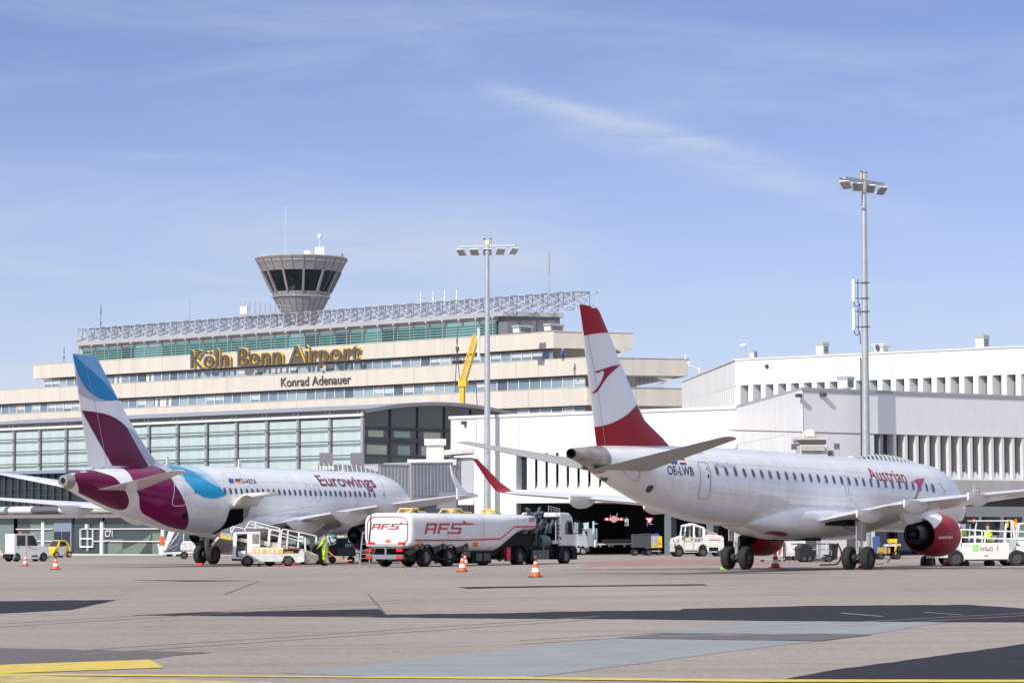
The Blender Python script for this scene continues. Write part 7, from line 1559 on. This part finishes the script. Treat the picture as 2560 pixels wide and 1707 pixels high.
# bridge at the right airliner
jr = thing('passenger_bridge', 'cream passenger bridge with a slatted hood behind the right airliner', 'passenger bridge', (0, 0, 0))
hood('H', 700, 1330, lambda x: 66 + 150 * ((x - 880) / 480) ** 2 * (1 if x > 880 else .9), 1.7, 150, jr, 17)
p = w3('C', 965, 950, 185); s_ = FPX / 185
def bxp(x0, y0, x1, y1, Z, d, name, mt, c='C', bev=0):
    a, b = w3(c, x0, y0, Z), w3(c, x1, y1, Z); m = MB(); m.box(a.x, Z, b.z, b.x, Z + d, a.z); return m.build(name, mt, jr, bevel=bev)
CRM = mat('bridge_cream', (.55, .53, .50), .5, var=.15, vs=2)
bxp(885, 918, 1075, 1200, 183, 3, 'cab_body', CRM, bev=.08); bxp(870, 870, 1065, 885, 183, 3.5, 'cab_roof', CRM); bxp(875, 885, 1060, 915, 183.4, 3, 'cab_window', mat('shade_pane', (.30, .29, .28), .4)); bxp(925, 820, 990, 868, 184, 1.2, 'roof_unit', WHD, bev=.1); bxp(895, 925, 1045, 955, 182.85, .14, 'grille', GRP)
m = MB()
for i in range(7): a, b = w3('C', 893 - i, 922 + i * 5, 182.8), w3('C', 1045 + i, 922 + i * 5, 182.8); m.box(a.x, 182.75, a.z - .03, b.x, 182.84, a.z)
m.build('grille_slat', WHD, jr); bxp(832, 912, 868, 950, 182.9, .1, 'mirror_board', mat('board_dark', (.12, .12, .13), .5)); bxp(1112, 910, 1148, 948, 182.9, .1, 'mirror_board', MATS['board_dark']); bxp(1145, 948, 1149, 1100, 182.9, .1, 'board_pole', STL)
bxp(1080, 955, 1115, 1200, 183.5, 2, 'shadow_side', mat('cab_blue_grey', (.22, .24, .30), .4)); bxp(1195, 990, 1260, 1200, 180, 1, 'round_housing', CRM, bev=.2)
for (x, y, Z0, yb) in ((960, 1200, 184, 0), (1230, 1200, 180.5, 0)): p = w3('C', x, y, Z0); m = MB(); m.box(p.x - .3, Z0, gz(p.x), p.x + .3, Z0 + .6, p.z); m.build('support_column', STD, jr)
# ---- carts and clutter seen below the right airliner ------------------------------
v = Veh('U', 835, 615, 4, 'equipment_dolly', 'black wheeled ground cart with looped pipes under the right airliner belly', 'cart')
v.slab([(850, 590), (840, 400), (900, 355), (1000, 360), (1080, 420), (1120, 480), (1080, 560), (1060, 600)], 0, 1.2, mat('dolly_black', (.015, .015, .018), .5, var=.5, vs=6), 'housing', bevel=.06); v.pipe([(750, 350), (1380, 350)], .035, STD, 'frame_bar'); v.pipe([(1060, 430), (1300, 430), (1335, 470), (1330, 520), (1160, 545)], .035, CHR, 'loop_pipe'); v.pipe([(1130, 350), (1130, 500)], .03, WHD, 'post'); v.pipe([(1265, 350), (1265, 470)], .04, mat('pale_yellow_pipe', (.6, .6, .4), .5), 'post')
v.slab([(1060, 560), (1340, 570), (1340, 600), (1060, 605)], 0, 1.0, STD, 'base'); v.wheels([930, 1010, 1290], .22, .16, (0, 1.0)); v.slab([(1350, 340), (1440, 350), (1420, 570), (1350, 590)], .1, 1.2, MATS['dolly_black'], 'rear_box')
v = Veh('U', 690, 525, 3, 'white_cabinet', 'white cabinet cart behind the black ground cart under the right airliner', 'cart', Z=178); v.slab([(690, 330), (840, 330), (840, 508), (690, 500)], 0, 1.0, WHD, 'cabinet', bevel=.03); v.slab([(760, 418), (800, 418), (800, 426), (760, 426)], -.02, .02, STD, 'handle'); v.wheels([720, 810], .14, .1, (.1, .9))
v = Veh('U', 300, 610, 4, 'maintenance_steps', 'small red and white stepped ladder stand by the right airliner port engine', 'ladder')
for i in range(8): v.slab([(540 + i * 3, 490 - i * 24), (612 + i * 3, 490 - i * 24), (612 + i * 3, 480 - i * 24), (540 + i * 3, 480 - i * 24)], 0, .5, WHT, 'tread')
v.slab([(550, 510), (595, 320), (625, 325), (580, 515)], -.02, .02, REF, 'side_rail'); v.pipe([(650, 340), (655, 600)], .035, BLM, 'post', ys=(0, .5)); v.pipe([(290, 575), (640, 575), (650, 560)], .035, STL, 'base_bar', ys=(0, .5)); v.wheels([330, 570], .07, .06, (0, .5))
v = Veh('U', 2000, 505, 3, 'tractor_unit', 'blue and yellow service vehicle in shade behind the right airliner gear', 'service vehicle', Z=180)
v.slab([(1990, 245), (2055, 240), (2060, 480), (2000, 495)], .2, 1.4, mat('service_blue', (.04, .10, .30), .4), 'cab', bevel=.03); v.slab([(2010, 400), (2200, 400), (2200, 490), (2010, 490)], .1, 1.3, mat('service_yellow', (.45, .30, .04), .5), 'lower_body'); v.slab([(2190, 280), (2290, 275), (2290, 330), (2200, 340)], .2, 1.0, YEL, 'yellow_box'); v.pipe([(2285, 290), (2270, 490)], .07, YEL, 'arm'); v.slab([(2120, 355), (2350, 350), (2350, 385), (2120, 385)], .0, 1.3, WHD, 'deck'); v.wheels([2060, 2300], .25, .2, (.2, 1.2)); v.pipe([(2130, 385), (2130, 490)], .05, STL, 'leg')
# hoses
def hose(c, pts, r, label, Zs=None, mt=None):
    P = catmull([tuple(grd(*k(c, *p)) + Vector((0, 0, r))) if Zs is None else tuple(w3(c, *p, Zs[i])) for i, p in enumerate(pts)], 8); m = MB(); m.tube(P, r, n=8); o = m.build('hose', mt or mat('hose_orange', (.80, .25, .05), .5)); return tag(o, label, 'hose', None)
hose('E', [(1612, 1122), (1650, 1160), (1710, 1200), (1770, 1222), (1890, 1224)], .035, 'thin orange hose sagging from the ground power unit to the tank lorry', Zs=[173, 171, 169, 167, 165])
hose('U', [(1430, 335), (1465, 400), (1490, 480), (1480, 560), (1440, 628), (1380, 650), (1160, 655)], .04, 'orange hose hanging from the right airliner belly to the ground', Zs=[133, 133, 133, 133, 134, 134.2, 134.8])
hose('U', [(1700, 645), (1800, 640), (1980, 650), (2060, 645), (2110, 640)], .035, 'short orange hose lying behind the right airliner starboard wheels')
m = MB(); a, b = grd(*k('U', 2165, 625)), w3('U', 2340, 370, 139); a.z += .05; m.tube([a, a.lerp(b, .5) + Vector((0, 0, -.1)), b], .03); tag(m.build('tow_rope', BLM), 'thin black cable slanting down behind the right airliner wheels', 'cable')
# chocks at the airliner wheels
def chock(c, x0, y0, x1, y1, mt, label, yaw=0, n_=2):
    g0, g1 = grd(*k(c, x0, y1)), grd(*k(c, x1, y1)); L_ = (g1 - g0).length; h = (y1 - y0) / CR[c][2] * g0.y / FPX
    t = thing('wheel_chock', label, 'chock', g0, math.atan2(g1.y - g0.y, g1.x - g0.x), 'airliner wheel chocks'); m = MB()
    vs = [(0, 0, 0), (L_, 0, 0), (L_, .22, 0), (0, .22, 0), (0, .05, h), (L_, .05, h), (L_, .16, h), (0, .16, h)]
    m.add(vs, [(0, 3, 2, 1), (4, 5, 6, 7), (0, 1, 5, 4), (1, 2, 6, 5), (2, 3, 7, 6), (3, 0, 4, 7)]); m.build('block', mt, t, bevel=.02)
    m = MB(); m.tube([(L_ * .3, .1, h), (L_ * .4, .1, h + .06), (L_ * .6, .1, h + .06), (L_ * .7, .1, h)], .012); m.build('handle', BLM, t)
chock('Y', 1070, 1045, 1212, 1102, REF, 'long red chock before the left airliner main wheels'); chock('U', 1735, 660, 1870, 706, REF, 'long red chock before the right airliner starboard wheels')
chock('G', 1562, 1236, 1645, 1268, mat('chock_green', (.20, .42, .06), .5), 'bright green chock before the right airliner port wheels')
# ---- cones -----------------------------------------------------------------------
def cone(px, py, pyt, label, dark=False, n=None):
    g_ = grd(px, py); h = (py - pyt) * g_.y / FPX; t = thing('traffic_cone', label, 'traffic cone', g_, 0, 'traffic cones')
    O_ = mat('cone_red_dark', (.50, .03, .03), .5) if dark else mat('cone_orange', (.85, .12, .025), .45, var=.12, vs=9)
    m = MB(); r0 = .19 * h / .75; bands = [(0.04, .25, 0), (.25, .45, 1), (.45, .66, 0), (.66, .84, 1), (.84, 1, 0)]
    for a, b, q in bands:
        m.loft([[(rr_ * math.cos(2 * math.pi * i / 20), rr_ * math.sin(2 * math.pi * i / 20), z_ * h) for i in range(20)] for z_, rr_ in ((a, r0 * (1.05 - .93 * a)), (b, r0 * (1.05 - .93 * b)))], q, cap=(b == 1))
    m.build('cone_body', [O_, CWH], t); m = MB(); m.box(-r0 * 1.35, -r0 * 1.35, 0, r0 * 1.35, r0 * 1.35, .035); m.build('base', BLK, t, bevel=.01); return t
cone(*k('F', 1722, 792), k('F', 0, 588)[1], 'tall orange and white traffic cone alone on the apron, nearest the camera')
cone(*k('F', 1004, 740), k('F', 0, 568)[1], 'orange and white traffic cone in front beneath the middle of the tank lorry'); cone(*k('F', 1028, 684), k('F', 0, 548)[1], 'orange and white traffic cone just behind another below the tank lorry')
cone(*k('D', 655, 1332), k('D', 0, 1168)[1], 'orange and white traffic cone in front of the tiny yellow car'); cone(*k('D', 298, 1290), k('D', 0, 1160)[1], 'orange and white traffic cone in front of the left crew tug')
cone(*k('U', 520, 698), k('U', 0, 440)[1], 'red and white traffic cone beside the right airliner port engine', True); cone(*k('H', 1593, 1155), k('H', 0, 1000)[1], 'red and white traffic cone under the starboard red engine cowl', True)
cone(*k('S', 1630, 1308), k('S', 0, 1165)[1], 'dark red cone at the left foot of the glass gate frame', True); cone(*k('S', 1812, 1308), k('S', 0, 1165)[1], 'dark red cone at the right foot of the glass gate frame', True)
# ---- people on the terraces --------------------------------------------------------
for x, cl, nm in ((868, BLM, 'leftmost of the four dark-clad people on the terrace left of the crane'), (885, NVY, 'second from left of the four dark-clad people on the terrace left of the crane'), (905, BLM, 'third from left of the four dark-clad people on the terrace left of the crane'), (932, NVY, 'rightmost of the four dark-clad people on the terrace left of the crane')):
    px, py = k('B', x, 918); u, z_ = F1.pt(px, py, .1); person(F1.M @ Vector((u, .35, B2t - .85)), R(-90 + 20 * ((x * 7) % 3 - 1)), nm, cl, NVY, hair=mat('hair_brown', (.06, .035, .02), .8), group='people on the terrace')
px, py = k('B', 1597, 872); u, z_ = F1.pt(px, py, 2); fr = FR.M @ Vector((FR.pt(px, py, -.3)[0], .35, 0)); person(Vector((fr.x, fr.y, B2t - .55)), R(-80), 'lone person in a bright blue jacket on the terrace behind the red and white fin', mat('bright_blue_cloth', (.02, .07, .45), .7), NVY, hair=WHT)

# ---- nest pieces under the part that carries them --------------------------------
def nest(root, part, names):
    ks = [o for o in COL.objects if o.parent == root]; base = lambda o: o.name.split('.')[0]
    ps = [o for o in ks if base(o) == part and o.location.length < 1e-6]
    if not ps: return
    for o in ks:
        if base(o) in names and o is not ps[0]: o.parent = ps[0]
nest(ft, 'cab', ('cab_window', 'door_handle', 'wing_mirror', 'roof_rail')); nest(ft, 'tank', ('hatch_rail', 'side_lettering', 'rear_lettering', 'fleet_number', 'red_stripe')); nest(ft, 'rear_bumper', ('tail_light', 'red_triangle_plate')); nest(ft, 'pump_bay', ('pump_pipework', 'side_ladder'))
for a_ in (A1, E1):
    nest(a_.t, 'fin', ('fin_swirl', 'fin_tip_paint', 'fin_base_paint', 'rudder_seam')); nest(a_.t, 'fuselage', ('cabin_window', 'door', 'overwing_exit', 'front_door', 'door_window', 'door_handle', 'registration', 'airline_lettering', 'group_lettering', 'union_flag', 'national_flag', 'flag_stripe', 'fuselage_swirl', 'skin_seams', 'stencil_marks', 'access_panel', 'blade_antenna')); nest(a_.t, 'tail_cone', ('exhaust_outlet',)); nest(a_.t, 'belly_fairing', ('belly_emblem', 'wheel_well'))
for nm, part, names in (('crew_tug', 'body', ('side_window', 'rear_window', 'tail_light', 'door_handle', 'door_seam', 'door_mark', 'side_step', 'lamp_slot', 'fleet_number', 'mirror', 'toolbox')), ('small_car', 'body', ('side_window', 'door_panel', 'windscreen', 'headlight')), ('van', 'body', ('side_panel', 'side_trim', 'side_mark', 'bumper')), ('belt_loader', 'side_panel', ('chevron_marking', 'hazard_stripe')), ('belt_loader', 'cab_side', ('cab_window',)), ('belt_loader', 'conveyor', ('conveyor_tip', 'conveyor_roller')), ('pallet_loader', 'side_panel', ('company_lettering', 'company_logo', 'small_figure_mark', 'small_print')), ('pallet_loader', 'second_cab', ('second_cab_window',)), ('baggage_cart', 'box', ('curtain', 'red_triangle')), ('control_tower', 'cab_glass', ('window_mullion',)), ('light_mast', 'crossbeam', ('floodlight', 'warning_lamp')), ('roof_vent', 'housing', ('hood', 'louvre')), ('passenger_bridge', 'cab_body', ('cab_window', 'grille', 'grille_slat')), ('ground_power_unit', 'housing', ('grille', 'gauge')), ('person', 'jacket', ('reflective_band',))):
    for r_ in [o for o in COL.objects if o.parent is None and o.name.split('.')[0] == nm]: nest(r_, part, names)
